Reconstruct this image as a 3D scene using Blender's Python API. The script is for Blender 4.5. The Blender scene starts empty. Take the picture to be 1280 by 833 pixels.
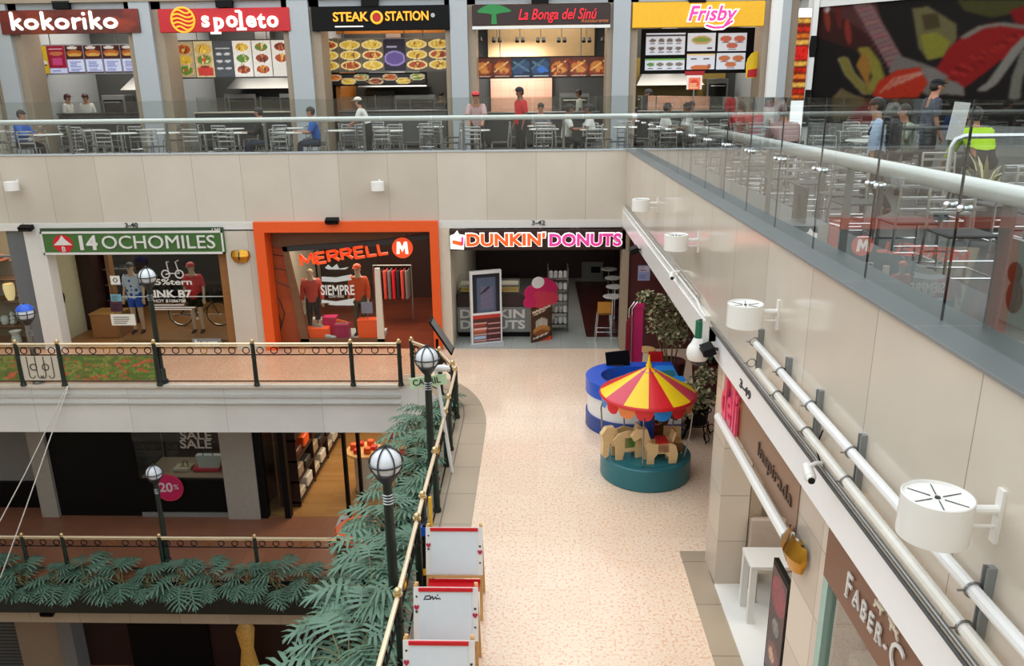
import bpy, math, random
import numpy as np
from mathutils import Vector, Matrix
rnd = random.Random(7)
SC = bpy.context.scene
COL = SC.collection
PI = math.pi

# ------------------------------------------------------------------ camera model
FPX, PITCH, YAW, ROLL = 981.97, .294922, .0325132, -.011528
CAM = Vector((0, 0, 5.865))
def cam_axes():
    cy, sy, cp, sp = math.cos(YAW), math.sin(YAW), math.cos(PITCH), math.sin(PITCH)
    f = Vector((-sy*cp, cy*cp, -sp)); r = Vector((cy, sy, 0)); u = r.cross(f)
    c, s = math.cos(ROLL), math.sin(ROLL)
    return c*r+s*u, -s*r+c*u, f
CR, CU, CF = cam_axes()
def at(px, py, X=None, Y=None, Z=None):
    """world point seen at a photograph pixel on a known world plane"""
    d = CR*((px-640)/FPX) - CU*((py-416.5)/FPX) + CF
    t = (X-CAM.x)/d.x if X is not None else (Y-CAM.y)/d.y if Y is not None else (Z-CAM.z)/d.z
    return CAM + d*t
cd = bpy.data.cameras.new('camera'); co = bpy.data.objects.new('camera', cd); COL.objects.link(co)
M = Matrix((CR, CU, -CF)).transposed().to_4x4(); M.translation = CAM
co.matrix_world = M
cd.sensor_width = 36; cd.lens = 36*FPX/1280; cd.clip_end = 200; cd.clip_start = .05
SC.camera = co

# ------------------------------------------------------------------ materials
def lin(c):
    c = c/255.
    return c/12.92 if c <= .04045 else ((c+.055)/1.055)**2.4
def L3(c): return (lin(c[0]), lin(c[1]), lin(c[2]), 1)
MATS = {}
def mat(name, c=(200, 200, 200), rough=.5, metal=0, var=.06, scale=9, emit=0, spec=.5, bump=0):
    if name in MATS: return MATS[name]
    m = bpy.data.materials.new(name); m.use_nodes = True
    nt = m.node_tree; b = nt.nodes['Principled BSDF']
    b.inputs['Roughness'].default_value = rough; b.inputs['Metallic'].default_value = metal
    b.inputs['Specular IOR Level'].default_value = spec
    col = L3(c); b.inputs['Base Color'].default_value = col
    if var > 0:
        tc = nt.nodes.new('ShaderNodeTexCoord'); n = nt.nodes.new('ShaderNodeTexNoise')
        n.inputs['Scale'].default_value = scale; n.inputs['Detail'].default_value = 4
        mp = nt.nodes.new('ShaderNodeMapRange'); mp.inputs['To Min'].default_value = 1-var*2; mp.inputs['To Max'].default_value = 1+var*2
        mx = nt.nodes.new('ShaderNodeMix'); mx.data_type = 'RGBA'; mx.blend_type = 'MULTIPLY'; mx.inputs[0].default_value = 1
        mx.inputs[6].default_value = col
        nt.links.new(tc.outputs['Object'], n.inputs['Vector']); nt.links.new(n.outputs['Fac'], mp.inputs['Value'])
        nt.links.new(mp.outputs[0], mx.inputs[7]); nt.links.new(mx.outputs[2], b.inputs['Base Color'])
        if bump:
            bp = nt.nodes.new('ShaderNodeBump'); bp.inputs['Strength'].default_value = bump; bp.inputs['Distance'].default_value = .01
            nt.links.new(n.outputs['Fac'], bp.inputs['Height']); nt.links.new(bp.outputs[0], b.inputs['Normal'])
    if emit:
        b.inputs['Emission Color'].default_value = col; b.inputs['Emission Strength'].default_value = emit
    MATS[name] = m
    return m
def plane_vec(nt, axes, ox=0, oy=0):
    g = nt.nodes.new('ShaderNodeNewGeometry'); s = nt.nodes.new('ShaderNodeSeparateXYZ'); c = nt.nodes.new('ShaderNodeCombineXYZ')
    nt.links.new(g.outputs['Position'], s.inputs[0])
    for k, a in enumerate(axes):
        ad = nt.nodes.new('ShaderNodeMath'); ad.operation = 'ADD'; ad.inputs[1].default_value = (ox, oy)[k]
        nt.links.new(s.outputs['XYZ'.index(a)], ad.inputs[0]); nt.links.new(ad.outputs[0], c.inputs[k])
    return c.outputs[0]
def tiles(name, c1, c2, joint, w, h, axes, jw=.006, rough=.3, offset=0, ox=0, oy=0, speck=None, sscale=40, spec=.5, cloud=.06):
    """stone or tile cladding: brick grid with a little colour change from slab to slab and speckle"""
    m = bpy.data.materials.new(name); m.use_nodes = True
    nt = m.node_tree; b = nt.nodes['Principled BSDF']; b.inputs['Roughness'].default_value = rough
    b.inputs['Specular IOR Level'].default_value = spec
    v = plane_vec(nt, axes, ox, oy)
    br = nt.nodes.new('ShaderNodeTexBrick'); br.offset = offset; br.squash = 1
    br.inputs['Color1'].default_value = L3(c1); br.inputs['Color2'].default_value = L3(c2); br.inputs['Mortar'].default_value = L3(joint)
    br.inputs['Scale'].default_value = 1; br.inputs['Mortar Size'].default_value = jw; br.inputs['Mortar Smooth'].default_value = .2
    br.inputs['Brick Width'].default_value = w; br.inputs['Row Height'].default_value = h
    nt.links.new(v, br.inputs['Vector'])
    g = nt.nodes.new('ShaderNodeNewGeometry')
    out = br.outputs['Color']
    def noise(sc, det): 
        n = nt.nodes.new('ShaderNodeTexNoise'); n.inputs['Scale'].default_value = sc; n.inputs['Detail'].default_value = det
        nt.links.new(g.outputs['Position'], n.inputs['Vector']); return n
    if cloud:
        n = noise(1.1, 6); mp = nt.nodes.new('ShaderNodeMapRange'); mp.inputs['To Min'].default_value = 1-2*cloud; mp.inputs['To Max'].default_value = 1+2*cloud
        mx = nt.nodes.new('ShaderNodeMix'); mx.data_type = 'RGBA'; mx.blend_type = 'MULTIPLY'; mx.inputs[0].default_value = 1
        nt.links.new(n.outputs['Fac'], mp.inputs['Value']); nt.links.new(out, mx.inputs[6]); nt.links.new(mp.outputs[0], mx.inputs[7]); out = mx.outputs[2]
    for k, (c, lo) in enumerate(speck or []):
        n = noise(sscale*(1+k*.7), 2); mp = nt.nodes.new('ShaderNodeMapRange'); mp.inputs['From Min'].default_value = lo; mp.inputs['From Max'].default_value = lo+.06
        mx = nt.nodes.new('ShaderNodeMix'); mx.data_type = 'RGBA'; mx.inputs[7].default_value = L3(c)
        nt.links.new(n.outputs['Fac'], mp.inputs['Value']); nt.links.new(mp.outputs[0], mx.inputs[0]); nt.links.new(out, mx.inputs[6]); out = mx.outputs[2]
    nt.links.new(out, b.inputs['Base Color'])
    MATS[name] = m
    return m
def glass(name, tint=(225, 238, 232), ior=1.5):
    m = bpy.data.materials.new(name); m.use_nodes = True; nt = m.node_tree; nt.nodes.clear()
    o = nt.nodes.new('ShaderNodeOutputMaterial'); mx = nt.nodes.new('ShaderNodeMixShader'); f = nt.nodes.new('ShaderNodeFresnel')
    t = nt.nodes.new('ShaderNodeBsdfTransparent'); g = nt.nodes.new('ShaderNodeBsdfGlossy')
    g.inputs['Roughness'].default_value = .0; t.inputs['Color'].default_value = L3(tint); f.inputs['IOR'].default_value = ior
    gb = nt.nodes.new('ShaderNodeNewGeometry'); k = nt.nodes.new('ShaderNodeMath'); k.operation = 'SUBTRACT'; k.inputs[0].default_value = 1
    f2 = nt.nodes.new('ShaderNodeMath'); f2.operation = 'MULTIPLY'; f3 = nt.nodes.new('ShaderNodeMath'); f3.operation = 'MULTIPLY'; f3.inputs[1].default_value = 2.0; f3.use_clamp = True
    nt.links.new(gb.outputs['Backfacing'], k.inputs[1]); nt.links.new(f.outputs[0], f2.inputs[0]); nt.links.new(k.outputs[0], f2.inputs[1]); nt.links.new(f2.outputs[0], f3.inputs[0])
    nt.links.new(f3.outputs[0], mx.inputs[0]); nt.links.new(t.outputs[0], mx.inputs[1]); nt.links.new(g.outputs[0], mx.inputs[2]); nt.links.new(mx.outputs[0], o.inputs[0])
    MATS[name] = m
    return m
def picture_mat(name, emit=0, rough=.4):
    m = bpy.data.materials.new(name); m.use_nodes = True; nt = m.node_tree; b = nt.nodes['Principled BSDF']
    a = nt.nodes.new('ShaderNodeAttribute'); a.attribute_name = 'Col'
    nt.links.new(a.outputs['Color'], b.inputs['Base Color']); b.inputs['Roughness'].default_value = rough; b.inputs['Specular IOR Level'].default_value = .5 if rough < .7 else .1
    if emit:
        nt.links.new(a.outputs['Color'], b.inputs['Emission Color']); b.inputs['Emission Strength'].default_value = emit
    MATS[name] = m
    return m
def wood(name, c1, c2, rough=.4, scale=3, axis=(1, 12, 12)):
    m = bpy.data.materials.new(name); m.use_nodes = True; nt = m.node_tree; b = nt.nodes['Principled BSDF']; b.inputs['Roughness'].default_value = rough
    tc = nt.nodes.new('ShaderNodeTexCoord'); mp = nt.nodes.new('ShaderNodeMapping'); mp.inputs['Scale'].default_value = axis
    n = nt.nodes.new('ShaderNodeTexNoise'); n.inputs['Scale'].default_value = scale; n.inputs['Detail'].default_value = 6
    mx = nt.nodes.new('ShaderNodeMix'); mx.data_type = 'RGBA'; mx.inputs[6].default_value = L3(c1); mx.inputs[7].default_value = L3(c2)
    nt.links.new(tc.outputs['Object'], mp.inputs[0]); nt.links.new(mp.outputs[0], n.inputs['Vector']); nt.links.new(n.outputs['Fac'], mx.inputs[0]); nt.links.new(mx.outputs[2], b.inputs['Base Color'])
    MATS[name] = m
    return m
def m_(n): return MATS[n] if isinstance(n, str) else n

# ------------------------------------------------------------------ objects
WL = {}
def wloc(o): return WL.get(o.name, Vector((0, 0, 0)))
def tag(o, label=None, cat=None, group=None, kind=None):
    if label: o['label'] = label
    if cat: o['category'] = cat
    if group: o['group'] = group
    if kind: o['kind'] = kind
    return o
def thing(name, label, cat, loc=(0, 0, 0), group=None, rz=0):
    o = bpy.data.objects.new(name, None); COL.objects.link(o); o.empty_display_size = .1
    o.location = loc; o.rotation_euler.z = rz; WL[o.name] = Vector(loc)
    return tag(o, label, cat, group)
def kids(o): return list(o.children)
def copy_tree(o, parent=None):
    c = o.copy(); COL.objects.link(c)
    if parent is not None: c.parent = parent
    WL[c.name] = wloc(o)
    for ch in kids(o): copy_tree(ch, c)
    return c
def place(o, loc, rz=0, label=None, group=None, scale=None):
    o.location = loc; o.rotation_euler.z = rz; WL[o.name] = Vector(loc)
    if label: o['label'] = label
    if group: o['group'] = group
    if scale: o.scale = (scale,)*3 if not isinstance(scale, tuple) else scale
    return o
def recolor(o, table):
    """give a copy its own materials: {part name: material}; mesh data is copied for that part"""
    for ch in kids(o):
        base = ch.name.split('.')[0]
        if base in table:
            ch.data = ch.data.copy(); ch.data.materials.clear(); ch.data.materials.append(table[base])
        recolor(ch, table)

def frame(d):
    d = Vector(d).normalized(); a = Vector((0, 0, 1)) if abs(d.z) < .95 else Vector((1, 0, 0))
    u = d.cross(a).normalized(); return u, u.cross(d).normalized()
class MB:
    def __init__(s): s.v = []; s.f = []; s.m = []; s.k = 0
    def mi(s, k): s.k = k; return s
    def add(s, vs, fs):
        b = len(s.v); s.v += [tuple(p) for p in vs]; s.f += [tuple(b+i for i in f) for f in fs]; s.m += [s.k]*len(fs); return s
    def box(s, x0, x1, y0, y1, z0, z1):
        v = [(x, y, z) for z in (z0, z1) for y in (y0, y1) for x in (x0, x1)]
        return s.add(v, [(0, 2, 3, 1), (4, 5, 7, 6), (0, 1, 5, 4), (2, 6, 7, 3), (0, 4, 6, 2), (1, 3, 7, 5)])
    def obox(s, c, size, R=None):
        h = [q/2 for q in size]; R = R or Matrix.Identity(3); c = Vector(c)
        v = [c+R@Vector((x*h[0], y*h[1], z*h[2])) for z in (-1, 1) for y in (-1, 1) for x in (-1, 1)]
        return s.add(v, [(0, 2, 3, 1), (4, 5, 7, 6), (0, 1, 5, 4), (2, 6, 7, 3), (0, 4, 6, 2), (1, 3, 7, 5)])
    def rbox(s, x0, x1, y0, y1, z0, z1, r=.01):
        """box with chamfered edges"""
        r = min(r, (x1-x0)/2.1, (y1-y0)/2.1, (z1-z0)/2.1)
        lays = [(z0, r), (z0+r, 0), (z1-r, 0), (z1, r)]; vs = []
        for z, i in lays:
            a, b, c, d = x0+i, x1-i, y0+i, y1-i; q = r
            vs += [(a+q, c, z), (b-q, c, z), (b, c+q, z), (b, d-q, z), (b-q, d, z), (a+q, d, z), (a, d-q, z), (a, c+q, z)]
        fs = [tuple(range(7, -1, -1)), tuple(range(24, 32))]
        for l in range(3):
            for i in range(8): j = (i+1) % 8; fs.append((l*8+i, l*8+j, l*8+8+j, l*8+8+i))
        return s.add(vs, fs)
    def cyl(s, p0, p1, r0, r1=None, n=14, cap=True):
        p0, p1 = Vector(p0), Vector(p1); r1 = r0 if r1 is None else r1
        u, w = frame(p1-p0); vs = []
        for p, r in ((p0, r0), (p1, r1)):
            vs += [p+u*(r*math.cos(2*PI*i/n))+w*(r*math.sin(2*PI*i/n)) for i in range(n)]
        fs = [(i, (i+1) % n, n+(i+1) % n, n+i) for i in range(n)]
        if cap: fs += [tuple(range(n-1, -1, -1)), tuple(range(n, 2*n))]
        return s.add(vs, fs)
    def tube(s, pts, r, n=8, closed=False):
        pts = [Vector(p) for p in pts]; N = len(pts); vs = []; u = None
        for i, p in enumerate(pts):
            a = pts[i-1] if (i > 0 or closed) else p; b = pts[(i+1) % N] if (i < N-1 or closed) else p
            d = (b-a).normalized()
            if u is None: u, w = frame(d)
            else:
                u = (u-d*u.dot(d)); u = u.normalized() if u.length > 1e-6 else frame(d)[0]
            w = u.cross(d)
            rr = r[i] if isinstance(r, (list, tuple)) else r
            vs += [p+u*(rr*math.cos(2*PI*k/n))+w*(rr*math.sin(2*PI*k/n)) for k in range(n)]
        fs = []
        for i in range(N if closed else N-1):
            j = (i+1) % N
            fs += [(i*n+k, i*n+(k+1) % n, j*n+(k+1) % n, j*n+k) for k in range(n)]
        if not closed: fs += [tuple(range(n-1, -1, -1)), tuple(range((N-1)*n, N*n))]
        return s.add(vs, fs)
    def lathe(s, prof, c=(0, 0, 0), n=24, a0=0, a1=2*PI):
        c = Vector(c); full = abs(a1-a0-2*PI) < 1e-6; cols = n if full else n+1; vs = []
        for r, z in prof:
            vs += [c+Vector((r*math.cos(a0+(a1-a0)*i/n), r*math.sin(a0+(a1-a0)*i/n), z)) for i in range(cols)]
        fs = []
        for l in range(len(prof)-1):
            for i in range(n):
                j = (i+1) % cols
                fs.append((l*cols+i, l*cols+j, (l+1)*cols+j, (l+1)*cols+i))
        return s.add(vs, fs)
    def ball(s, c, r, nu=14, nv=9, lo=-PI/2, hi=PI/2):
        r = (r, r, r) if not isinstance(r, (tuple, list)) else r; c = Vector(c); vs = []; fs = []
        for j in range(nv+1):
            t = lo+(hi-lo)*j/nv
            vs += [c+Vector((r[0]*math.cos(t)*math.cos(2*PI*i/nu), r[1]*math.cos(t)*math.sin(2*PI*i/nu), r[2]*math.sin(t))) for i in range(nu)]
        for j in range(nv):
            for i in range(nu):
                k = (i+1) % nu; fs.append((j*nu+i, j*nu+k, (j+1)*nu+k, (j+1)*nu+i))
        return s.add(vs, fs)
    def prism(s, poly, o, U, V, depth):
        """polygon in the plane (o, U, V), thickened along -UxV so that the drawn face is in front"""
        o, U, V = Vector(o), Vector(U).normalized(), Vector(V).normalized(); W = U.cross(V)
        n = len(poly); a = [o+U*x+V*y for x, y in poly]
        vs = a+[p-W*depth for p in a]
        fs = [tuple(range(n)), tuple(range(2*n-1, n-1, -1))]+[(i, n+i, n+(i+1) % n, (i+1) % n) for i in range(n)]
        return s.add(vs, fs)
    def torus(s, c, axis, R, r, n=20, k=6):
        u, w = frame(axis); c = Vector(c)
        return s.tube([c+u*(R*math.cos(2*PI*i/n))+w*(R*math.sin(2*PI*i/n)) for i in range(n)], r, k, True)
    def disc(s, c, U, V, rx, ry=None, depth=.01, n=28):
        ry = rx if ry is None else ry
        return s.prism([(rx*math.cos(2*PI*i/n), ry*math.sin(2*PI*i/n)) for i in range(n)], c, U, V, depth)
    def text(s, t, o, U, V, size=.3, depth=.02, bold=0, shear=0, width=None, align='CENTER', xs=1):
        cu = bpy.data.curves.new('t', 'FONT'); cu.body = t; cu.size = 1; cu.align_x = align; cu.align_y = 'CENTER'
        cu.extrude = .5; cu.offset = bold; cu.shear = shear; cu.resolution_u = 3
        ob = bpy.data.objects.new('t', cu); me = bpy.data.meshes.new_from_object(ob)
        o, U, V = Vector(o), Vector(U).normalized(), Vector(V).normalized(); W = U.cross(V)
        co = [v.co.copy() for v in me.vertices]
        sx = size*xs
        if width and co: sx = width/(max(c.x for c in co)-min(c.x for c in co))
        s.add([o+U*(c.x*sx)+V*(c.y*size)+W*(c.z*depth) for c in co], [tuple(p.vertices) for p in me.polygons])
        bpy.data.objects.remove(ob); bpy.data.curves.remove(cu); bpy.data.meshes.remove(me)
        return s
    def stroke(s, lines, o, U, V, sx, sy, w, depth=.02, rnd_=True, shear=0):
        """letters drawn as round-ended brush strokes: lines of (x, y) points in the unit box"""
        o, U, V = Vector(o), Vector(U).normalized(), Vector(V).normalized()
        for ln in lines:
            P = [(x*sx+shear*y*sy, y*sy) for x, y in ln]
            for a, b in zip(P[:-1], P[1:]):
                dx, dy = b[0]-a[0], b[1]-a[1]; l = math.hypot(dx, dy) or 1; nx, ny = -dy/l*w/2, dx/l*w/2
                s.prism([(a[0]-nx, a[1]-ny), (b[0]-nx, b[1]-ny), (b[0]+nx, b[1]+ny), (a[0]+nx, a[1]+ny)], o, U, V, depth)
            for p in P if rnd_ else P[1:-1]:
                s.prism([(p[0]+w/2*math.cos(2*PI*i/10), p[1]+w/2*math.sin(2*PI*i/10)) for i in range(10)], o, U, V, depth*.98)
        return s
    def build(s, name, mats, parent=None, smooth=True, local=False, ang=35, kind=None):
        if not isinstance(mats, (list, tuple)): mats = [mats]
        v = np.array(s.v, dtype=float).reshape(-1, 3)
        if parent is None:
            o0 = Vector(((v[:, 0].min()+v[:, 0].max())/2, (v[:, 1].min()+v[:, 1].max())/2, v[:, 2].min()))
        else: o0 = wloc(parent)
        if local: o0 = Vector((0, 0, 0))
        me = bpy.data.meshes.new(name); me.from_pydata((v-np.array(o0)).tolist(), [], s.f)
        for m in mats: me.materials.append(m)
        if len(mats) > 1: me.polygons.foreach_set('material_index', s.m)
        if smooth:
            me.polygons.foreach_set('use_smooth', [True]*len(me.polygons)); me.set_sharp_from_angle(angle=math.radians(ang))
        me.update()
        o = bpy.data.objects.new(name, me); COL.objects.link(o)
        if parent is None: o.location = o0; WL[o.name] = o0
        else: o.parent = parent; WL[o.name] = o0
        if kind: o['kind'] = kind
        return o
def struct(name, mb, m, **k):
    o = mb.build(name, m, **k); o['kind'] = 'structure'; return o
def B(*a): return MB().box(*a)

# ------------------------------------------------------------------ painted pictures (posters, screens, menu boards)
class Canvas:
    def __init__(s, nx, ny, bg):
        s.nx, s.ny = nx, ny; s.a = np.zeros((ny, nx, 3)); s.a[:] = bg
        s.X, s.Y = np.meshgrid((np.arange(nx)+.0)/(nx-1), (np.arange(ny)+.0)/(ny-1))
    def ell(s, cx, cy, rx, ry, c, rot=0, al=1.):
        dx, dy = s.X-cx, s.Y-cy; ca, sa = math.cos(rot), math.sin(rot)
        m = ((dx*ca+dy*sa)/rx)**2+((-dx*sa+dy*ca)/ry)**2 <= 1
        s.a[m] = s.a[m]*(1-al)+np.array(c)*al; return s
    def rect(s, x0, x1, y0, y1, c):
        m = (s.X >= x0) & (s.X <= x1) & (s.Y >= y0) & (s.Y <= y1); s.a[m] = c; return s
    def line(s, p, q, w, c):
        p, q = np.array(p), np.array(q); d = q-p; t = np.clip(((s.X-p[0])*d[0]+(s.Y-p[1])*d[1])/(d@d), 0, 1)
        m = np.hypot(s.X-p[0]-t*d[0], s.Y-p[1]-t*d[1]) <= w; s.a[m] = c; return s
    def curve(s, pts, w, c):
        for p, q in zip(pts[:-1], pts[1:]): s.line(p, q, w, c)
        return s
    def poly(s, pts, c):
        m = np.zeros(s.X.shape, bool); n = len(pts)
        for i in range(n):
            (x0, y0), (x1, y1) = pts[i], pts[(i+1) % n]
            k = ((y0 > s.Y) != (y1 > s.Y)) & (s.X < (x1-x0)*(s.Y-y0)/((y1-y0) or 1e-9)+x0); m ^= k
        s.a[m] = c; return s
    def plate(s, cx, cy, rx, ry, r, cols, rim=(235, 232, 222)):
        s.ell(cx, cy, rx, ry, rim).ell(cx, cy, rx*.8, ry*.75, cols[0])
        for i in range(9):
            a = r.random()*2*PI; q = r.random()*.55
            s.ell(cx+rx*q*math.cos(a), cy+ry*q*math.sin(a), rx*.22, ry*.22, cols[r.randrange(len(cols))], r.random()*3)
        return s
    def words(s, x0, x1, y0, y1, n, c, r, w=.6):
        h = (y1-y0)/n
        for i in range(n): s.rect(x0, x0+(x1-x0)*(.5+.5*r.random()), y0+i*h, y0+i*h+h*w*.7, c)
        return s
    def noise(s, amt, seed=1):
        s.a = np.clip(s.a*(1+amt*(np.random.RandomState(seed).rand(s.ny, s.nx, 1)*2-1)), 0, 255); return s
    def blur(s, n=1):
        for _ in range(n):
            p = np.pad(s.a, ((1, 1), (1, 1), (0, 0)), 'edge'); s.a = (p[:-2, 1:-1]+p[2:, 1:-1]+p[1:-1, :-2]+p[1:-1, 2:]+2*p[1:-1, 1:-1])/6
        return s
    def build(s, name, o, U, V, w, h, m, parent=None, depth=.015):
        """canvas on the front face of a thin board whose lower left corner is o"""
        o, U, V = Vector(o), Vector(U).normalized(), Vector(V).normalized(); W = U.cross(V)
        mb = MB(); nx, ny = s.nx, s.ny
        mb.v = [tuple(o+U*(w*i/(nx-1))+V*(h*j/(ny-1))) for j in range(ny) for i in range(nx)]
        mb.f = [(j*nx+i, j*nx+i+1, (j+1)*nx+i+1, (j+1)*nx+i) for j in range(ny-1) for i in range(nx-1)]
        mb.m = [0]*len(mb.f); nf = nx*ny
        c4 = [o, o+U*w, o+U*w+V*h, o+V*h]
        mb.add(c4+[p-W*depth for p in c4], [(7, 6, 5, 4), (0, 4, 5, 1), (1, 5, 6, 2), (2, 6, 7, 3), (3, 7, 4, 0)])
        ob = mb.build(name, m, parent, smooth=False)
        a = s.a/255.; a = np.where(a <= .04045, a/12.92, ((a+.055)/1.055)**2.4)
        full = np.ones((len(mb.v), 4)); full[:nf, :3] = a.reshape(-1, 3); full[nf:, :3] = a.reshape(-1, 3).mean(0)
        at_ = ob.data.color_attributes.new('Col', 'FLOAT_COLOR', 'POINT'); at_.data.foreach_set('color', full.ravel())
        return ob
ORD = 'first second third fourth fifth sixth seventh eighth ninth tenth eleventh twelfth thirteenth fourteenth fifteenth sixteenth seventeenth eighteenth nineteenth twentieth'.split()
X_, Y_, Z_ = Vector((1, 0, 0)), Vector((0, 1, 0)), Vector((0, 0, 1))
RU, RV = Vector((0, -1, 0)), Z_      # reading direction on the right-hand wall (faces -X)
# ------------------------------------------------------------------ palette
mat('white_paint', (214, 214, 210), .45, var=.02); mat('white_gloss', (232, 232, 228), .25, var=.01)
mat('cream', (205, 196, 178), .5, var=.03); mat('tan', (158, 142, 122), .5, var=.04); mat('pale_grey', (176, 182, 186), .45, var=.02)
mat('black', (14, 14, 15), .5, var=.03, spec=.15); mat('black_gloss', (10, 10, 12), .12, var=0); mat('charcoal', (44, 46, 48), .5, var=.04)
mat('dark_brown', (46, 26, 22), .45, var=.06); mat('maroon', (74, 28, 30), .45, var=.05); mat('dark_grey', (78, 80, 80), .5, var=.04)
mat('mid_grey', (128, 130, 128), .5, var=.04); mat('chrome', (222, 224, 226), .22, 1, var=0); mat('rail_steel', (244, 246, 246), .3, .25, var=0); mat('steel', (150, 152, 152), .3, 1, var=.03)
mat('brass', (216, 194, 150), .3, .8, var=.04); mat('rail_gold', (236, 218, 188), .35, .5, var=.03); mat('bracket_grey', (132, 136, 136), .4, var=.03); mat('gold', (186, 138, 52), .28, 1, var=.1, scale=20)
mat('post_green', (22, 36, 30), .4, var=.06); mat('orange', (228, 88, 30), .4, var=.03); mat('red', (196, 24, 34), .4, var=.03)
mat('brown_sign', (140, 108, 86), .4, var=.03); mat('rust_sign', (116, 76, 54), .4, var=.03); mat('teal', (30, 104, 116), .35, var=.03)
mat('blue', (20, 84, 196), .3, var=.03); mat('yellow', (244, 204, 24), .35, var=.02); mat('carousel_red', (212, 30, 40), .35, var=.02)
mat('pink_red', (206, 62, 84), .35, var=.02); mat('sky_blue', (34, 128, 214), .4, var=.02); mat('light_orange', (226, 128, 66), .4, var=.02)
mat('navy', (24, 34, 64), .5, var=.04); mat('green_sign', (62, 104, 48), .4, var=.03); mat('leaf', (78, 112, 90), .45, var=.16, scale=3)
mat('leaf_dark', (76, 106, 90), .45, var=.16, scale=3); mat('leaf_cream', (176, 170, 132), .5, var=.2, scale=4); mat('leaf_olive', (96, 100, 66), .5, var=.25, scale=4)
mat('stem', (110, 104, 70), .6, var=.1); mat('soil', (48, 38, 30), .9, var=.2); mat('white_plastic', (226, 228, 228), .3, var=.01)
mat('skin', (176, 124, 96), .5, var=.03); mat('skin_dark', (128, 86, 64), .5, var=.03); mat('hair', (26, 20, 18), .5, var=.1)
mat('white_cloth', (224, 222, 216), .8, var=.05); mat('red_cloth', (206, 22, 38), .8, var=.05); mat('blue_cloth', (36, 92, 176), .8, var=.05)
mat('pale_blue_cloth', (176, 196, 224), .8, var=.1, scale=14); mat('dark_cloth', (34, 36, 42), .85, var=.08); mat('denim', (46, 58, 82), .85, var=.08)
mat('hivis', (178, 220, 24), .7, var=.06); mat('grey_cloth', (112, 114, 116), .85, var=.06); mat('orange_cloth', (226, 84, 34), .8, var=.1, scale=20)
mat('salmon_cloth', (206, 74, 62), .8, var=.06); mat('olive_cloth', (86, 80, 62), .85, var=.06); mat('mannequin', (206, 176, 152), .4, var=.02)
mat('seat_dark', (40, 42, 44), .5, var=.05); mat('table_white', (226, 226, 222), .3, var=.01); mat('frost', (200, 208, 208), .35, var=.02)
mat('magenta', (200, 36, 98), .45, var=.04); mat('lamp_globe', (214, 220, 226), .25, var=.02); mat('whiteboard', (216, 226, 234), .25, var=.02)
mat('heart', (176, 40, 70), .5, var=0); mat('grey_stone', (108, 112, 112), .35, var=.06); mat('purple', (154, 44, 150), .4, var=0)
wood('pale_wood', (214, 176, 116), (190, 146, 88), .45, 3); wood('toy_wood', (232, 204, 156), (208, 174, 122), .5, 4)
wood('shop_wood', (150, 104, 58), (122, 78, 42), .4, 2); wood('red_wood', (120, 44, 22), (82, 28, 16), .35, 2); wood('panel_wood', (176, 84, 42), (128, 56, 26), .45, 1.3, (1, 1, 5))
wood('beam_wood', (122, 84, 54), (92, 60, 40), .5, 1.5)
glass('clear_glass', (238, 241, 239)); glass('shop_glass', (236, 240, 238), 1.35)
picture_mat('picture', 0, .35); picture_mat('lit_picture', .35, .4)
mat('sign_white', (250, 246, 238), .4, var=0, emit=.55); mat('sign_gold', (250, 170, 40), .4, var=0, emit=.5); mat('sign_pink', (214, 60, 150), .4, var=0, emit=.4)
mat('sign_orange', (240, 90, 30), .4, var=0, emit=.4); mat('merrell_orange', (240, 84, 34), .4, var=0, emit=.25); mat('shop_lamp', (255, 240, 214), .5, var=0, emit=5)
tiles('stone_back', (203, 196, 184), (190, 182, 168), (150, 142, 132), 1.12, 3.0, 'XZ', .005, .18, oy=-3.0)
tiles('stone_right', (208, 200, 187), (198, 189, 174), (160, 152, 140), 1.14, 3.0, 'YZ', .005, .13, oy=-3.0)
tiles('stone_pilaster', (206, 196, 182), (186, 174, 160), (150, 142, 132), .9, .62, 'YZ', .006, .3)
tiles('slab_white', (214, 214, 210), (208, 208, 204), (150, 150, 148), 2.1, 4.0, 'XZ', .004, .4, ox=.4, oy=2)
tiles('cream_band', (176, 164, 142), (166, 154, 132), (120, 110, 96), 1.2, 4.0, 'XZ', .005, .4, oy=2)
tiles('promenade_tile', (236, 213, 190), (231, 206, 182), (216, 190, 166), .6, .6, 'XY', .002, .13, speck=[((224, 178, 146), .55), ((244, 222, 198), .58), ((204, 150, 118), .66)], sscale=26, cloud=.03)
tiles('border_tile', (176, 160, 138), (164, 148, 128), (112, 100, 88), .9, .9, 'XY', .006, .28, cloud=.05)
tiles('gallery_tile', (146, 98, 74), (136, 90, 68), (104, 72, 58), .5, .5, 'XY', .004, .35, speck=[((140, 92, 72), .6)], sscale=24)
tiles('terrace_tile', (92, 94, 92), (86, 88, 86), (72, 72, 72), .6, .6, 'XY', .004, .3)
tiles('coping_stone', (92, 97, 97), (84, 90, 90), (126, 128, 128), 1.0, 1.04, 'XY', .004, .55, oy=.1)
tiles('shop_tile', (176, 180, 174), (168, 172, 166), (140, 142, 138), .6, .6, 'XY', .004, .2)
tiles('pink_wall', (236, 176, 152), (230, 168, 146), (206, 146, 126), .3, .3, 'XZ', .006, .4)
tiles('dark_tile', (86, 38, 34), (70, 30, 28), (48, 26, 24), .5, .5, 'XY', .006, .3)
tiles('shutter', (104, 110, 110), (98, 104, 104), (48, 50, 50), 6, .11, 'XZ', .018, .5)
tiles('gallery_salmon', (206, 164, 132), (198, 154, 124), (176, 134, 108), .6, .6, 'XY', .003, .25, speck=[((186, 136, 106), .55), ((220, 184, 154), .6)], sscale=24)
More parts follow.
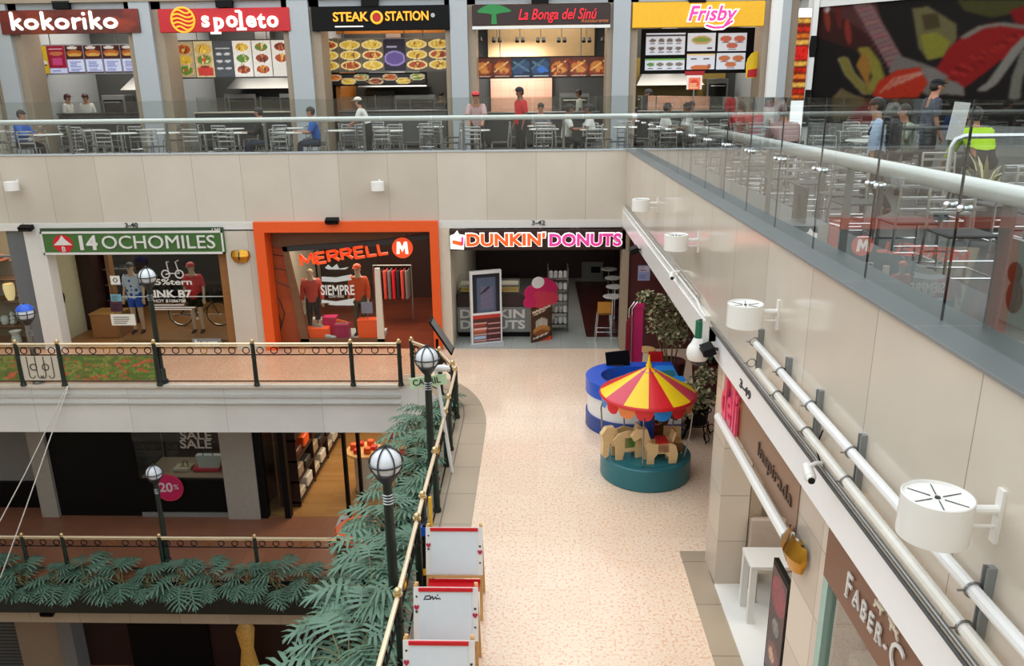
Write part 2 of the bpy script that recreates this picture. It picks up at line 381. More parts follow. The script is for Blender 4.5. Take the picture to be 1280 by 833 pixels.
tiles('wood_floor', (178, 138, 88), (162, 120, 72), (130, 92, 54), 1.4, .14, 'XY', .003, .3, offset=.5)
tiles('red_floor', (112, 50, 30), (92, 40, 24), (60, 26, 18), 1.6, .16, 'XY', .004, .3, offset=.5)

# ------------------------------------------------------------------ sky light and shop lamps
w = bpy.data.worlds.new('sky'); SC.world = w; w.use_nodes = True
bg = w.node_tree.nodes['Background']; bg.inputs[0].default_value = (.93, .97, 1, 1); bg.inputs[1].default_value = 1.6
def lamp(name, loc, size, power, col=(1, .9, .76), rot=(0, 0, 0)):
    l = bpy.data.lights.new(name, 'AREA'); l.shape = 'RECTANGLE'; l.size, l.size_y = size; l.energy = power; l.color = col
    o = bpy.data.objects.new(name, l); COL.objects.link(o); o.location = loc; o.rotation_euler = rot
    return o
V = SC.view_settings; V.view_transform = 'Standard'; V.look = 'None'; V.gamma = 1; V.use_curve_mapping = False; V.exposure = 0.35
SC.cycles.max_bounces = 8; SC.cycles.transparent_max_bounces = 16; SC.cycles.caustics_reflective = False; SC.cycles.caustics_refractive = False
SC.cycles.use_denoising = True; SC.cycles.sample_clamp_indirect = 6

# ------------------------------------------------------------------ heights
ZF, ZC, ZL4, ZL2, ZL1 = 3.10, 4.645, 4.30, -4.65, -9.3   # fascia bottom, curb top, food court floor, level below, lowest level
# ------------------------------------------------------------------ middle level
arc = [(-2.9+1.1*math.cos(a), 13.9+1.65*math.sin(a)) for a in [PI/2*(1-i/10) for i in range(11)]]
slab_poly = [(-16, 15.55)]+arc+[(-1.8, -6), (14, -6), (14, 24), (-16, 24)]
struct('floor', MB().prism(slab_poly, (0, 0, 0), X_, Y_, .03), m_('promenade_tile'), smooth=False)
struct('wall_slab', MB().prism([(x, y) for x, y in slab_poly], (0, 0, -.03), X_, Y_, 1.08), m_('slab_white'), smooth=False)
struct('trim_1', MB().box(-16, -2.9, 15.47, 15.6, -.05, 0.012), mat('kerb_beige', (204, 196, 182), .45))
struct('trim_2', MB().box(-16, -2.9, 15.50, 15.6, -.28, -.22).box(-16, -2.9, 15.48, 15.6, -.42, -.40), mat('trim_dove', (186, 186, 182), .5))
oa = [(-2.6+1.67*math.cos(a), 13.2+2.95*math.sin(a)) for a in [PI/2*(1-i/14) for i in range(15)]]
struct('trim_3', MB().prism([(-2.9, 15.55)]+arc[1:]+[(-1.8, -6), (-.93, -6), (-.93, 13.2)]+oa[::-1]+[(-2.9, 16.15)], (0, 0, .004), X_, Y_, .003), m_('border_tile'), smooth=False)
ia = [(-2.9+1.52*math.cos(a), 13.7+2.1*math.sin(a)) for a in [PI/2*(1-i/12) for i in range(13)]]
jl = MB()
pts = [(-2.9, 15.8)]+ia+[(-1.38, -6)]
for (x0, y0), (x1, y1) in zip(pts[:-1], pts[1:]):
    d = Vector((x1-x0, y1-y0, 0)).normalized(); n = Vector((-d.y, d.x, 0))*.012
    p, q = Vector((x0, y0, .006)), Vector((x1, y1, .006)); jl.add([p-n, q-n, q+n, p+n], [(0, 1, 2, 3)])
struct('trim_4', jl, mat('joint_tan', (124, 112, 98), .5))
struct('trim_5', MB().box(1.9, 2.28, -6, 9.25, .001, .005), m_('border_tile'))
struct('floor_gallery', MB().box(-16, -2.9, 15.6, 18, .001, .006).box(-2.9, -2.3, 16.2, 18, .001, .006), m_('gallery_salmon'))
# shop floors behind the middle-level fronts
struct('floor_shops', MB().box(-16, -6.5, 18, 24, .0, .012), m_('shop_wood'))
struct('floor_boutique', MB().box(-6.5, -2.25, 18, 24, .0, .012), m_('red_floor'))
struct('floor_cafe', MB().box(-2.0, 1.98, 17.98, 26, .0, .012).box(1.98, 2.55, 18.3, 26, 0, .012), m_('shop_tile'))
struct('floor_cafe_rug', MB().box(1.25, 2.5, 18.9, 25, .0, .018), m_('dark_tile'))
# back fascia under the food court and the right-hand one
struct('wall_back', MB().box(-16, 2.03, 18, 18.3, ZF, ZC), m_('stone_back'))
struct('wall_right', MB().box(2.03, 2.45, 8.9, 18.3, 3.05, ZC).box(2.03, 2.45, -6, 8.9, 3.24, ZC), m_('stone_right'))
struct('trim_6', MB().box(2.0, 2.75, -6, 18.2, ZC, ZC+.02), m_('coping_stone'))
struct('trim_7', MB().box(-16, 2.75, 17.98, 18.45, ZC, ZC+.015), m_('pale_grey'))
struct('floor_terrace', MB().box(-16, 14, 18.3, 30, ZL4-.2, ZL4).box(2.45, 14, -6, 18.3, ZL4-.2, ZL4), m_('terrace_tile'))
struct('wall_curb', MB().box(-16, 2.75, 18.3, 18.45, ZL4, ZC).box(2.45, 2.75, -6, 18.3, ZL4, ZC), m_('dark_grey'))
struct('ceiling_soffit', MB().box(2.45, 14, -6, 24, 3.0, 3.05).box(-16, 14, 18.3, 28, 2.97, 3.02), m_('white_paint'))
# storefront header and piers, middle level
struct('trim_8', MB().box(-11.98, -6.55, 17.97, 18.25, 2.9, 3.1).box(-2.25, 2.06, 17.97, 18.25, 2.93, 3.1).box(-16, -12.02, 17.97, 18.25, 2.93, 3.1), m_('white_paint'))
struct('wall_pier', MB().box(-12.02, -11.56, 17.96, 18.3, 0, 2.93), m_('white_paint'))
struct('wall_stone_pier', MB().box(-7.28, -6.54, 17.97, 18.3, 0, 2.93), m_('stone_back'))
struct('wall_cafe_pier', MB().box(-2.25, -2.0, 17.96, 18.3, 0, 2.95), m_('cream'))
struct('wall_cafe_post', MB().box(1.98, 2.14, 17.9, 18.3, 0, 2.95), m_('tan'))
struct('wall_partition', MB().box(-12.0, -11.9, 18.3, 24, 0, 3).box(-6.95, -6.5, 18.3, 24, 0, 3).box(-2.25, -2.0, 18.3, 26, 0, 3), m_('cream'))
struct('wall_shop_back', MB().box(-12, -6.5, 22.5, 22.7, 0, 3), m_('black'))
struct('wall_gift_back', MB().box(-16, -12, 20.2, 20.3, 0, 3), m_('tan'))
struct('wall_boutique_back', MB().box(-6.5, -2.2, 23, 23.2, 0, 3), m_('dark_brown'))
struct('wall_cafe_back', MB().box(-2.2, 2.7, 25.5, 25.7, 0, 3).box(2.55, 2.65, 18.3, 25.5, 0, 3), m_('dark_brown'))
# the open corner on the right between cafe and deli
struct('wall_maroon', MB().box(2.14, 6, 17.98, 18.2, 0, 3), m_('maroon'))
struct('wall_corner', MB().box(6, 6.2, 2, 18.2, 0, 3), m_('tan'))
struct('trim_9', MB().box(1.96, 2.2, 8.9, 18, 2.98, 3.3).box(1.98, 2.2, 8.9, 18, 3.3, 3.36), m_('white_gloss'))
struct('trim_10', MB().box(2.11, 2.35, -6, 8.95, 2.85, 3.24), mat('beam_white', (240, 243, 246), .3, var=.01))
# deli and stationer fronts on the right
struct('wall_pilaster', MB().box(2.2, 2.55, 8.5, 9.05, 0, 2.9).box(2.2, 2.55, 5.3, 5.95, 0, 2.9), m_('stone_pilaster'))
struct('wall_deli_side', MB().box(2.55, 6, 8.75, 8.85, 0, 2.95).box(2.56, 2.7, 8.5, 8.75, 0, 2.95), m_('tan'))
struct('wall_deli_back', MB().box(4.9, 5.0, 5.9, 8.8, 0, 2.95), m_('tan'))
struct('wall_deli_partition', MB().box(2.55, 6, 5.55, 5.65, 0, 2.95), m_('cream'))
struct('floor_deli', MB().box(2.2, 5, 5.6, 8.8, 0, .02), m_('white_gloss'))
struct('floor_stationer', MB().box(2.2, 5, -2, 5.3, 0, .02), m_('cream'))
struct('wall_stationer_back', MB().box(3.2, 3.3, -2, 5.5, 0, 2.95), m_('cream'))
# ------------------------------------------------------------------ food court level: stall bays
pil = [(-15.95, -15.0), (-11.84, -10.78), (-7.28, -6.2), (-2.6, -1.72), (2.04, 2.9), (6.45, 7.4)]
for x0, x1 in pil:
    t = (x1-x0)*.2
    struct('pillar', MB().box(x0, x1, 24, 24.9, ZL4, 9), m_('tan'))
    struct('pillar_face', MB().box(x0+t*.9, x1-t*1.3, 23.88, 24.02, ZL4, 9), m_('pale_grey'))
struct('wall_header', MB().box(-16, 7.5, 24.0, 24.3, 8.32, 8.52), m_('pale_grey'))
struct('trim_11', MB().box(-16, 7.6, 23.85, 24.35, 8.52, 9.3), m_('tan'))
struct('wall_stalls_back', MB().box(-16, 8, 28.4, 28.6, ZL4, 9), m_('dark_grey'))
struct('ceiling_stalls', MB().box(-16, 8, 24.3, 28.6, 8.4, 8.5), m_('mid_grey'))
for (x0, x1) in pil: struct('wall_stall_partition', MB().box((x0+x1)/2-.12, (x0+x1)/2+.12, 24.9, 28.4, ZL4, 8.5), m_('pale_grey'))
# side walls that close the hall around the skylit well
struct('wall_left', MB().box(-16.2, -16, -6, 30, -9.5, 9.6), m_('cream'))
struct('wall_front', MB().box(-16, 14, -6.2, -6, -9.5, 9.6), m_('cream'))
struct('wall_far_right', MB().box(14, 14.2, -6, 30, ZL4, 9.6), m_('cream'))
# ------------------------------------------------------------------ lower level
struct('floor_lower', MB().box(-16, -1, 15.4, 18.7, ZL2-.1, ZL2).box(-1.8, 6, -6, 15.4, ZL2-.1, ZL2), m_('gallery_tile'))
struct('floor_lower_shop', MB().box(-7.2, -1, 18.1, 25, ZL2-.1, ZL2+.005), m_('wood_floor'))
struct('wall_lower_band', MB().box(-16, -1, 15.5, 18, -6.0, ZL2-.1), m_('cream_band'))
struct('trim_12', MB().box(-16, -1.8, 15.46, 15.5, -5.5, -5.44), m_('charcoal'))
struct('ceiling_lower', MB().box(-16, -1.8, 15.7, 25, -1.15, -1.11), m_('mid_grey'))
struct('wall_lower_pier', MB().box(-13.0, -12.55, 18.0, 18.4, ZL2, -1.1).box(-8.02, -7.18, 17.95, 18.4, ZL2, -1.1), mat('pier_grey', (160, 156, 148), .5))
struct('wall_lower_black', MB().box(-12.55, -10.35, 18.1, 18.2, ZL2, -1.1).box(-10.35, -8.02, 18.1, 18.2, ZL2+.12, ZL2+1.05), m_('black'))
struct('trim_13', MB().box(-10.35, -8.02, 18.05, 18.2, ZL2, ZL2+.12), m_('mid_grey'))
struct('wall_lower_window_back', MB().box(-12.55, -8.0, 20.0, 20.1, ZL2, -1.1), m_('charcoal'))
struct('wall_lower_grey', MB().box(-16, -13.0, 18.6, 18.7, ZL2+.75, -1.1), m_('mid_grey'))
struct('wall_lower_grey_base', MB().box(-16, -13.0, 18.5, 18.7, ZL2, ZL2+.75), m_('black'))
struct('wall_lower_shop_back', MB().box(-7.2, -1, 25, 25.1, ZL2, -1.1), m_('shop_wood'))
struct('wall_lower_shop_side', MB().box(-1.2, -1, 18, 25, ZL2, -1.1).box(-7.25, -7.2, 18.3, 25, ZL2, -1.1), m_('shop_wood'))
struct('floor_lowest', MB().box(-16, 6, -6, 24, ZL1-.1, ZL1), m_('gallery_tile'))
struct('wall_lowest_back', MB().box(-13.6, -1, 18, 18.2, ZL1, -6), m_('dark_brown'))
struct('wall_lowest_pier', MB().box(-14.1, -12.9, 17.6, 18.1, ZL1, -6), m_('tan'))
struct('wall_lowest_pier_edge', MB().box(-12.9, -12.5, 17.5, 18.1, ZL1, -6), m_('mid_grey'))
struct('door_1', MB().box(-16, -14.1, 17.8, 18.0, ZL1, -6), m_('shutter'))
struct('wall_lowest_panel', MB().box(-11.2, -9.0, 17.9, 18.05, ZL1, -6.2), m_('black'))
# shop lighting
lamp('cycle_shop_light', (-9.4, 20.2, 2.9), (3.4, 2.6), 60, (1, .92, .8))
lamp('gift_shop_light', (-13.6, 19, 2.9), (2.4, 1), 45, (1, .86, .66))
lamp('boutique_light', (-4.6, 19.6, 2.9), (3, 1.6), 110, (1, .84, .66))
lamp('cafe_light', (0, 20.5, 2.9), (3, 3), 26, (1, .95, .88))
lamp('lower_shop_light', (-4.6, 21, -1.2), (3, 4), 150, (1, .8, .54))
lamp('lower_window_light', (-9.2, 19, -1.2), (2, 1), 14, (1, .9, .8))
lamp('deli_light', (3.6, 7.2, 2.85), (1.6, 1.6), 25, (1, .92, .82))
for x, p in ((-13.4, 100), (-9, 100), (-4.4, 120), (.2, 90), (4.7, 110)):
    lamp('stall_light', (x, 26.4, 8.35), (3.2, 2.6), p, (1, .9, .78))
# ================================================================== food court stalls
def xz(px, py, Y): p = at(px, py, Y=Y); return p.x, p.z
def board(name, label, px0, py0, px1, py1, Y, m, depth=.12, canvas=None, cm='picture', cat='sign', edge=None):
    """flat sign board facing the atrium; returns the thing, its centre and size"""
    xm = (px0+px1)/2; ym = (py0+py1)/2
    x0, x1 = xz(px0, ym, Y)[0], xz(px1, ym, Y)[0]; z1, z0 = xz(xm, py0, Y)[1], xz(xm, py1, Y)[1]
    t = thing(name, label, cat, ((x0+x1)/2, Y, z0))
    MB().rbox(x0, x1, Y, Y+depth, z0, z1, .015).build('board', m, t)
    if canvas: canvas.build('printed_face', (x0, Y-.004, z0), X_, Z_, x1-x0, z1-z0, m_(cm), t, .003)
    return t, x0, x1, z0, z1
SY = 23.84
rr = random.Random(3)
# --- brown sign with rounded white letters
c = Canvas(90, 22, (96, 34, 26))
for i in range(40): c.ell(rr.random(), rr.random(), .05+.06*rr.random(), .2, [(150, 62, 24), (120, 30, 24), (74, 30, 26), (168, 44, 26)][i % 4], al=.35)
t, x0, x1, z0, z1 = board('shop_sign', 'long brown and rust sign with rounded white letters spelling kokoriko', 0, 12, 174, 42, SY, m_('dark_brown'), canvas=c)
circ = lambda cx, cy, r, n=14: [(cx+r*math.cos(2*PI*i/n), cy+r*math.sin(2*PI*i/n)) for i in range(n+1)]
KG = {'k': ([[(0, 0), (0, 1.45)], [(0, .42), (.5, .85)], [(.16, .52), (.56, 0)]], .62), 'o': ([circ(.42, .43, .37)], .98), 'r': ([[(0, 0), (0, .86)], [(0, .5), (.14, .76), (.42, .84)]], .5), 'i': ([[(0, 0), (0, .82)], [(0, 1.3), (0, 1.32)]], .24)}
xa, za = xz(15, 36.5, SY); xb = xz(147, 30, SY)[0]
mb = MB(); x = 0; adv = sum(KG[ch][1]+.22 for ch in 'kokoriko')-.22; s = (xb-xa)/adv
for ch in 'kokoriko':
    g, wd = KG[ch]; mb.stroke(g, (xa+x*s+.06, SY-.05, za), X_, Z_, s, s*.66, .088, .05); x += wd+.22
mb.build('lettering', m_('sign_white'), t)
# --- red sign with gold ball emblem
t, x0, x1, z0, z1 = board('shop_sign', 'red sign with round gold woven emblem and white serif letters spelling spoleto', 198, 10, 362, 40, SY, m_('red'))
ex, ez = xz(229, 25, SY); mb = MB().torus((ex, SY-.02, ez), Y_, .33, .03, 28, 6)
for k in (-.22, -.11, 0, .11, .22):
    h = math.sqrt(.33**2-k*k); mb.tube([(ex-h+2*h*i/8, SY-.03, ez+k+.05*math.sin(PI*i/4)) for i in range(9)], .026, 6)
mb.build('emblem', m_('sign_gold'), t)
mb = MB(); xs_ = [(259, 's', 0), (275.5, 'p', -2), (292, 'o', 0), (303.5, 'l', -1), (316, 'e', 0), (329, 't', -1), (343, 'o', 0)]
for px, ch, dy in xs_:
    X, Z = xz(px-2, 24-dy, SY); mb.text(ch, (X, SY-.03, Z-.02), X_, Z_, .6, .05, bold=.03)
    if ch == 'p': mb.box(X-.26, X+.04, SY-.05, SY-.01, Z-.36, Z-.30)
    if ch == 'l': mb.box(X-.14, X+.14, SY-.05, SY-.01, Z-.28, Z-.21).box(X-.14, X, SY-.05, SY-.01, Z+.2, Z+.26)
mb.build('lettering', m_('sign_white'), t)
# --- black sign, amber capitals
t, x0, x1, z0, z1 = board('shop_sign', 'black sign with glowing amber capitals reading steak station around a ring', 389, 7, 562, 38, SY, m_('black'))
a, b = xz(416, 22, SY), xz(460, 22, SY); MB().text('STEAK', ((a[0]+b[0])/2, SY-.02, a[1]), X_, Z_, .34, .04, .02, width=b[0]-a[0]).build('lettering', m_('sign_gold'), t)
a2, b2 = xz(482, 21, SY), xz(536, 21, SY); mb = MB().text('STATION', ((a2[0]+b2[0])/2, SY-.02, a2[1]), X_, Z_, .34, .04, .02, width=b2[0]-a2[0])
mb.build('lettering', m_('sign_gold'), t)
e = xz(471, 22, SY); MB().torus((e[0], SY-.02, e[1]), Y_, .15, .035, 24, 6).build('emblem_ring', m_('sign_gold'), t)
MB().disc((e[0], SY-.02, e[1]), X_, Z_, .1, depth=.02).build('emblem_disc', m_('red'), t)
MB().box(a[0]+.05, b[0]-.15, SY-.03, SY, a[1]-.26, a[1]-.23).build('underline', m_('sign_white'), t)
e = xz(541, 19, SY); MB().disc((e[0], SY-.01, e[1]), X_, Z_, .06, depth=.02).build('badge', m_('pale_grey'), t)
# --- dark sign, red script, green tree
t, x0, x1, z0, z1 = board('shop_sign', 'dark brown sign with spreading green tree emblem and red script letters', 590, 5, 763, 31, SY, m_('dark_brown'))
e = xz(617, 18, SY); mb = MB().prism([(-.07, -.26), (.09, -.26), (.07, 0), (.2, .03), (.48, .06), (.5, .1), (.3, .2), (.1, .26), (-.1, .27), (-.3, .2), (-.46, .1), (-.44, .05), (-.16, .02), (-.05, 0)], (e[0], SY-.01, e[1]), X_, Z_, .02)
mb.build('tree_emblem', mat('tree_green', (28, 124, 58), .4, var=0, emit=.15), t)
a, b = xz(647, 19, SY), xz(745, 19, SY); MB().text('La Bonga del Sinú', ((a[0]+b[0])/2, SY-.02, a[1]), X_, Z_, .4, .03, .012, shear=.3, width=b[0]-a[0]).build('lettering', mat('script_red', (226, 24, 44), .4, var=0, emit=.4), t)
a, b = xz(726, 26, SY), xz(760, 26, SY); MB().text('Restaurante', ((a[0]+b[0])/2, SY-.01, a[1]), X_, Z_, .13, .01, 0, shear=.3, width=b[0]-a[0]).build('small_lettering', m_('light_orange'), t)
MB().box(x0, x1, SY-.05, SY+.1, z0-.1, z0-.02).build('light_strip', m_('white_gloss'), t)
# --- yellow sign
t, x0, x1, z0, z1 = board('shop_sign', 'bright yellow sign with magenta white-edged slanted letters spelling frisby', 791, 2, 956, 34, SY, mat('sign_yellow', (238, 178, 18), .4, var=.05, emit=.1))
a, b = xz(858, 18, SY), xz(919, 18, SY); cx = (a[0]+b[0])/2
MB().text('Frisby', (cx, SY-.015, a[1]), X_, Z_, .56, .02, .075, shear=.25, width=b[0]-a[0]+.12).stroke([[(-.1, -.3), (.1, -.36), (.35, -.35), (.6, -.2)]], (cx, SY-.01, a[1]), X_, Z_, 1, 1, .14, .02).build('lettering_edge', m_('sign_white'), t)
MB().text('Frisby', (cx, SY-.04, a[1]), X_, Z_, .54, .02, .022, shear=.25, width=b[0]-a[0]).stroke([[(-.1, -.3), (.1, -.36), (.35, -.35), (.6, -.2)]], (cx, SY-.035, a[1]), X_, Z_, 1, 1, .06, .02).build('lettering', m_('sign_pink'), t)
# --- next stall round the corner, yellow and white end of a sign, red menu column
t = thing('corner_sign', 'short yellow and white sign end at the beige pillar beside the large food mural', 'sign', (7.75, 24.2, 8.3))
MB().box(7.42, 8.0, 24.2, 24.4, 8.12, 8.35).build('white_strip', m_('white_gloss'), t); MB().box(7.7, 8.0, 24.18, 24.4, 8.35, 8.7).build('yellow_panel', m_('yellow'), t)
c = Canvas(10, 40, (120, 40, 20))
for i in range(12): c.rect(.1, .9, i/12+.01, i/12+.06, [(230, 120, 40), (200, 40, 24), (240, 180, 80)][i % 3])
c.rect(0, 1, .5, .66, (220, 40, 30)); c.noise(.2)
t = thing('menu_column', 'tall narrow red and amber menu column beside the beige pillar', 'menu board', (7.7, 24.6, 4.9)); c.build('menu_panel', (7.45, 24.5, 5.6), X_, Z_, .5, 2.3, m_('lit_picture'), t)
# --- unit number plates above each sign
for i, (px, py) in enumerate([(76, 8), (280, 6), (462, 5), (675, 1), (872, 0)]):
    X, Z = xz(px, py, SY); t = thing('unit_plate', 'small black unit plate above the %s' % ['brown rounded-letter sign', 'red serif sign', 'black amber-letter sign', 'dark sign with the green tree', 'yellow sign'][i], 'plate', (X, SY, Z), 'unit plates over the food stalls')
    MB().rbox(X-.24, X+.24, SY-.03, SY+.12, Z-.07, Z+.12, .01).build('plate', m_('black'), t)
    MB().box(X-.26, X+.26, SY+.0, SY+.13, Z+.12, Z+.15).build('hanger', m_('charcoal'), t)

# ------------------------------------------------------------------ menu boards
FOOD = [[(176, 78, 36), (206, 130, 56), (120, 50, 30), (230, 190, 90)], [(214, 176, 60), (236, 206, 110), (150, 96, 40)], [(90, 134, 50), (196, 84, 44), (230, 208, 150)], [(146, 60, 40), (196, 120, 70), (90, 44, 30)]]
def menu(name, label, px0, py0, px1, py1, Y, panels, frame_m, gap=.03, rows=1, mm='lit_picture', tilt=0):
    p, q = at(px0, py1, Y=Y), at(px1, py0, Y=Y); W, H = q.x-p.x, q.z-p.z
    t = thing(name, label, 'menu board', ((p.x+q.x)/2, Y, p.z)); n = len(panels)
    MB().box(p.x-.03, q.x+.03, Y+.03, Y+.1, p.z-.04, q.z+.04).build('backing_frame', frame_m, t)
    for k in (.2, .8): MB().cyl((p.x+W*k, Y+.07, q.z+.04), (p.x+W*k, Y+.07, 8.4), .015, n=6).build('hanging_rod', m_('steel'), t)
    for i, c in enumerate(panels): c.build('menu_panel', (p.x+W*i/n+gap/2, Y, p.z), X_, Z_, W/n-gap, H, m_(mm), t, .03)
    return t
def k_panel(i):
    c = Canvas(22, 36, (66, 26, 22))
    if i == 0:
        c.a[:] = (206, 176, 32); c.ell(.45, .72, .4, .2, (190, 150, 20)).ell(.75, .38, .22, .1, (230, 220, 200)).line((0, .42), (.9, .3), .03, (60, 50, 30)).ell(.3, .2, .2, .08, (170, 120, 30))
    elif i == 1:
        c.a[:] = (150, 24, 52); c.rect(.1, .9, .86, .9, (230, 190, 200)).ell(.5, .72, .4, .07, (190, 110, 70)).rect(.2, .8, .3, .55, (190, 70, 120)).rect(0, 1, 0, .18, (196, 202, 236)).words(.15, .85, .04, .16, 3, (90, 90, 150), rr)
    else:
        c.ell(.5, .72, .45, .12, (176, 96, 40)).ell(.5, .66, .4, .06, (210, 160, 80)).ell(.4, .92, .3, .06, (214, 208, 200))
        c.rect(.04, .96, .03, .5, (206, 214, 244)).words(.15, .9, .08, .45, 6, (96, 104, 170), rr)
    return c.noise(.05, i)
menu('menu_board', 'slanting row of six menu screens hung under the brown rounded-letter sign', 40, 56, 172, 92, 25.5, [k_panel(i) for i in range(6)], m_('pale_grey'))
def s_panel(i):
    c = Canvas(24, 40, (226, 224, 216))
    if i == 2:
        c.a[:] = (72, 78, 84); c.rect(.1, .9, .78, .8, (200, 204, 204))
        for k in range(3):
            for q in (.27, .73): c.ell(q, .64-.2*k, .18, .035, (196, 200, 200))
    elif i < 2:
        c.a[:] = [(172, 158, 130), (206, 196, 150)][i]
        for k in range(3): c.plate(.5, .78-.29*k, .46, .17, rr, FOOD[(i+k) % 4], (200, 170, 120))
        if i == 1: c.rect(.1, .95, .04, .26, (196, 60, 50))
    else:
        for k in range(3 if i < 5 else 2): c.plate(.5, .82-.31*k, .45, .15, rr, FOOD[(i+k+2) % 4], (240, 238, 230))
    return c.noise(.06, i+9)
menu('menu_board', 'six menu panels with pasta plates and one slate list under the red sign', 222, 50, 362, 97, 25.5, [s_panel(i) for i in range(6)], m_('dark_grey'))
def st_panel(i):
    c = Canvas(26, 40, (40, 36, 34))
    if i == 3: c.a[:] = (34, 28, 44); c.ell(.5, .38, .5, .25, (150, 130, 190)).ell(.5, .38, .42, .19, (96, 78, 140)).rect(.15, .6, .74, .78, (170, 160, 190))
    else:
        c.a[:] = (92, 82, 68)
        for k in range(3): c.plate(.5, .83-.33*k, .48, .15, rr, FOOD[(1 if (i+k) % 3 else 0)], (240, 214, 150))
    return c.noise(.05, i+30)
menu('menu_board', 'six food panels with oval plates on dark ground under the black sign', 398, 48, 562, 89, 25.5, [st_panel(i) for i in range(6)], m_('mid_grey'))
c = Canvas(70, 16, (24, 20, 20))
for i in range(7): c.plate(.08+.14*i, .5+.2*(-1)**i, .075, .36, rr, FOOD[i % 4], (206, 190, 150))
menu('menu_strip', 'narrow dark food strip hanging below the six oval plate panels', 408, 92, 532, 106, 25.6, [c], m_('black'))
def b_panel(i):
    c = Canvas(22, 22, (96, 44, 28))
    if i in (2, 3):
        c.a[:] = (34, 48, 70); c.ell(.5, .5, .5, .3, (52, 76, 108), .5).line((.1, .8), (.9, .3), .05, (90, 120, 140)).line((0, .4), (.7, .9), .04, (70, 110, 120)).rect(.1, .95, .04, .08, (200, 206, 210))
        if i == 3: c.poly([(.3, .4), (.6, .6), (.95, .3), (.5, .2)], (60, 110, 190))
    else:
        c.ell(.5, .45, .48, .34, (146, 66, 34)).ell(.4, .6, .3, .2, (196, 120, 50), .3).ell(.6, .35, .26, .16, (206, 140, 70)).line((.1, .3), (.8, .8), .04, (226, 180, 110)).rect(.1, .9, .02, .06, (200, 170, 150))
        for k in range(8): c.ell(rr.random(), rr.random()*.8+.1, .1, .06, [(160, 50, 24), (210, 130, 50), (120, 40, 24)][k % 3], k)
    return c.noise(.08, i+50)
menu('menu_board', 'row of seven grilled meat photo panels, two of them blue, under the green tree sign', 592, 71, 760, 97, 25.5, [b_panel(i) for i in range(7)], m_('dark_brown'), gap=.01)
t = thing('menu_board', 'six white menu screens in two rows under the bright yellow sign', 'menu board', (4.9, 25.5, 6.4))
MB().box(3.2, 6.75, 25.53, 25.6, 6.42, 7.72).build('backing_frame', m_('black'), t)
for i, (a, b, q, d) in enumerate([(807, 41, 857, 69), (806, 73, 856, 88), (859, 41, 895, 64), (858, 67, 894, 87), (897, 41, 934, 64), (895, 66, 932, 87)]):
    c = Canvas(34, 24, (214, 220, 232))
    if i == 0:
        c.rect(0, 1, .86, .95, (40, 44, 60))
        for k in range(8): c.ell(.17+.22*(k % 4), .66-.36*(k//4), .08, .09, (110, 100, 96)).rect(.1+.22*(k % 4), .24+.22*(k % 4), .48-.36*(k//4), .53-.36*(k//4), (70, 70, 80))
    elif i == 1:
        c.rect(0, 1, .85, 1, (110, 176, 84))
        for k in range(4): c.ell(.14+.24*k, .5, .1, .16, [(90, 140, 70), (120, 116, 100)][k > 0]).rect(.07+.24*k, .2+.24*k, .1, .2, (90, 100, 90))
    elif i == 2: c.ell(.5, .6, .36, .25, (190, 160, 110)).ell(.5, .62, .3, .13, (126, 150, 70)).rect(.7, .9, .1, .2, (60, 60, 70))
    elif i == 3: c.rect(0, 1, .9, 1, (220, 196, 140)).ell(.5, .1, .36, .2, (196, 110, 60)).rect(.15, .35, .62, .7, (70, 70, 80)).rect(.6, .8, .62, .7, (70, 70, 80)).ell(.8, .2, .07, .15, (150, 90, 50))
    else:
        for k, (u, v) in enumerate([(.27, .68), (.75, .68), (.5, .3)]): c.ell(u, v, .2, .17, (190, 110 if i == 5 else 100, 70 if i == 5 else 80)).rect(u-.12, u+.14, v-.24, v-.18, (70, 70, 80))
    p, r_ = at(a, d, Y=25.48), at(q, b, Y=25.48); c.build('menu_panel', (p.x, 25.48, p.z), X_, Z_, r_.x-p.x, r_.z-p.z, m_('lit_picture'), t, .03)
# ------------------------------------------------------------------ counters and kitchen equipment
def counter(label, x0, x1, m, top, guard=False, z=5.45, Y=24.9):
    t = thing('service_counter', label, 'counter', ((x0+x1)/2, Y, ZL4), 'service counters of the food stalls')
    MB().rbox(x0+.03, x1-.03, Y+.05, Y+.7, ZL4+.08, z-.05, .02).build('body', m, t); MB().box(x0+.08, x1-.08, Y+.1, Y+.65, ZL4, ZL4+.08).build('plinth', m_('black'), t)
    MB().rbox(x0, x1, Y, Y+.75, z-.05, z, .015).build('countertop', top, t)
    if guard:
        for k in range(3):
            a, b = x0+.1+(x1-x0-.2)*k/3, x0+.07+(x1-x0-.2)*(k+1)/3; MB().box(a, b, Y+.2, Y+.21, z, z+.42).build('sneeze_guard', m_('clear_glass'), t)
        mb = MB()
        for k in range(4): X = x0+.085+(x1-x0-.2)*k/3; mb.cyl((X, Y+.22, z), (X, Y+.22, z+.45), .015, n=6)
        mb.build('guard_post', m_('steel'), t)
    return t
counter('charcoal service counter of the stall under the brown rounded-letter sign', -14.9, -11.9, m_('charcoal'), m_('black'))
counter('dark counter with tan top and glass guard under the red serif sign', -10.6, -7.4, m_('charcoal'), m_('cream'), True)
counter('steel counter with glass guard under the black amber-letter sign', -6.1, -2.7, m_('dark_grey'), m_('steel'), True)
counter('dark counter with glass guard under the green tree sign', -1.6, 1.95, m_('charcoal'), m_('steel'), True, 5.35)
counter('steel topped counter under the yellow sign', 3.0, 6.4, m_('dark_grey'), m_('steel'))
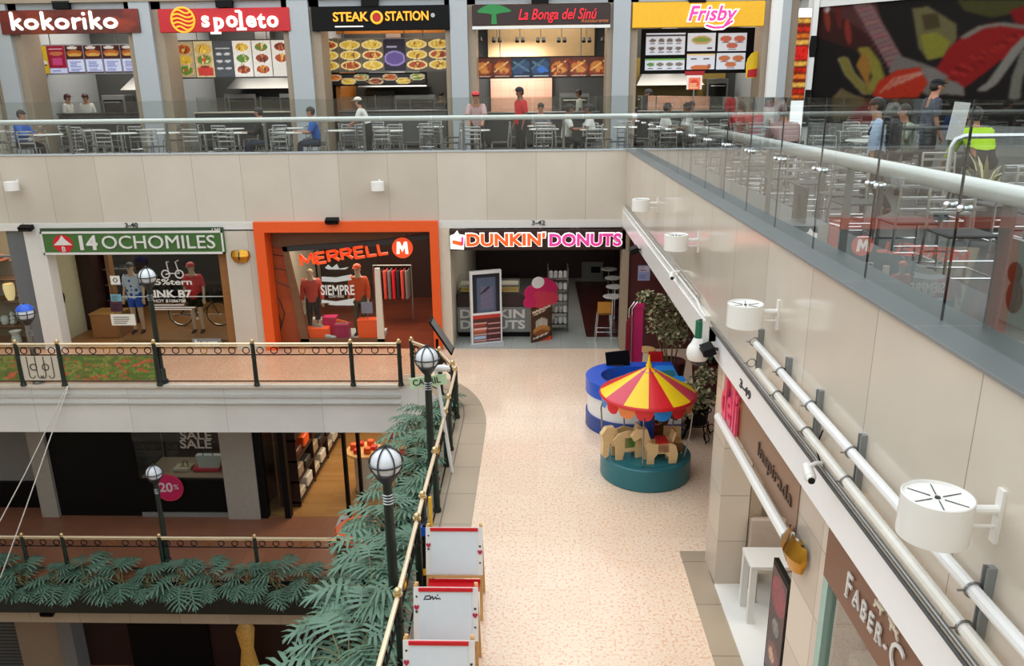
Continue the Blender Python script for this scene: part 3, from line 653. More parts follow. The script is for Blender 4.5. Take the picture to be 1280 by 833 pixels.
def hood(label, x0, x1, z=6.15):
    t = thing('extractor_hood', label, 'extractor hood', ((x0+x1)/2, 27.6, z), 'kitchen hoods')
    MB().add([(x0, 27.1, z), (x1, 27.1, z), (x1, 28.35, z), (x0, 28.35, z), (x0+.3, 27.7, z+.5), (x1-.3, 27.7, z+.5), (x1-.3, 28.35, z+.5), (x0+.3, 28.35, z+.5)], [(3, 2, 1, 0), (4, 5, 6, 7), (0, 1, 5, 4), (1, 2, 6, 5), (2, 3, 7, 6), (3, 0, 4, 7)]).build('canopy', m_('steel'), t, smooth=False)
    MB().box((x0+x1)/2-.25, (x0+x1)/2+.25, 27.8, 28.3, z+.5, 8.35).build('duct', m_('steel'), t)
def oven(label, x, w=1.0, h=1.7, Y=27.7, m='steel', kind='oven'):
    t = thing(kind, label, kind.replace('_', ' '), (x, Y, ZL4), 'kitchen appliances in the stalls')
    MB().rbox(x-w/2, x+w/2, Y, Y+.65, ZL4+.1, ZL4+h, .02).build('body', m_(m), t)
    n = 2 if h > 1.4 else 1
    for k in range(n):
        za = ZL4+.2+k*(h-.3)/n; d = MB().rbox(x-w/2+.06, x+w/2-.06, Y-.03, Y, za, za+(h-.3)/n-.06, .01).build('door', m_('black_gloss'), t)
        MB().tube([(x-w/2+.12, Y-.03, za+(h-.3)/n-.14), (x-w/2+.12, Y-.07, za+(h-.3)/n-.14), (x+w/2-.12, Y-.07, za+(h-.3)/n-.14), (x+w/2-.12, Y-.03, za+(h-.3)/n-.14)], .012, 6).build('handle', m_('chrome'), d)
    mb = MB()
    for sx in (-1, 1):
        for y in (.08, .57): mb.cyl((x+sx*(w/2-.08), Y+y, ZL4), (x+sx*(w/2-.08), Y+y, ZL4+.1), .03, n=8)
    mb.build('foot', m_('charcoal'), t)
hood('steel hood over the kitchen under the brown rounded-letter sign', -13.9, -12.2); hood('steel hood over the kitchen under the red serif sign', -10.3, -8.0)
hood('wide steel hood in the kitchen under the black amber-letter sign', -5.9, -3.6); hood('steel hood in the kitchen under the yellow sign', 3.3, 5.5, 6.1)
oven('dark double oven in the stall under the brown rounded-letter sign', -12.5, 1.0); oven('steel cabinet left of the workers in the stall under the brown sign', -14.5, .8, 1.7, m='mid_grey', kind='refrigerator')
oven('black glass oven at the left of the stall under the red sign', -10.1, 1.1, 1.7); oven('black glass oven right of centre under the red sign', -8.3, .9, 1.7)
oven('steel fridge in the stall with amber letters', -5.3, 1.0, 1.75, m='dark_grey', kind='refrigerator'); oven('grill oven in the middle of the stall with amber letters', -4.1, 1.4, 1.6)
oven('black oven right of the pink wall in the green tree stall', 1.3, 1.0, 1.6); oven('fryer cabinet under the yellow menu screens', 4.1, 1.2, 1.4, Y=27.4, kind='fryer'); oven('black drinks cooler at the right under the yellow sign', 6.0, .7, 2.0, Y=27.4,  kind='drinks_cooler')
struct('wall_kitchen_pink', MB().box(-1.55, .55, 28.2, 28.3, ZL4, 6.55).box(-3.05, -2.62, 28.2, 28.3, ZL4, 6.6), m_('pink_wall'))
struct('wall_kitchen_tan', MB().box(-1.6, 1.95, 27.9, 28.0, 6.9, 8.4), mat('stall_tan', (166, 138, 96), .5))
struct('wall_kitchen_olive', MB().box(3.0, 6.4, 28.1, 28.2, ZL4, 7), mat('olive_wall', (150, 126, 60), .5))
struct('wall_kitchen_wood', MB().box(-6.2, -2.65, 25.9, 26.0, 7.72, 8.3).box(-6.3, -6.15, 25.75, 28, ZL4, 7.6), mat('amber_wood', (180, 110, 40), .5))
lamp('pink_kitchen_light', (-.6, 27.2, 7.2), (1.6, .6), 60, (1, .92, .85), (.5, 0, 0))
# small spot lamps over the grilled meat panels
for i, px in enumerate((597, 621, 650, 676, 702, 733, 757)):
    p = at(px, 50, Y=26.0); t = thing('spot_lamp', '%s twin spot lamp from the left above the grilled meat panels' % ORD[i], 'lamp', (p.x, 26, p.z), 'spot lamps above the grilled meat panels')
    MB().cyl((p.x, 26, p.z+.05), (p.x, 26, 8.4), .012, n=6).build('stem', m_('steel'), t)
    for s in (-.09, .09): MB().cyl((p.x+s, 26, p.z+.06), (p.x+s, 25.93, p.z-.05), .05, .065, 10).build('lamp_head', m_('charcoal'), t)
# wall television at the far left stall
t = thing('television', 'small black framed television at the left edge of the brown sign stall', 'television', (-14.9, 24.6, 6.1))
p, q = at(20, 112, Y=24.6), at(47, 90, Y=24.6)
MB().rbox(p.x, q.x, 24.6, 24.68, p.z, q.z, .01).build('bezel', m_('black'), t); MB().box(p.x+.06, q.x-.06, 24.59, 24.6, p.z+.06, q.z-.06).build('screen', mat('tv_screen', (86, 84, 56), .2, var=.1), t)
MB().box((p.x+q.x)/2-.1, (p.x+q.x)/2+.1, 24.68, 24.85, p.z+.2, q.z-.2).tube([((p.x+q.x)/2, 24.8, q.z-.2), ((p.x+q.x)/2, 24.8, 8.4)], .02, 6).build('bracket', m_('charcoal'), t)
# red poster stand and round heart shaped board of the yellow stall
t = thing('poster_stand', 'red topped promotional poster on the counter under the yellow sign', 'poster', (4.6, 24.95, 5.45))
c = Canvas(14, 16, (226, 110, 80)); c.rect(0, 1, .85, 1, (230, 220, 210)).rect(0, .08, 0, 1, (230, 220, 210)).rect(.92, 1, 0, 1, (230, 220, 210)).ell(.5, .4, .3, .3, (206, 60, 40)).words(.2, .8, .1, .6, 4, (240, 200, 150), rr)
p, q = at(858, 112, Y=24.95), at(878, 94, Y=24.95); c.build('poster', (p.x, 24.95, p.z), X_, Z_, q.x-p.x, q.z-p.z, m_('lit_picture'), t); MB().box(p.x-.06, q.x+.06, 24.94, 25.0, q.z, q.z+.12).build('topper', m_('red'), t)
MB().box((p.x+q.x)/2-.02, (p.x+q.x)/2+.02, 24.97, 25.0, 5.45, p.z).build('post', m_('steel'), t)
t = thing('round_sign', 'round yellow and red food sign at the right end of the yellow stall', 'sign', (6.6, 24.6, 6.2))
p = at(944, 82, Y=24.4); MB().prism([(-.24, -.34), (.24, -.34), (.24, .1), (.2, .25), (.1, .36), (0, .4), (-.12, .34), (-.22, .2), (-.26, .05)], (p.x, 24.4, p.z), X_, Z_, .05).build('panel', m_('yellow'), t); MB().prism([(-.22, -.32), (.24, -.32), (.24, -.05), (-.2, -.12)], (p.x, 24.39, p.z), X_, Z_, .02).build('red_part', m_('red'), t)
MB().box(p.x+.16, p.x+.24, 24.45, 24.5, ZL4, p.z-.3).build('post', m_('tan'), t)
# ================================================================== balustrades of the food court
def nth(i):
    tens = {20: 'twent', 30: 'thirt', 40: 'fort', 50: 'fift'}
    if i < 20: return ORD[i]
    n = i+1; d, u = n//10*10, n % 10
    return tens[d]+'ieth' if u == 0 else tens[d]+'y-'+ORD[u-1]
GZ0, GZ1 = ZC+.01, 5.815
hz = at(420, 149, Y=18.25).z
t = thing('glass_balustrade', 'long clear glass balustrade with steel handrail across the back food court edge', 'balustrade', (-7, 18.12, ZC))
x = -15.9; mb = MB()
while x < 2.1:
    x1 = min(x+1.13, 2.14); MB().box(x+.006, x1-.006, 18.11, 18.122, GZ0, GZ1).build('glass_panel', m_('clear_glass'), t); x = x1
MB().tube([(-15.9, 18.25, hz), (2.25, 18.25, hz)], .055, 12).build('handrail', m_('rail_steel'), t)
for i in range(9):
    X = -15.2+2.26*i; MB().box(X-.03, X+.03, 18.24, 18.27, ZC, hz-.04).build('post', m_('steel'), t)
    MB().cyl((X, 18.12, hz-.1), (X, 18.25, hz-.1), .015, n=8).build('bracket', m_('chrome'), t)
t = thing('glass_balustrade', 'clear glass balustrade with thick steel handrail along the right-hand food court edge', 'balustrade', (2.2, 8, ZC))
ys = [-1.03+1.04*k for k in range(19)]
for a, b in zip(ys[:-1], ys[1:]): MB().box(2.194, 2.206, a+.005, min(b, 18.1)-.005, GZ0, GZ1).build('glass_panel', m_('clear_glass'), t)
for y in ys[1:-1]: MB().box(2.194, 2.206, y-.004, y+.004, GZ0, GZ1).build('joint_seal', m_('charcoal'), t)
MB().tube([(2.33, -1, 5.365), (2.33, 18.2, 5.365)], .052, 14).build('handrail', m_('rail_steel'), t)
for i, y in enumerate(ys[1:]):
    mb = MB()
    for s in (-.07, .07): mb.cyl((2.17, y+s, 5.28), (2.30, y+s, 5.28), .012, n=8).ball((2.172, y+s, 5.28), .02, 10, 6).ball((2.225, y+s, 5.28), .018, 10, 6)
    mb.build('glass_clip', m_('chrome'), t)
    if i % 2 == 0: MB().box(2.36, 2.39, y-.19, y-.11, ZC, 5.33).tube([(2.375, y-.15, 5.3), (2.33, y-.15, 5.33)], .015, 6).build('post', m_('bracket_grey'), t)

# ================================================================== people
def skel(pose):
    P = {'stand': (.93, .0, (.05, -.02, -.27), (.02, .09, -.24), (.01, .02, -.43), (0, -.03, -.41)),
         'bend': (.90, .42, (.05, .1, -.25), (-.04, .2, -.12), (.02, .04, -.42), (0, -.04, -.40)),
         'sit': (.54, .16, (.05, .1, -.25), (-.07, .23, .02), (.05, .42, -.01), (0, .02, -.42)),
         'stoop': (.60, .75, (.05, .12, -.24), (-.04, .2, -.14), (.06, .4, -.02), (0, .0, -.46)),
         'walk': (.92, .08, (.05, -.06, -.26), (.0, .1, -.22), (.01, .12, -.40), (0, -.02, -.41))}[pose]
    pz, lean, el, wr, kn, an = P; V3 = Vector
    ax = V3((0, math.sin(lean), math.cos(lean))); J = {}; E = []
    pel = V3((0, 0, pz)); J['pel'] = (pel, (.15, .11)); J['waist'] = (pel+ax*.17, (.135, .10)); J['chest'] = (pel+ax*.36, (.165, .115)); J['neck'] = (pel+ax*.52, (.062, .062))
    hb = J['neck'][0]+V3((0, .035, .085)); up = V3((0, math.sin(lean*.3), math.cos(lean*.3)))
    J['hb'] = (hb, (.068, .075)); J['hm'] = (hb+up*.085, (.078, .098)); J['ht'] = (hb+up*.165+V3((0, -.005, 0)), (.058, .07))
    E += [('pel', 'waist'), ('waist', 'chest'), ('chest', 'neck'), ('neck', 'hb'), ('hb', 'hm'), ('hm', 'ht')]
    for s, n in ((-1, 'L'), (1, 'R')):
        sh = pel+ax*.45+V3((s*.175, 0, 0)); fl = -1 if pose == 'walk' and s < 0 else 1
        m = lambda v: V3((v[0]*s, v[1]*fl, v[2]))
        e = sh+m(el); w_ = e+m(wr) if fl > 0 else e+V3((0, -.02, -.25)); d = (w_-e).normalized()
        J['sh'+n] = (sh, (.06, .06)); J['el'+n] = (e, (.043, .043)); J['wr'+n] = (w_, (.028, .028)); J['pa'+n] = (w_+d*.07, (.034, .02))
        E += [('chest', 'sh'+n), ('sh'+n, 'el'+n), ('el'+n, 'wr'+n), ('wr'+n, 'pa'+n)]
        u, q = frame(d); lat = V3((1, 0, 0)); lat = (lat-d*lat.dot(d)).normalized(); dn = d.cross(lat)
        if dn.z > 0: dn = -dn
        for k, (o, ln) in enumerate(((-.028, .07), (-.009, .08), (.010, .075), (.028, .06))):
            b = w_+d*.085+lat*o; J['f%d%s' % (k, n)] = (b, (.010, .010)); J['g%d%s' % (k, n)] = (b+d*ln*.55+dn*.008, (.009, .009)); J['h%d%s' % (k, n)] = (b+d*ln*.85+dn*.03, (.008, .008))
            E += [('pa'+n, 'f%d%s' % (k, n)), ('f%d%s' % (k, n), 'g%d%s' % (k, n)), ('g%d%s' % (k, n), 'h%d%s' % (k, n))]
        tb = w_+d*.035-lat*s*.03; J['t0'+n] = (tb, (.013, .013)); J['t1'+n] = (tb+d*.045-lat*s*.025+dn*.01, (.010, .010)); E += [('wr'+n, 't0'+n), ('t0'+n, 't1'+n)]
        hip = pel+V3((s*.09, 0, -.05)); k_ = hip+V3((kn[0]*s, kn[1], kn[2])); a_ = k_+V3((0, an[1], an[2]))
        if pose == 'walk' and s > 0: k_ = hip+V3((.01, -.04, -.43)); a_ = k_+V3((0, -.24, -.33))
        J['hip'+n] = (hip, (.095, .09)); J['kn'+n] = (k_, (.062, .062)); J['an'+n] = (a_, (.04, .042)); J['toe'+n] = (a_+V3((s*.015, .17, -.055)), (.04, .03))
        E += [('pel', 'hip'+n), ('hip'+n, 'kn'+n), ('kn'+n, 'an'+n), ('an'+n, 'toe'+n)]
    return J, E
BODY = {}; CROWD = []
def body(pose):
    if pose in BODY: return BODY[pose]
    J, E = skel(pose); names = list(J); idx = {n: i for i, n in enumerate(names)}
    me = bpy.data.meshes.new('skel'); me.from_pydata([tuple(J[n][0]) for n in names], [(idx[a], idx[b]) for a, b in E], [])
    ob = bpy.data.objects.new('skel', me); COL.objects.link(ob)
    md = ob.modifiers.new('s', 'SKIN'); md.use_smooth_shade = True
    if not me.skin_vertices: me.skin_vertices.new() if hasattr(me.skin_vertices, 'new') else None
    if not me.skin_vertices:
        bpy.context.view_layer.objects.active = ob; bpy.ops.mesh.customdata_skin_add()
    for i, n in enumerate(names):
        me.skin_vertices[0].data[i].radius = J[n][1]; me.skin_vertices[0].data[i].use_root = (n == 'pel')
    ss = ob.modifiers.new('u', 'SUBSURF'); ss.levels = 1; ss.render_levels = 1
    bpy.context.view_layer.update(); dg = bpy.context.evaluated_depsgraph_get()
    ev = ob.evaluated_get(dg); m2 = ev.to_mesh(); vs = [v.co.copy() for v in m2.vertices]; fs = [tuple(p.vertices) for p in m2.polygons]; nr = [v.normal.copy() for v in m2.vertices]
    ev.to_mesh_clear(); bpy.data.objects.remove(ob); bpy.data.meshes.remove(me)
    bones = []
    for v in vs:
        best = None
        for a, b in E:
            p, q = J[a][0], J[b][0]; d = q-p; t = max(0, min(1, (v-p).dot(d)/max(d.length_squared, 1e-9))); r = ((J[a][1][0]*(1-t)+J[b][1][0]*t))
            ds = (v-p-d*t).length-r*.9
            if best is None or ds < best[0]: best = (ds, a, b, t)
        bones.append(best[1:])
    BODY[pose] = (J, vs, fs, nr, bones); return BODY[pose]
def garment(pose, test, off):
    J, vs, fs, nr, bones = body(pose); keep = [test(*b) for b in bones]; mp = {}; mb = MB()
    for f in fs:
        if all(keep[i] for i in f):
            for i in f:
                if i not in mp: mp[i] = len(mb.v); mb.v.append(tuple(vs[i]+nr[i]*off))
            mb.f.append(tuple(mp[i] for i in f)); mb.m.append(0)
    return mb
def shirt_t(sl):
    def f(a, b, t):
        if b[:2] in ('wa', 'ch', 'sh') or a == 'pel' and b == 'waist': return True
        if a == 'chest' and b == 'neck': return t < .7
        if b[:2] == 'el': return t < sl
        if b[:2] == 'wr': return t < sl-1
        return b[:3] == 'hip' and t < .4
    return f
def trouser_t(a, b, t): return b[:3] == 'hip' or b[:2] == 'kn' or (b[:2] == 'an' and t < .93) or (a == 'pel' and t < .75)
def shorts_t(a, b, t): return b[:3] == 'hip' or (b[:2] == 'kn' and t < .62) or (a == 'pel' and t < .75)
def shoe_t(a, b, t): return b[:3] == 'toe' or (b[:2] == 'an' and t > .9)
GC = {}
def person(label, pose, loc, rz, shirt, trousers='dark_cloth', sl=.8, cap=None, hair='hair', skin='skin', scale=1, name='person', group=None, cat='person', bag=None, shorts=False):
    t = thing(name, label, cat, (0, 0, 0), group); J, vs, fs, nr, bones = body(pose)
    def part(nm, key, maker, m):
        if (pose, key) not in GC: GC[(pose, key)] = maker()
        o = GC[(pose, key)].build(nm, m if isinstance(m, list) else m_(m), t, ang=80); return o
    def mk():
        mb = MB(); mb.v = [tuple(v) for v in vs]; mb.f = list(fs); mb.m = [0]*len(fs); h = J['hm'][0]; k = h+Vector((0, .088, -.015))
        mb.add([k+Vector(p) for p in ((-.014, .0, -.03), (.014, 0, -.03), (0, .022, -.03), (0, .004, .02))], [(0, 1, 2), (1, 3, 2), (3, 0, 2), (1, 0, 3)])
        for s in (-1, 1): mb.ball(h+Vector((s*.079, 0, -.01)), (.012, .022, .032), 8, 5)
        mb.mi(1)
        for s in (-1, 1): mb.ball(h+Vector((s*.032, .082, .008)), (.013, .01, .008), 8, 5)
        mb.mi(2).ball(h+Vector((0, .084, -.062)), (.024, .008, .007), 8, 5); return mb
    part('body', 'b', mk, [m_(skin), m_('black'), m_('heart') if name == 'person' else m_(skin)])
    part('shirt', 's%.2f' % sl, lambda: garment(pose, shirt_t(sl), .022), shirt)
    part('shorts' if shorts else 'trousers', 't%d' % shorts, lambda: garment(pose, shorts_t if shorts else trouser_t, .014), trousers); part('shoe', 'f', lambda: garment(pose, shoe_t, .012), 'black')
    h = J['hm'][0]
    if hair: part('hair', 'h', lambda: MB().ball(h+Vector((0, -.012, .022)), (.092, .106, .1), 14, 8, -.1, PI/2).ball(h+Vector((0, -.035, -.01)), (.084, .08, .085), 12, 8, -1.0, .6), hair)
    if cap: part('cap', 'c', lambda: MB().ball(h+Vector((0, 0, .04)), (.098, .115, .09), 14, 6, 0, PI/2).prism([(.075*math.cos(a), .09*math.sin(a)) for a in [PI*i/8 for i in range(9)]], h+Vector((0, .08, .045)), X_, Y_, .012), cap)
    if bag:
        c_ = J['chest'][0]; MB().rbox(-.16, .16, c_.y-.32, c_.y-.13, c_.z-.3, c_.z+.14, .05).tube([(-.1, c_.y-.14, c_.z-.2), (-.15, c_.y+.13, c_.z-.05), (-.12, c_.y+.05, c_.z+.13), (-.1, c_.y-.14, c_.z+.12)], .018, 6).build('backpack', m_(bag), t)
    place(t, loc, rz, scale=scale); CROWD.append((loc[0], loc[1], rz, pose, loc[2]))
    return t
def floor_at(px, Y, Z=ZL4): p = at(px, 140, Y=Y); return (p.x, Y, Z)
FL, FR, FC, FA = PI/2, -PI/2, PI, 0        # facing left, right, the camera, away
person('person in a blue top sitting at the far left table behind the glass railing', 'sit', floor_at(20, 19.6), FR, 'blue_cloth', sl=1.7, skin='skin')
person('person with dark hair in a dark jacket sitting left of the second pillar', 'sit', floor_at(329, 19.6), FL, 'dark_cloth', 'denim', sl=1.85)
person('person in a bright blue shirt sitting beside the second grey pillar, looking left', 'sit', floor_at(394, 19.5), FL+.3, 'blue_cloth', 'denim', sl=.9)
person('person in a white jersey and pale cap leaning over a table under the amber-letter sign', 'bend', floor_at(460, 20.3), FL, 'white_cloth', sl=.95, cap='cream', scale=.93)
person('person in a red cap and pale striped shirt standing over a table facing the atrium', 'bend', floor_at(596, 20.4), FC, mat('striped_cloth', (206, 170, 170), .8, var=.18, scale=60), sl=.9, cap='red', scale=.99)
person('person in a bright red shirt and dark cap standing with back turned beside a table', 'stand', floor_at(651, 20.2), FL+.5, 'red_cloth', sl=.9, cap='dark_cloth', skin='skin_dark')
person('person in a grey shirt sitting further back near the pink kitchen wall', 'sit', floor_at(676, 22.6), FC, 'grey_cloth', sl=.9)
person('person in a white shirt sitting at a table under the green tree sign', 'sit', floor_at(706, 19.5), FR, 'white_cloth', sl=.8, skin='skin_dark')
person('person in a white top sitting left of the rightmost grey pillar behind the railing', 'sit', floor_at(741, 19.6), FL, 'white_cloth', sl=.8, hair='hair', skin='skin_dark')
person('person in a white shirt standing where the back and right railings meet', 'bend', floor_at(822, 20.6), FL, 'white_cloth', sl=.9, skin='skin_dark')
for i, (px, lb) in enumerate(((86, 'left worker in white shirt and dark red cap behind the charcoal counter'), (110, 'right worker in white shirt and dark red cap behind the charcoal counter'))):
    person('food stall '+lb, 'stand', floor_at(px, 26.0), FC if i else FR, 'white_cloth', sl=.9, cap='maroon', group='workers behind the charcoal counter')
person('kitchen worker in white behind the counter at the right of the green tree stall', 'stand', floor_at(724, 26.3), FL, 'white_cloth', sl=.9, skin='skin_dark', scale=.98)
person('kitchen worker in dark clothes beside the pink wall of the amber-letter stall', 'stand', floor_at(553, 26.4), FC, 'dark_cloth', sl=.9, cap='black', scale=.95)
person('person in a red top sitting left of another red top under the yellow stall', 'sit', floor_at(927, 20.4), FA, 'red_cloth', sl=.9)
person('person in a red top sitting nearest the beige pillar under the yellow stall', 'sit', floor_at(943, 19.8), FA, 'red_cloth', sl=.9)
person('person in a pale pink patterned shirt stooping with back turned behind the right glass railing', 'stoop', floor_at(990, 13.4), FA, mat('pink_pattern', (176, 142, 140), .85, var=.3, scale=70), 'dark_cloth', sl=.8, scale=1.08)
person('person in a light blue shirt walking with a dark backpack behind the right glass railing', 'walk', floor_at(1102, 10.2), FL-.3, 'pale_blue_cloth', 'dark_cloth', sl=1.5, bag='dark_cloth', scale=.86)
person('person in a dark cap and blue shirt standing in front of the food mural', 'stand', floor_at(1164, 13.5), FR, 'navy', 'dark_cloth', sl=.9, cap='black')
person('person in a bright yellow green jacket stooping in front of the food mural', 'stoop', floor_at(1240, 11.4), FA, 'hivis', 'dark_cloth', sl=1.9, scale=1.05)
person('person in a pale green patterned shirt sitting between the walker and the dark cap', 'sit', floor_at(1139, 14), FL, mat('pale_pattern', (170, 180, 160), .85, var=.3, scale=50), sl=.9)

# ================================================================== food court tables and chairs
def proto_chair():
    t = thing('cafe_chair', 'x', 'chair'); s = m_('chrome')
    MB().rbox(-.2, .2, -.2, .2, .44, .465, .012).build('seat', m_('seat_dark'), t)
    for sx in (-1, 1):
        MB().tube([(sx*.2, .21, 0), (sx*.19, .19, .44)], .013, 7).build('leg', s, t); MB().tube([(sx*.2, -.23, 0), (sx*.19, -.2, .44), (sx*.185, -.24, .86)], .013, 7).build('leg', s, t)
        MB().tube([(sx*.198, .205, .12), (sx*.198, -.22, .12)], .009, 6).build('stretcher', s, t)
    for z in (.12, .26): MB().tube([(-.197, .2, z), (.197, .2, z)], .010, 6).build('stretcher', s, t); MB().tube([(-.197, -.215, z), (.197, -.215, z)], .010, 6).build('stretcher', s, t)
    for z in (.58, .68, .78, .85): MB().rbox(-.185, .185, -.238-(z-.6)*.1, -.222-(z-.6)*.1, z-.014, z+.014, .004).build('back_slat', s, t)
    return t
def proto_table():
    t = thing('cafe_table', 'x', 'table'); MB().lathe([(0, .725), (.36, .725), (.375, .74), (.36, .755), (0, .755)], n=28).build('tabletop', m_('table_white'), t)
    MB().cyl((0, 0, .03), (0, 0, .725), .032, n=10).build('column', m_('chrome'), t)
    for a in range(4): c_, s_ = math.cos(a*PI/2+.78), math.sin(a*PI/2+.78); MB().tube([(0, 0, .06), (c_*.3, s_*.3, .02)], .018, 6).build('foot', m_('chrome'), t)
    return t
CH, TB = proto_chair(), proto_table(); first = {'c': True, 't': True}
def put(kind, x, y, rz, label, group):
    src = CH if kind == 'c' else TB
    o = src if first[kind] else copy_tree(src); first[kind] = False
    return place(o, (x, y, ZL4), rz, label, group)
placed = []
def clear(x, y, r, kinds='tcp'): return all(math.hypot(x-a, y-b) > r for k, a, b in placed if k in kinds)
for x, y, rz, pose, z in CROWD:
    if abs(z-ZL4) < .01: placed.append(('p', x, y))
LAY = {'back': [[], []], 'counter': [[], []], 'side': [[], []], 'mural': [[], []]}
for x, y, rz, pose, z in CROWD:
    if z == ZL4 and pose in ('sit', 'bend') and y < 24:
        z_ = 'back' if y < 21.5 and x < 3 else 'counter' if x < 3 else 'mural'; d = (.66 if pose == 'sit' else .74); tx, ty = x-math.sin(rz)*d, y+math.cos(rz)*d
        if clear(tx, ty, .72, 't') and ty < 23.5: LAY[z_][0].append((tx, ty)); placed.append(('t', tx, ty))
        if pose == 'sit': LAY[z_][1].append((x, y-.0, rz)); placed.append(('c', x, y))
def tab(zone, x, y):
    if clear(x, y, .95, 't') and clear(x, y, .62, 'cp'): LAY[zone][0].append((x, y)); placed.append(('t', x, y)); return True
def cha(zone, x, y, r):
    if clear(x, y, .5, 'cp') and clear(x, y, .52, 't'): LAY[zone][1].append((x, y, r)); placed.append(('c', x, y))
for px in (8, 60, 100, 150, 205, 255, 300, 360, 430, 485, 530, 575, 622, 680, 765): tab('back', at(px, 160, Y=19.9).x, 19.9)
for i in range(10): tab('counter', -14.6+1.95*i+.3*(i % 2), 22.2)
for i in range(8): tab('side', 3.3+.12*(i % 2), 3.9+1.9*i); tab('side', 4.7, 4.9+1.9*i)
for i in range(4): tab('mural', 5.9+.5*i, 13.4+1.7*i)
for zone in LAY:
    for x, y in list(LAY[zone][0]):
        if zone in ('back', 'counter', 'mural'): cha(zone, x-.6, y+.02, -PI/2); cha(zone, x+.6, y-.02, PI/2)
        if zone != 'mural': cha(zone, x, y-.62, 0)
        if zone == 'side' or x > -5: cha(zone, x+.02, y+.62, PI)
TXT = {'back': 'from the left in the row just behind the back glass railing', 'counter': 'from the left in front of the food counters', 'side': 'from the near end beside the right glass railing', 'mural': 'from the near end in front of the food mural'}
for zone in LAY:
    key = (lambda q: q[1]) if zone in ('side', 'mural') else (lambda q: q[0])
    for i, q in enumerate(sorted(LAY[zone][0], key=key)):
        o = put('t', q[0], q[1], 0, '%s round %s table %s' % (nth(i), 'dark' if zone == 'side' else 'white', TXT[zone]), 'round tables '+TXT[zone].split(' ', 3)[3])
        if zone == 'side':
            if not i: DT = bpy.data.meshes.new_from_object(o.children[0]); DT.materials.clear(); DT.materials.append(m_('charcoal'))
            for ch in o.children:
                if ch.name.startswith('tabletop'): ch.data = DT
    for i, q in enumerate(sorted(LAY[zone][1], key=key)):
        put('c', q[0], q[1], q[2], '%s steel ladder-back chair %s' % (nth(i), TXT[zone]), 'steel chairs '+TXT[zone].split(' ', 3)[3])

# ================================================================== food mural and its frame
MO = Vector((7.78, 23.45, 0)); MD = Vector((1, -1, 0)).normalized(); MW, MZ0, MZ1 = 7.2, 5.0, 8.06
def mur(px, py):
    d = CR*((px-640)/FPX)-CU*((py-416.5)/FPX)+CF; N = Vector((1, 1, 0)); k = (MO-CAM).dot(N)/d.dot(N); p = CAM+d*k
    return ((p-MO).dot(MD)/MW, (p.z-MZ0)/(MZ1-MZ0))
mp = lambda *pts: [mur(a+1000, b) for a, b in pts]
c = Canvas(330, 150, (34, 29, 27)); g = np.random.RandomState(4)
c.poly(mp((18, 0), (70, 0), (100, 70), (60, 60), (18, 45)), (66, 34, 30)); c.poly(mp((20, 2), (95, 2), (112, 60), (80, 40)), (92, 52, 50))
for a, b, w_, col in ((34, 24, 9, (150, 58, 40)), (60, 40, 8, (150, 54, 40)), (48, 20, 7, (110, 40, 34))): u, v = mur(1000+a, b); c.ell(u, v, .012, .11, col, .1)
for i in range(15): a, b = 78+3.1*i, 6+5.4*i; u, v = mur(1000+a, b); c.ell(u, v, .032, .055, (140+10*(i % 3), 104+14*(i % 2), 108), .5); 
for i in range(14): p = mp((66+3.1*i, 12+5.6*i), (90+3.1*i, 6+5.4*i)); c.line(p[0], p[1], .004, (118, 76, 80))
def leafp(pts, w_, col, rim): c.curve(mp(*pts), w_*1.3, rim).curve(mp(*pts), w_, col)
leafp(((54, 74), (62, 92), (76, 108), (84, 116)), .016, (140, 128, 60), (170, 160, 120)); leafp(((80, 62), (92, 78), (98, 96), (90, 112)), .020, (150, 140, 58), (110, 96, 40)); c.poly(mp((70, 82), (80, 60), (88, 80), (86, 112)), (172, 120, 50))
c.poly(mp((140, 10), (160, 8), (196, 30), (196, 48), (184, 70), (160, 76), (148, 60)), (116, 108, 70)); c.poly(mp((150, 44), (170, 40), (188, 52), (178, 72), (158, 74)), (146, 140, 50)); c.poly(mp((152, 18), (172, 16), (176, 34), (156, 38)), (78, 66, 40))
c.poly(mp((120, 68), (150, 78), (200, 96), (206, 116), (160, 120), (110, 90)), (128, 118, 112))
c.poly(mp((90, 120), (98, 102), (120, 88), (150, 84), (172, 92), (160, 104), (148, 122), (100, 124)), (196, 52, 30))
for i in range(6): c.curve(mp((100+i*9, 116-i*4), (118+i*9, 98-i*2), (150+i*5, 90+i)), .0045, (216, 150, 130))
c.poly(mp((150, 86), (180, 84), (204, 100), (206, 120), (180, 118), (160, 104)), (136, 128, 122)); c.poly(mp((170, 96), (185, 100), (176, 116), (160, 118)), (122, 100, 60))
c.poly(mp((170, 86), (186, 60), (206, 42), (240, 28), (282, 30), (282, 52), (256, 72), (230, 92), (206, 110), (190, 98)), (156, 30, 28))
for i in range(34): u, v = mur(1182+i*2.8+6*g.rand(), 92-i*1.75+12*g.rand()); c.ell(u, v, .007, .02, [(184, 48, 40), (128, 22, 24)][i % 2], .6)
c.curve(mp((206, 46), (226, 34), (252, 30), (282, 34)), .014, (140, 128, 118))
c.curve(mp((228, 112), (240, 104), (256, 82), (270, 62), (284, 48)), .017, (146, 140, 132)); c.curve(mp((268, 122), (272, 96), (284, 64)), .017, (126, 124, 112))
c.poly(mp((196, 0), (284, 0), (284, 14), (240, 22), (206, 14)), (74, 72, 36)); c.poly(mp((262, 14), (284, 6), (284, 30), (268, 28)), (140, 24, 24)); c.poly(mp((40, 122), (52, 110), (66, 118), (80, 122), (90, 150), (40, 150)), (120, 104, 70)); c.poly(mp((64, 140), (92, 124), (96, 156), (64, 158)), (150, 40, 40))
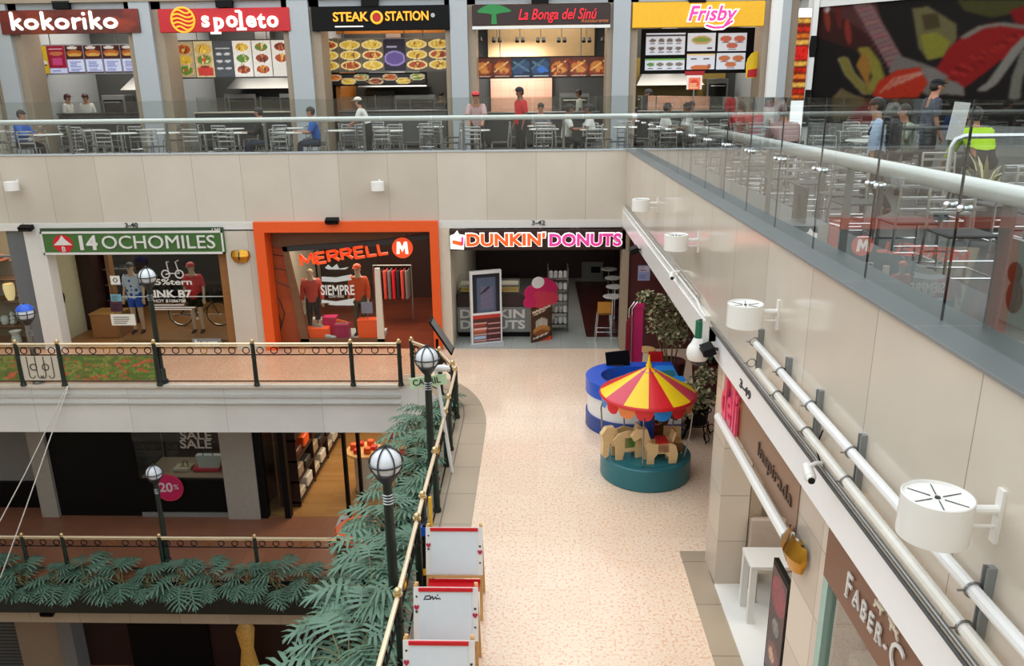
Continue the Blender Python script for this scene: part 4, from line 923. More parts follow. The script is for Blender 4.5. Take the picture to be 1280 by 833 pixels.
u, v = mur(1033, 10); c.ell(u, v, .012, .04, (190, 120, 130)).ell(u+.006, v-.01, .008, .03, (220, 214, 208))
c.blur(4).noise(.06, 3); c.a *= .72
t = thing('food_mural', 'huge dark wall mural of meat, peppers and vegetables on the right', 'mural', (9, 22, MZ0)); c.build('printed_face', MO+Z_*MZ0, MD, Z_, MW, MZ1-MZ0, picture_mat('mural_print', 0, .75), t, .05)
def mwall(name, s0, s1, z0, z1, m, off=.06, th=.3):
    N = Vector((1, 1, 0)).normalized(); a, b = MO+MD*s0+N*off, MO+MD*s1+N*off; mb = MB(); q = N*th
    struct(name, mb.add([(p.x, p.y, z) for z in (z0, z1) for p in (a, b, b+q, a+q)], [(3, 2, 1, 0), (4, 5, 6, 7), (0, 1, 5, 4), (1, 2, 6, 5), (2, 3, 7, 6), (3, 0, 4, 7)]), m_(m))
mwall('wall_mural', -.2, 7.6, ZL4, 9.4, 'charcoal'); mwall('trim_14', -.1, 7.4, ZL4, 5.0, 'mid_grey', .0, .06); mwall('trim_15', -.3, 7.6, 8.06, 9.4, 'white_paint', -.05, .1)
t = thing('frame_post', 'tall white post with a small black plate at the left edge of the food mural', 'post', (7.7, 23.4, ZL4)); MB().box(7.60, 7.74, 23.36, 23.5, ZL4, 9.2).build('post', m_('white_gloss'), t)
p = at(1017, 58, Y=23.3); MB().prism([(-.07, -.28), (.07, -.28), (.1, 0), (.07, .28), (-.07, .28), (-.1, 0)], (p.x, 23.35, p.z), X_, Z_, .03).build('plate', m_('black'), t); MB().box(p.x-.1, p.x+.05, 23.3, 23.35, 4.9, 5.9).build('black_strip', m_('black'), t)
t = thing('white_pole', 'slim white pole standing in front of the rightmost beige pillar', 'pole', (6.0, 20, ZL4)); a, b = at(962, 118, Y=21), at(972, 5, Y=21)
MB().box(b.x-.12, b.x+.12, 20.95, 21.1, ZL4, 9.0).build('shaft', m_('white_gloss'), t); MB().box(b.x-.14, b.x+.1, 20.92, 20.95, 5.5, 5.72).build('black_label', m_('black'), t)
# barrier, planter, trolley and leaning white board on the terrace
t = thing('hoop_barrier', 'bent chrome hoop barrier standing behind the right glass railing', 'barrier', (4.2, 7.6, ZL4)); a, b = at(1189, 185, Y=7.4), at(1255, 170, Y=7.4)
MB().tube([(a.x, 7.4, ZL4), (a.x, 7.4, 5.36), (a.x+.03, 7.4, 5.43), (a.x+.1, 7.4, 5.46), (a.x+.7, 7.4, 5.46), (a.x+.77, 7.4, 5.43), (a.x+.8, 7.4, 5.36), (a.x+.8, 7.4, ZL4)], .024, 10).build('hoop', m_('chrome'), t)
MB().cyl((a.x, 7.4, ZL4), (a.x, 7.4, ZL4+.02), .06).cyl((a.x+.8, 7.4, ZL4), (a.x+.8, 7.4, ZL4+.02), .06).build('floor_flange', m_('steel'), t)
t = thing('potted_plant', 'grey pot with pale spiky leaves behind the chrome hoop barrier', 'plant', (5.3, 9.2, ZL4)); p = at(1238, 190, Y=9.3)
MB().lathe([(0, ZL4), (.2, ZL4), (.27, ZL4+.4), (.25, ZL4+.42), (.22, ZL4+.36), (0, ZL4+.36)], (p.x, 9.3, 0)).build('pot', m_('dark_grey'), t); mb = MB()
for i in range(34):
    a, e, l = rnd.random()*2*PI, .5+.8*rnd.random(), .4+.3*rnd.random(); d = Vector((math.cos(a)*math.cos(e), math.sin(a)*math.cos(e), math.sin(e))); q = Vector((-math.sin(a), math.cos(a), 0))*.022; o = Vector((p.x, 9.3, ZL4+.36))
    m1, tp = o+d*l*.6, o+d*l-Vector((0, 0, .12)); mb.add([o-q*.5, o+q*.5, m1+q, m1-q, tp], [(0, 1, 2, 3), (3, 2, 4)])
mb.build('foliage', m_('leaf_cream'), t)
t = thing('bussing_trolley', 'dark tray trolley with steel posts in front of the food mural', 'trolley', (6.2, 13.0, ZL4)); x = at(1165, 150, Y=12.6).x
for z in (.25, .62, .98): MB().rbox(x-.5, x+.5, 12.4, 12.95, ZL4+z, ZL4+z+.04, .01).build('shelf', m_('charcoal'), t)
for sx in (-1, 1):
    for y in (12.43, 12.92): MB().cyl((x+sx*.47, y, ZL4+.1), (x+sx*.47, y, ZL4+1.1), .018, n=8).build('post', m_('steel'), t); MB().cyl((x+sx*.47-.02, y, ZL4+.05), (x+sx*.47+.02, y, ZL4+.05), .05, n=12).build('caster', m_('black'), t)
t = thing('menu_stand', 'white leaning menu stand between the dark cap and the yellow green jacket', 'sign', (5.5, 11, ZL4)); p = at(1196, 150, Y=11.2)
MB().obox((p.x+.02, 11.2, 5.45), (.2, .03, .5), Matrix.Rotation(.1, 3, 'Y')).build('panel', m_('white_plastic'), t); MB().cyl((p.x, 11.22, ZL4+.02), (p.x, 11.22, 5.2), .018, n=8).cyl((p.x, 11.22, ZL4), (p.x, 11.22, ZL4+.02), .16, n=20).build('stand', m_('steel'), t)
for i, (px, y) in enumerate(((995, 8.6), (1262, 3.75))):
    t = thing('notice_plate', ['dark notice plate on a grey post in the middle of the right railing', 'green tinted notice plate with a black mark near the right edge of the railing'][i], 'sign', (2.6, y, ZC)); X = 2.5
    p = at(px, 260 if i == 0 else 360, X=X); w_, h_ = (.34, .42) if i == 0 else (.3, .5); MB().box(X+.02, X+.05, p.y-w_/2, p.y+w_/2, p.z-h_/2, p.z+h_/2).build('plate', m_(['charcoal', 'teal'][i]) if i == 0 else mat('pale_teal', (112, 138, 132), .4), t)
    mb = MB().ball((X+.012, p.y, p.z+.08), (.012, .06, .06), 10, 6).ball((X+.012, p.y-.03, p.z-.04), (.012, .07, .09), 10, 6); mb.build('mark', m_('black'), t); MB().cyl((X+.06, p.y, ZL4), (X+.06, p.y, p.z), .022, n=8).build('post', m_('steel'), t)
# ================================================================== middle level shop fronts
FY = 17.9
def flat(px, py, Y): p = at(px, py, Y=Y); return Vector((p.x, Y, p.z))
# --- unit numbers on the white headers
for s, px, py in (('3-40', 164, 283), ('3-42', 673, 280)):
    p = flat(px, py-1.2, 17.955); tag(MB().text(s, p, X_, Z_, .15, .012, .012, xs=1.15).build('unit_number', m_('charcoal')), 'dark unit number on the white header above the %s' % ('green sign' if px < 400 else 'doughnut cafe sign'), 'number')
# --- green cycling sign
t, x0, x1, z0, z1 = board('shop_sign', 'dark green sign with white border, red emblem and white letters 14 ochomiles', 52, 289, 280, 318, FY, m_('green_sign'), .1)
mb = MB()
for a in ((x0+.01, x1-.01, z0+.0, z0+.05), (x0+.01, x1-.01, z1-.05, z1), (x0+.01, x0+.05, z0, z1), (x1-.05, x1-.01, z0, z1)): mb.box(a[0], a[1], FY-.02, FY, a[2], a[3])
mb.build('border', m_('white_paint'), t)
p = flat(79, 305, FY); MB().disc(p-Y_*.01, X_, Z_, .235, .21, .02).build('emblem_disc', m_('red'), t)
MB().prism([(-.22, -.03), (.22, -.03), (.07, .1), (0, .2), (-.07, .1)], p-Y_*.02, X_, Z_, .01).text('B', p-Y_*.02-Z_*.13, X_, Z_, .17, .012, .01).build('emblem_mark', m_('white_paint'), t)
p = flat(109, 304.5, FY); MB().text('14', p-Y_*.02, X_, Z_, .46, .03, .03, xs=1.1).build('number_lettering', m_('white_paint'), t)
a, b = flat(128, 304, FY), flat(269, 303, FY); MB().text('OCHOMILES', (a+b)/2-Y_*.02, X_, Z_, .44, .03, 0, width=b.x-a.x).build('lettering', m_('white_paint'), t)
MB().box(x0, x1, FY+.02, FY+.1, z1, z1+.07).build('top_strip', mat('green_dark', (46, 70, 44), .5), t); p = flat(270, 287.5, FY); MB().text('L340', p, X_, Z_, .1, .02, .01).build('small_lettering', m_('white_paint'), t)
# --- cycling shop
struct('window_1', B(-10.3, -7.5, 18.18, 18.195, .02, 2.34), m_('shop_glass')); struct('trim_16', MB().box(-7.5, -7.29, 18.05, 18.3, 0, 2.4).box(-10.9, -10.8, 19.2, 19.4, 0, 2.9), m_('shop_wood'))
struct('trim_17', MB().box(-10.3, -7.5, 18.17, 18.2, 1.27, 1.285), m_('pale_grey')); struct('wall_cycle_side', B(-11.9, -11.88, 18.0, 19.6, 0, 2.95), mat('olive_paint', (186, 184, 152), .5)); struct('trim_18', B(-11.9, -11.5, 19.6, 22.5, 0, 2.95), m_('dark_brown'))
struct('floor_display', B(-10.2, -7.4, 18.25, 19.7, .012, .16), m_('shop_wood'))
def poly_mat(name, base, dot, sc):
    m = mat(name, base, .8, var=0); nt = m.node_tree; b = nt.nodes['Principled BSDF']; tc = nt.nodes.new('ShaderNodeTexCoord'); v = nt.nodes.new('ShaderNodeTexVoronoi'); v.inputs['Scale'].default_value = sc; v.inputs['Randomness'].default_value = .3
    r = nt.nodes.new('ShaderNodeMath'); r.operation = 'LESS_THAN'; r.inputs[1].default_value = .36; mx = nt.nodes.new('ShaderNodeMix'); mx.data_type = 'RGBA'; mx.inputs[6].default_value = L3(base); mx.inputs[7].default_value = L3(dot)
    nt.links.new(tc.outputs['Object'], v.inputs['Vector']); nt.links.new(v.outputs['Distance'], r.inputs[0]); nt.links.new(r.outputs[0], mx.inputs[0]); nt.links.new(mx.outputs[2], b.inputs['Base Color']); return m
poly_mat('dot_jersey', (196, 212, 232), (34, 64, 170), 8.5)
BY = 18.95
t = person('shop mannequin in a blue polka dot cycling jersey and blue shorts', 'stand', (at(170, 380, Y=BY).x, BY, .16), FC, 'dot_jersey', 'blue', sl=.95, shorts=True, hair=None, cap='charcoal', skin='mannequin', name='mannequin', cat='mannequin', scale=1.04)
t = person('shop mannequin in a red cycling jersey, red cap and black shorts', 'stand', (at(245, 380, Y=BY).x, BY, .16), FC, 'red_cloth', 'black', sl=.95, shorts=True, hair=None, cap='red', skin='mannequin', name='mannequin', cat='mannequin', scale=1.04)
def bicycle(label, x, y, z, dx=1):
    t = thing('bicycle', label, 'bicycle', (x, y, z)); r = .33; A, Bq = Vector((x-.5*dx, y, z+r)), Vector((x+.5*dx, y, z+r))
    for c in (A, Bq):
        wh = MB().torus(c, Y_, r-.015, .016, 28, 6).build('tyre', m_('black'), t); MB().torus(c, Y_, r-.04, .01, 28, 5).build('rim', m_('chrome'), wh)
        mb = MB().cyl(c-Y_*.03, c+Y_*.03, .02, n=8)
        for i in range(12): mb.tube([c, c+Vector((math.cos(i*PI/6)*(r-.04), 0, math.sin(i*PI/6)*(r-.04)))], .003, 4)
        mb.build('spokes', m_('chrome'), wh)
    bb, st, hd, ht_ = Vector((x-.06*dx, y, z+.28)), Vector((x-.2*dx, y, z+.78)), Vector((x+.36*dx, y, z+.62)), Vector((x+.33*dx, y, z+.78))
    mb = MB()
    for p, q in ((bb, st), (bb, hd), (st, ht_), (A, bb), (A, st-Z_*.1), (hd, ht_)): mb.tube([p, q], .018, 7)
    mb.build('frame', m_('charcoal'), t); MB().tube([hd, Bq], .014, 7).build('fork', m_('charcoal'), t)
    MB().tube([ht_, ht_+Z_*.1]+[ht_+Vector((.06*dx, s, .1)) for s in (-.18, .18)], .012, 7).build('handlebar', m_('black'), t)
    MB().ball(st+Z_*.07, (.13, .06, .03), 12, 6).tube([st, st+Z_*.06], .012, 6).build('saddle', m_('black'), t); MB().torus(bb, Y_, .09, .008, 18, 5).tube([bb-Y_*.05, bb+Vector((.12, -.05, -.1))], .01, 6).build('crankset', m_('chrome'), t)
bicycle('road bicycle with thin spoked wheels standing behind the red jersey mannequin', -8.75, 19.45, .16)
# window lettering of the cycling shop
GY = 18.17; t = thing('window_lettering', 'white window lettering with folding bicycle drawing in the cycling shop', 'lettering', (-8.8, GY, .9)); mb = MB()
def gtext(mb, s, px0, px1, py, size, Y=GY, bold=0, **k): a, b = flat(px0, py, Y), flat(px1, py, Y); mb.text(s, (a+b)/2, X_, Z_, size, .006, bold, width=b.x-a.x, **k)
gtext(mb, '25%tern', 186, 240, 353, .2, bold=.02); gtext(mb, 'LINK B7', 184, 239, 368, .25, bold=.03); gtext(mb, 'HOY $1086750', 192, 232, 376.5, .1, bold=.01)
for px1, py in ((230, 381.5), (244, 384.5), (240, 387)): a, b = flat(192, py, GY), flat(px1, py, GY); mb.box(a.x, b.x, GY-.003, GY+.003, a.z-.012, a.z+.012)
mb.build('lettering', m_('white_paint'), t); p = flat(207, 343, GY); q = flat(221, 343, GY); mb = MB().torus(p, Y_, .095, .016, 18, 5).torus(q+X_*.06, Y_, .095, .016, 18, 5)
k = (q-p)
mb.tube([p, p+k*.5+Z_*.02, q+X_*.06+Z_*.02, q+Z_*.3, q+X_*.08+Z_*.34], .016, 5).tube([p+k*.3, p+k*.2+Z_*.3, p+k*.4+Z_*.3], .014, 5).build('bicycle_drawing', m_('white_paint'), t)
for i, (a, b, q, d, col, lb) in enumerate([(139, 345, 149, 356, (226, 226, 220), 'upper white placard with a small dark emblem'), (139, 368, 151, 377, (110, 160, 176), 'small teal placard'), (139, 378, 152, 390, (70, 40, 60), 'small dark pink striped placard'), (140, 393, 168, 407, (222, 222, 214), 'wide white notice with printed lines')]):
    p, r_ = flat(a, d, 18.14), flat(q, b, 18.14); c = Canvas(16, 12, col); c.words(.12, .88, .15, .9, 4, [v*.45 for v in col], rr) if i != 0 else c.ell(.5, .5, .25, .3, (60, 50, 50)).ell(.5, .5, .13, .16, col)
    tag(c.build('placard', p, X_, Z_, r_.x-p.x, r_.z-p.z, m_('picture'), None, .01), lb+' in the cycling shop window', 'placard')
p, q = flat(241, 434, 18.1), flat(276, 424, 18.1); t = thing('floor_plaque', 'grey plaque with white letters bern at the foot of the cycling window', 'plaque', (p.x, 18.1, .01)); MB().box(p.x, q.x, 18.1, 18.14, .012, q.z).build('panel', m_('mid_grey'), t); MB().text('bern', ((p.x+q.x)/2, 18.09, (q.z)*.55), X_, Z_, .2, .02, .03, width=(q.x-p.x)*.8).build('lettering', m_('white_paint'), t)
t = thing('display_block', 'plain wooden display block on the cycling shop floor by the entrance', 'display block', (-10.9, 18.9, .012)); MB().rbox(-11.35, -10.62, 18.9, 19.5, .012, .62, .01).build('block', m_('shop_wood'), t); MB().rbox(-11.37, -10.6, 18.88, 19.52, .62, .65, .006).build('top', mat('block_top', (150, 112, 60), .4), t)
t = thing('wall_shelf_rack', 'tall dark rack of narrow shoe shelves inside the cycling shop', 'shelf', (-11.0, 20, .012))
MB().box(-11.45, -10.7, 20.28, 20.32, .012, 2.5).build('back_panel', m_('dark_brown'), t)
for k in range(4): MB().box(-11.45, -10.7, 19.98, 20.28, .7+.42*k, .72+.42*k).build('shelf', m_('dark_grey'), t)
def shoe(x, y, z, m, label, group=None, sole='white_plastic', rz=0, s=1):
    t = thing('shoe', label, 'shoe', (x, y, z), group); V3 = Vector; mb = MB()
    prof = [(-.13, .03, .09), (-.1, .036, .1), (-.03, .036, .085), (.05, .04, .055), (.11, .042, .04), (.145, .02, .03)]; vs = []; n = 8
    for (l, w_, h) in prof: vs += [(x+l*s, y+w_*s*math.cos(PI*i/(n-1)), z+.02*s+h*s*math.sin(PI*i/(n-1))) for i in range(n)]
    mb.add(vs, [(j*n+i, j*n+i+1, (j+1)*n+i+1, (j+1)*n+i) for j in range(5) for i in range(n-1)]+[tuple(range(n)), tuple(range(6*n-1, 5*n-1, -1))]); mb.build('upper', m_(m), t)
    MB().rbox(x-.135*s, x+.15*s, y-.04*s, y+.04*s, z, z+.022*s, .008).build('sole', m_(sole), t); return t
for i in range(6): shoe(-11.25+.34*(i % 2), 20.12, .721+.42*(i//2), ['white_plastic', 'mid_grey', 'charcoal'][i//2], '%s pale shoe from the bottom left on the dark shoe rack' % nth(i), 'shoes on the dark rack')
tag(MB().ball((-11.875, 18.75, 1.28), (.012, .06, .06), 8, 6).ball((-11.875, 18.78, 1.1), (.012, .09, .16), 8, 6).build('wall_decal', m_('black')), 'small dark figure decal on the pale olive side wall of the cycling shop', 'decal')
# --- gold sconces on the piers
def sconce(label, c, U, N):
    t = thing('wall_sconce', label, 'wall lamp', tuple(c)); c, U, N = Vector(c), Vector(U), Vector(N)
    for s in (-1, 1):
        vs = []; n = 7
        for j in range(5):
            h = -.17+.34*j/4; wd = .25*(1-.35*abs(j-2.4)/2.4)
            for i in range(n): a = PI*.5*i/(n-1); vs.append(c+U*(s*(.02+wd*math.sin(a)*.9))+N*(.02+.12*math.cos(a)*(.5+.5*(1-abs(j-2)/2)))+Z_*h*(1-.25*math.sin(a)))
        MB().add(vs, [(j*n+i, j*n+i+1, (j+1)*n+i+1, (j+1)*n+i) for j in range(4) for i in range(n-1)]).build('shade', m_('gold'), t)
        MB().cyl(c+U*s*.05+N*.06-Z_*.02, c+U*s*.05+N*.06+Z_*.13, .022, n=10).build('bulb', m_('white_gloss'), t)
    MB().obox(c+N*.01, (abs(U.x)*.1+abs(N.x)*.03, abs(U.y)*.1+abs(N.y)*.03, .16)).build('backplate', m_('gold'), t)
sconce('gold folded-petal wall lamp on the stone pier between the green and orange shops', flat(301, 320, 17.97), X_, -Y_)
# --- gift shop at the far left
struct('window_2', B(-16, -12.1, 18.1, 18.115, 0, 2.9), m_('shop_glass')); struct('trim_19', MB().box(-12.5, -12.02, 18.05, 18.25, 0, 2.93).box(-16, -12.5, 18.08, 18.14, 2.28, 2.33), mat('slate_frame', (98, 102, 106), .5))
t = thing('display_shelf', 'dark wooden display shelves behind the far left shop window', 'shelf', (-13.6, 18.9, 0))
for k, z in enumerate((.42, 1.05, 1.62)): MB().rbox(-14.6, -12.6, 18.6, 19.1, z-.04, z, .008).build('shelf', m_('beam_wood'), t)
for X in (-14.6, -12.64): MB().box(X, X+.05, 18.6, 19.1, .012, 2.0).build('side_panel', m_('beam_wood'), t)
MB().box(-14.6, -12.6, 19.08, 19.12, .012, 2.0).build('back_panel', m_('tan'), t)
def vase(label, px, z, prof, m, Y=18.8, kind='vase'): X = at(px, 380, Y=Y).x; tag(MB().lathe([(r, h) for r, h in prof], (X, Y, z), 20).build(kind, m_(m)), label, kind)
vase('cream glowing vase on the middle shelf of the far left shop', 15, 1.05, [(0, 0), (.07, 0), (.11, .12), (.13, .3), (.12, .42), (.1, .42), (.1, .1), (0, .1)], mat('glow_cream', (250, 220, 160), .4, emit=.5))
vase('tall white knobbly candlestick on the middle shelf of the far left shop', 28, 1.05, [(0, 0), (.07, 0), (.05, .06), (.07, .12), (.04, .18), (.06, .25), (.04, .32), (.05, .4), (0, .44)], 'white_plastic', kind='candlestick')
vase('low gold dish at the left end of the middle shelf', 4, 1.05, [(0, 0), (.05, 0), (.14, .08), (.13, .09), (.04, .02), (0, .02)], 'gold', kind='dish')
vase('white beaded ornament on the lower shelf of the far left shop', 12, .42, [(0, 0), (.06, 0), (.08, .05), (.05, .1), (.07, .15), (.04, .2), (.06, .26), (.03, .3), (0, .34)], 'white_plastic', kind='ornament')
vase('small white jar beside the beaded ornament on the lower shelf', 2, .42, [(0, 0), (.07, 0), (.1, .1), (.08, .2), (.05, .22), (0, .22)], 'white_plastic', kind='jar')
vase('white fluted pitcher on the floor of the far left shop window', 12, .012, [(0, 0), (.1, 0), (.12, .12), (.09, .26), (.14, .36), (.12, .36), (.07, .26), (0, .1)], 'white_plastic', Y=18.35, kind='pitcher')
mb = MB()
for i in range(5): mb.rbox(-14.6+.02*i, -13.2-.1*i, 18.65, 19.05, 2.02+.1*i, 2.1+.1*i, .03)
tag(mb.build('folded_textile', mat('rust_cloth', (130, 66, 40), .9, var=.2, scale=12)), 'rust coloured folded textiles on top of the far left shelves', 'textile')
# --- orange boutique
mb = MB().box(-6.53, -6.29, 17.86, 18.3, 0, 3.11).box(-2.45, -2.25, 17.86, 18.3, 0, 3.11).box(-6.29, -2.45, 17.86, 18.3, 2.87, 3.11)
struct('trim_20', mb, m_('orange')); P = lambda px, py, Y=18.35: (lambda v: (v.x, v.z))(at(px, py, Y=Y))
def face(name, pts, Y, th, m, st=True, **k):
    mb = MB().prism([P(a, b, Y) for a, b in pts], (0, Y, 0), X_, Z_, th)
    return struct(name, mb, m_(m), smooth=False) if st else mb.build(name, m_(m), **k)
face('wall_boutique_wood', [(330, 436), (330, 305), (357, 305), (382, 436)], 18.36, .06, 'panel_wood'); face('wall_boutique_top', [(330, 306), (330, 288), (541, 288), (541, 296), (480, 300), (350, 310)], 18.3, .06, 'beam_wood')
mb = MB()
for k, pts in enumerate([[(338, 330), (345, 336), (358, 338), (364, 340)], [(336, 344), (346, 352), (358, 358), (367, 360)], [(338, 362), (350, 376), (356, 392), (350, 415), (346, 432)], [(336, 372), (346, 388), (352, 404), (344, 432)], [(340, 318), (352, 320), (360, 318)]]):
    mb.tube([(P(a, b, 18.35)[0], 18.35, P(a, b, 18.35)[1]) for a, b in pts], .012, 5)
struct('trim_21', mb, m_('dark_brown'))
t = thing('display_window', 'tilted wood framed display window of the orange boutique', 'window', (-5, 18.2, .02))
for nm, pts, m in (('frame_post', [(352, 309), (358, 308), (387, 428), (376, 428)], 'beam_wood'), ('frame_post', [(468, 336), (474, 336), (481, 428), (472, 428)], 'cream'), ('sill', [(376, 428), (376, 424), (482, 424), (482, 428)], 'beam_wood'), ('lintel', [(352, 309), (470, 301), (540, 292), (540, 298), (470, 308), (354, 315)], 'charcoal')):
    face(nm, pts, 18.22, .1, m, False, parent=t)
face('glass_pane', [(357, 312), (470, 306), (474, 425), (385, 425)], 18.26, .01, 'shop_glass', False, parent=t)
GY = 18.19; t = thing('shop_lettering', 'orange raised letters merrell rising across the boutique window with round badge', 'sign', (-4.4, GY, 2.3))
a, b = flat(376, 327, GY), flat(488, 311, GY); d = (b-a).normalized(); up = Vector((-d.z, 0, d.x)); GL = {'M': ([[(0, 0), (.08, 1), (.5, .25), (.92, 1), (1, 0)]], 1.05), 'E': ([[(.7, 1), (0, 1), (0, 0), (.7, 0)], [(0, .5), (.6, .5)]], .75), 'R': ([[(0, 0), (0, 1), (.6, 1), (.75, .8), (.6, .52), (0, .5)], [(.35, .5), (.8, 0)]], .85), 'L': ([[(0, 1), (0, 0), (.65, 0)]], .7)}
mb = MB(); x = 0; sc = (b-a).length/sum(GL[q][1]+.2 for q in 'MERRELL')
for q in 'MERRELL': mb.stroke(GL[q][0], a-Y_*.03+d*(x*sc)-up*.1, d, up, sc, .24, .062, .05, False); x += GL[q][1]+.2
mb.build('lettering', m_('merrell_orange'), t)
c_ = flat(503, 310, GY); MB().disc(c_-Y_*.02, X_, Z_, .245, depth=.05).build('badge', m_('merrell_orange'), t); MB().prism([(-.14, -.14), (-.07, -.14), (-.06, .02), (0, -.1), (.06, .02), (.07, -.14), (.14, -.14), (.12, .15), (.05, .15), (0, .02), (-.05, .15), (-.12, .15)], c_-Y_*.03, X_, Z_, .02).build('badge_mark', m_('sign_white'), t)
t = thing('window_lettering', 'white slogan with ribbons reading siempre on the boutique window', 'lettering', (-4.9, 18.2, 1)); mb = MB(); gtext(mb, 'SIEMPRE', 401, 443, 363.5, .34, 18.2, .02); gtext(mb, 'CON VIVAS', 411, 430, 371, .09, 18.2); mb.build('lettering', m_('white_paint'), t)
for k, pts in enumerate([[(402, 346), (420, 347), (440, 343), (437, 346), (440, 350), (420, 353), (402, 352)], [(402, 375), (420, 377), (444, 373), (441, 378), (443, 382), (420, 382), (410, 381), (412, 379), (402, 379)], [(406, 335), (410, 331), (415, 335), (421, 330), (424, 336), (436, 334), (432, 337), (410, 337)]]):
    face('ribbon', pts, 18.2, .006, 'frost', False, parent=t)
BX = 18.75
struct('floor_boutique_display', MB().box(P(384, 400)[0], P(474, 400)[0], 18.34, 19.3, .012, .14), m_('pale_grey'))
person('headless-looking mannequin in a salmon jacket and dark trousers in the boutique window', 'stand', (at(391, 380, Y=BX).x, BX, .14), FC+.2, 'salmon_cloth', 'charcoal', sl=1.9, hair=None, skin='mannequin', name='mannequin', cat='mannequin')
person('mannequin in an orange puffer jacket and grey trousers in the boutique window', 'stand', (at(450, 380, Y=BX).x, BX, .14), FC-.2, 'orange_cloth', 'olive_cloth', sl=1.9, hair=None, cap='orange', skin='mannequin', name='mannequin', cat='mannequin', scale=1.04)
def carton(px0, px1, py0, py1, Y, m, label, lid=None):
    p, q = flat(px0, py1, Y), flat(px1, py0, Y); zb = max(p.z, .141); t = thing('display_box', label, 'box', ((p.x+q.x)/2, Y, zb), 'boxes in the boutique window')
    MB().rbox(p.x, q.x, Y, Y+.26, zb, q.z-.03, .006).build('box', m_(m), t); MB().rbox(p.x-.008, q.x+.008, Y-.008, Y+.268, q.z-.05, q.z, .006).build('lid', m_(lid or m), t); return q.z
zt = carton(384, 409, 411, 424, 18.4, 'merrell_orange', 'wide orange box at the left front of the boutique window'); carton(405, 419, 397, 424, 18.72, 'magenta', 'tall magenta box behind the orange box in the boutique window')
zt2 = carton(419, 435, 406, 424, 18.42, 'magenta', 'low magenta box in the middle of the boutique window'); carton(448, 470, 400, 424, 18.4, 'merrell_orange', 'tall orange box at the right of the boutique window')
carton(386, 402, 400, 410.5, 18.7, 'cream', 'cream box behind the wide orange box in the boutique window')
for i, (px, z, m) in enumerate(((397, zt, 'tan'), (427, zt2, 'orange'), (414, .141, 'frost'))): shoe(at(px, 410, Y=18.5).x, 18.38 if i == 2 else 18.53, z, m, ['tan walking shoe on the wide orange box', 'orange walking shoe on the low magenta box', 'pale walking shoe on the floor between the boxes'][i])
p, q = flat(452, 392, 18.38), flat(465, 378, 18.38); t = thing('price_placard', 'grey lavender placard above the tall orange box', 'placard', (p.x+.1, 18.38, q.z-.5)); MB().box(p.x, q.x, 18.38, 18.4, p.z, q.z).build('panel', mat('lavender', (168, 160, 184), .5), t); MB().cyl(((p.x+q.x)/2, 18.42, .14), ((p.x+q.x)/2, 18.42, q.z-.05), .01, n=6).build('stand', m_('steel'), t)
t = thing('clothes_rack', 'rack of red and dark clothes inside the boutique behind the window', 'clothes rack', (-3.9, 20.2, .012))
MB().tube([(-4.3, 20.2, .02), (-4.3, 20.2, 1.6), (-3.3, 20.2, 1.6), (-3.3, 20.2, .02)], .02, 8).build('frame', m_('steel'), t)
for i in range(8): MB().rbox(-4.25+.115*i, -4.17+.115*i, 20.0, 20.42, .7, 1.5, .03).build('garment', m_(['red_cloth', 'dark_cloth', 'salmon_cloth', 'grey_cloth'][i % 4]), t)
# --- black tilted board on a post in front of the boutique
t = thing('directory_stand', 'black tilted board on a dark post beside the orange boutique entrance', 'stand', (-2.45, 17.1, 0)); a, b = flat(538, 399, 17.1), flat(566, 440, 17.1); d = (b-a).normalized(); up = Vector((-d.z, 0, d.x))
MB().obox((a+b)/2, ((b-a).length, .5, .035), Matrix((d, Y_, up)).transposed()).build('board', m_('black'), t); MB().obox((a+b)/2+up*.02, ((b-a).length*.9, .44, .004), Matrix((d, Y_, up)).transposed()).build('face', m_('mid_grey'), t)
k = flat(546, 420, 17.1); MB().cyl((k.x, 17.1, 0), (k.x, 17.1, k.z-.08), .035, n=10).build('post', m_('black'), t); MB().cyl((k.x, 17.1, 0), (k.x, 17.1, .03), .2, n=20).build('base', m_('black'), t)
# --- doughnut cafe
t, x0, x1, z0, z1 = board('shop_sign', 'dark sign with orange and magenta rounded letters dunkin donuts and a cup emblem', 562, 287, 783, 313, FY, m_('dark_brown'), .12)
for s, px0, px1, m in (("DUNKIN'", 583, 681, 'sign_orange'), ('DONUTS', 686, 776, 'sign_pink')):
    a, b = flat(px0, 301, FY), flat(px1, 300, FY); MB().text(s, (a+b)/2-Y_*.01, X_, Z_, .40, .02, .075, width=b.x-a.x+.06).build('lettering_edge', m_('sign_white'), t); MB().text(s, (a+b)/2-Y_*.035, X_, Z_, .38, .02, .035, width=b.x-a.x).build('lettering', m_(m), t)
c_ = flat(572, 301, FY); MB().prism([(-.17, -.19), (.14, -.21), (.17, .13), (.04, .15), (.0, .24), (-.08, .15), (-.17, .12)], c_-Y_*.02, X_, Z_, .03).build('cup_emblem', m_('sign_white'), t); MB().prism([(-.12, -.06), (.1, -.12), (.12, -.03), (-.11, .02)], c_-Y_*.04, X_, Z_, .01).build('cup_band', m_('sign_orange'), t); MB().prism([(.08, -.1), (.13, -.1), (.14, .09), (.09, .09)], c_-Y_*.04, X_, Z_, .01).build('cup_handle_mark', m_('sign_pink'), t)
t = thing('cafe_counter', 'grey cafe counter with raised white letters behind the advertising totem', 'counter', (-1.1, 18.9, .012)); a, b = flat(573, 415, 18.9), flat(660, 384, 18.9)
MB().rbox(-1.98, .25, 18.92, 19.7, .25, a.z+.95, .01).build('body', m_('dark_brown'), t); MB().box(-1.98, .2, 18.88, 18.92, a.z, b.z).build('front_panel', m_('mid_grey'), t); MB().box(-1.95, .2, 18.95, 19.6, .012, .25).build('plinth', m_('black'), t)
mb = MB()
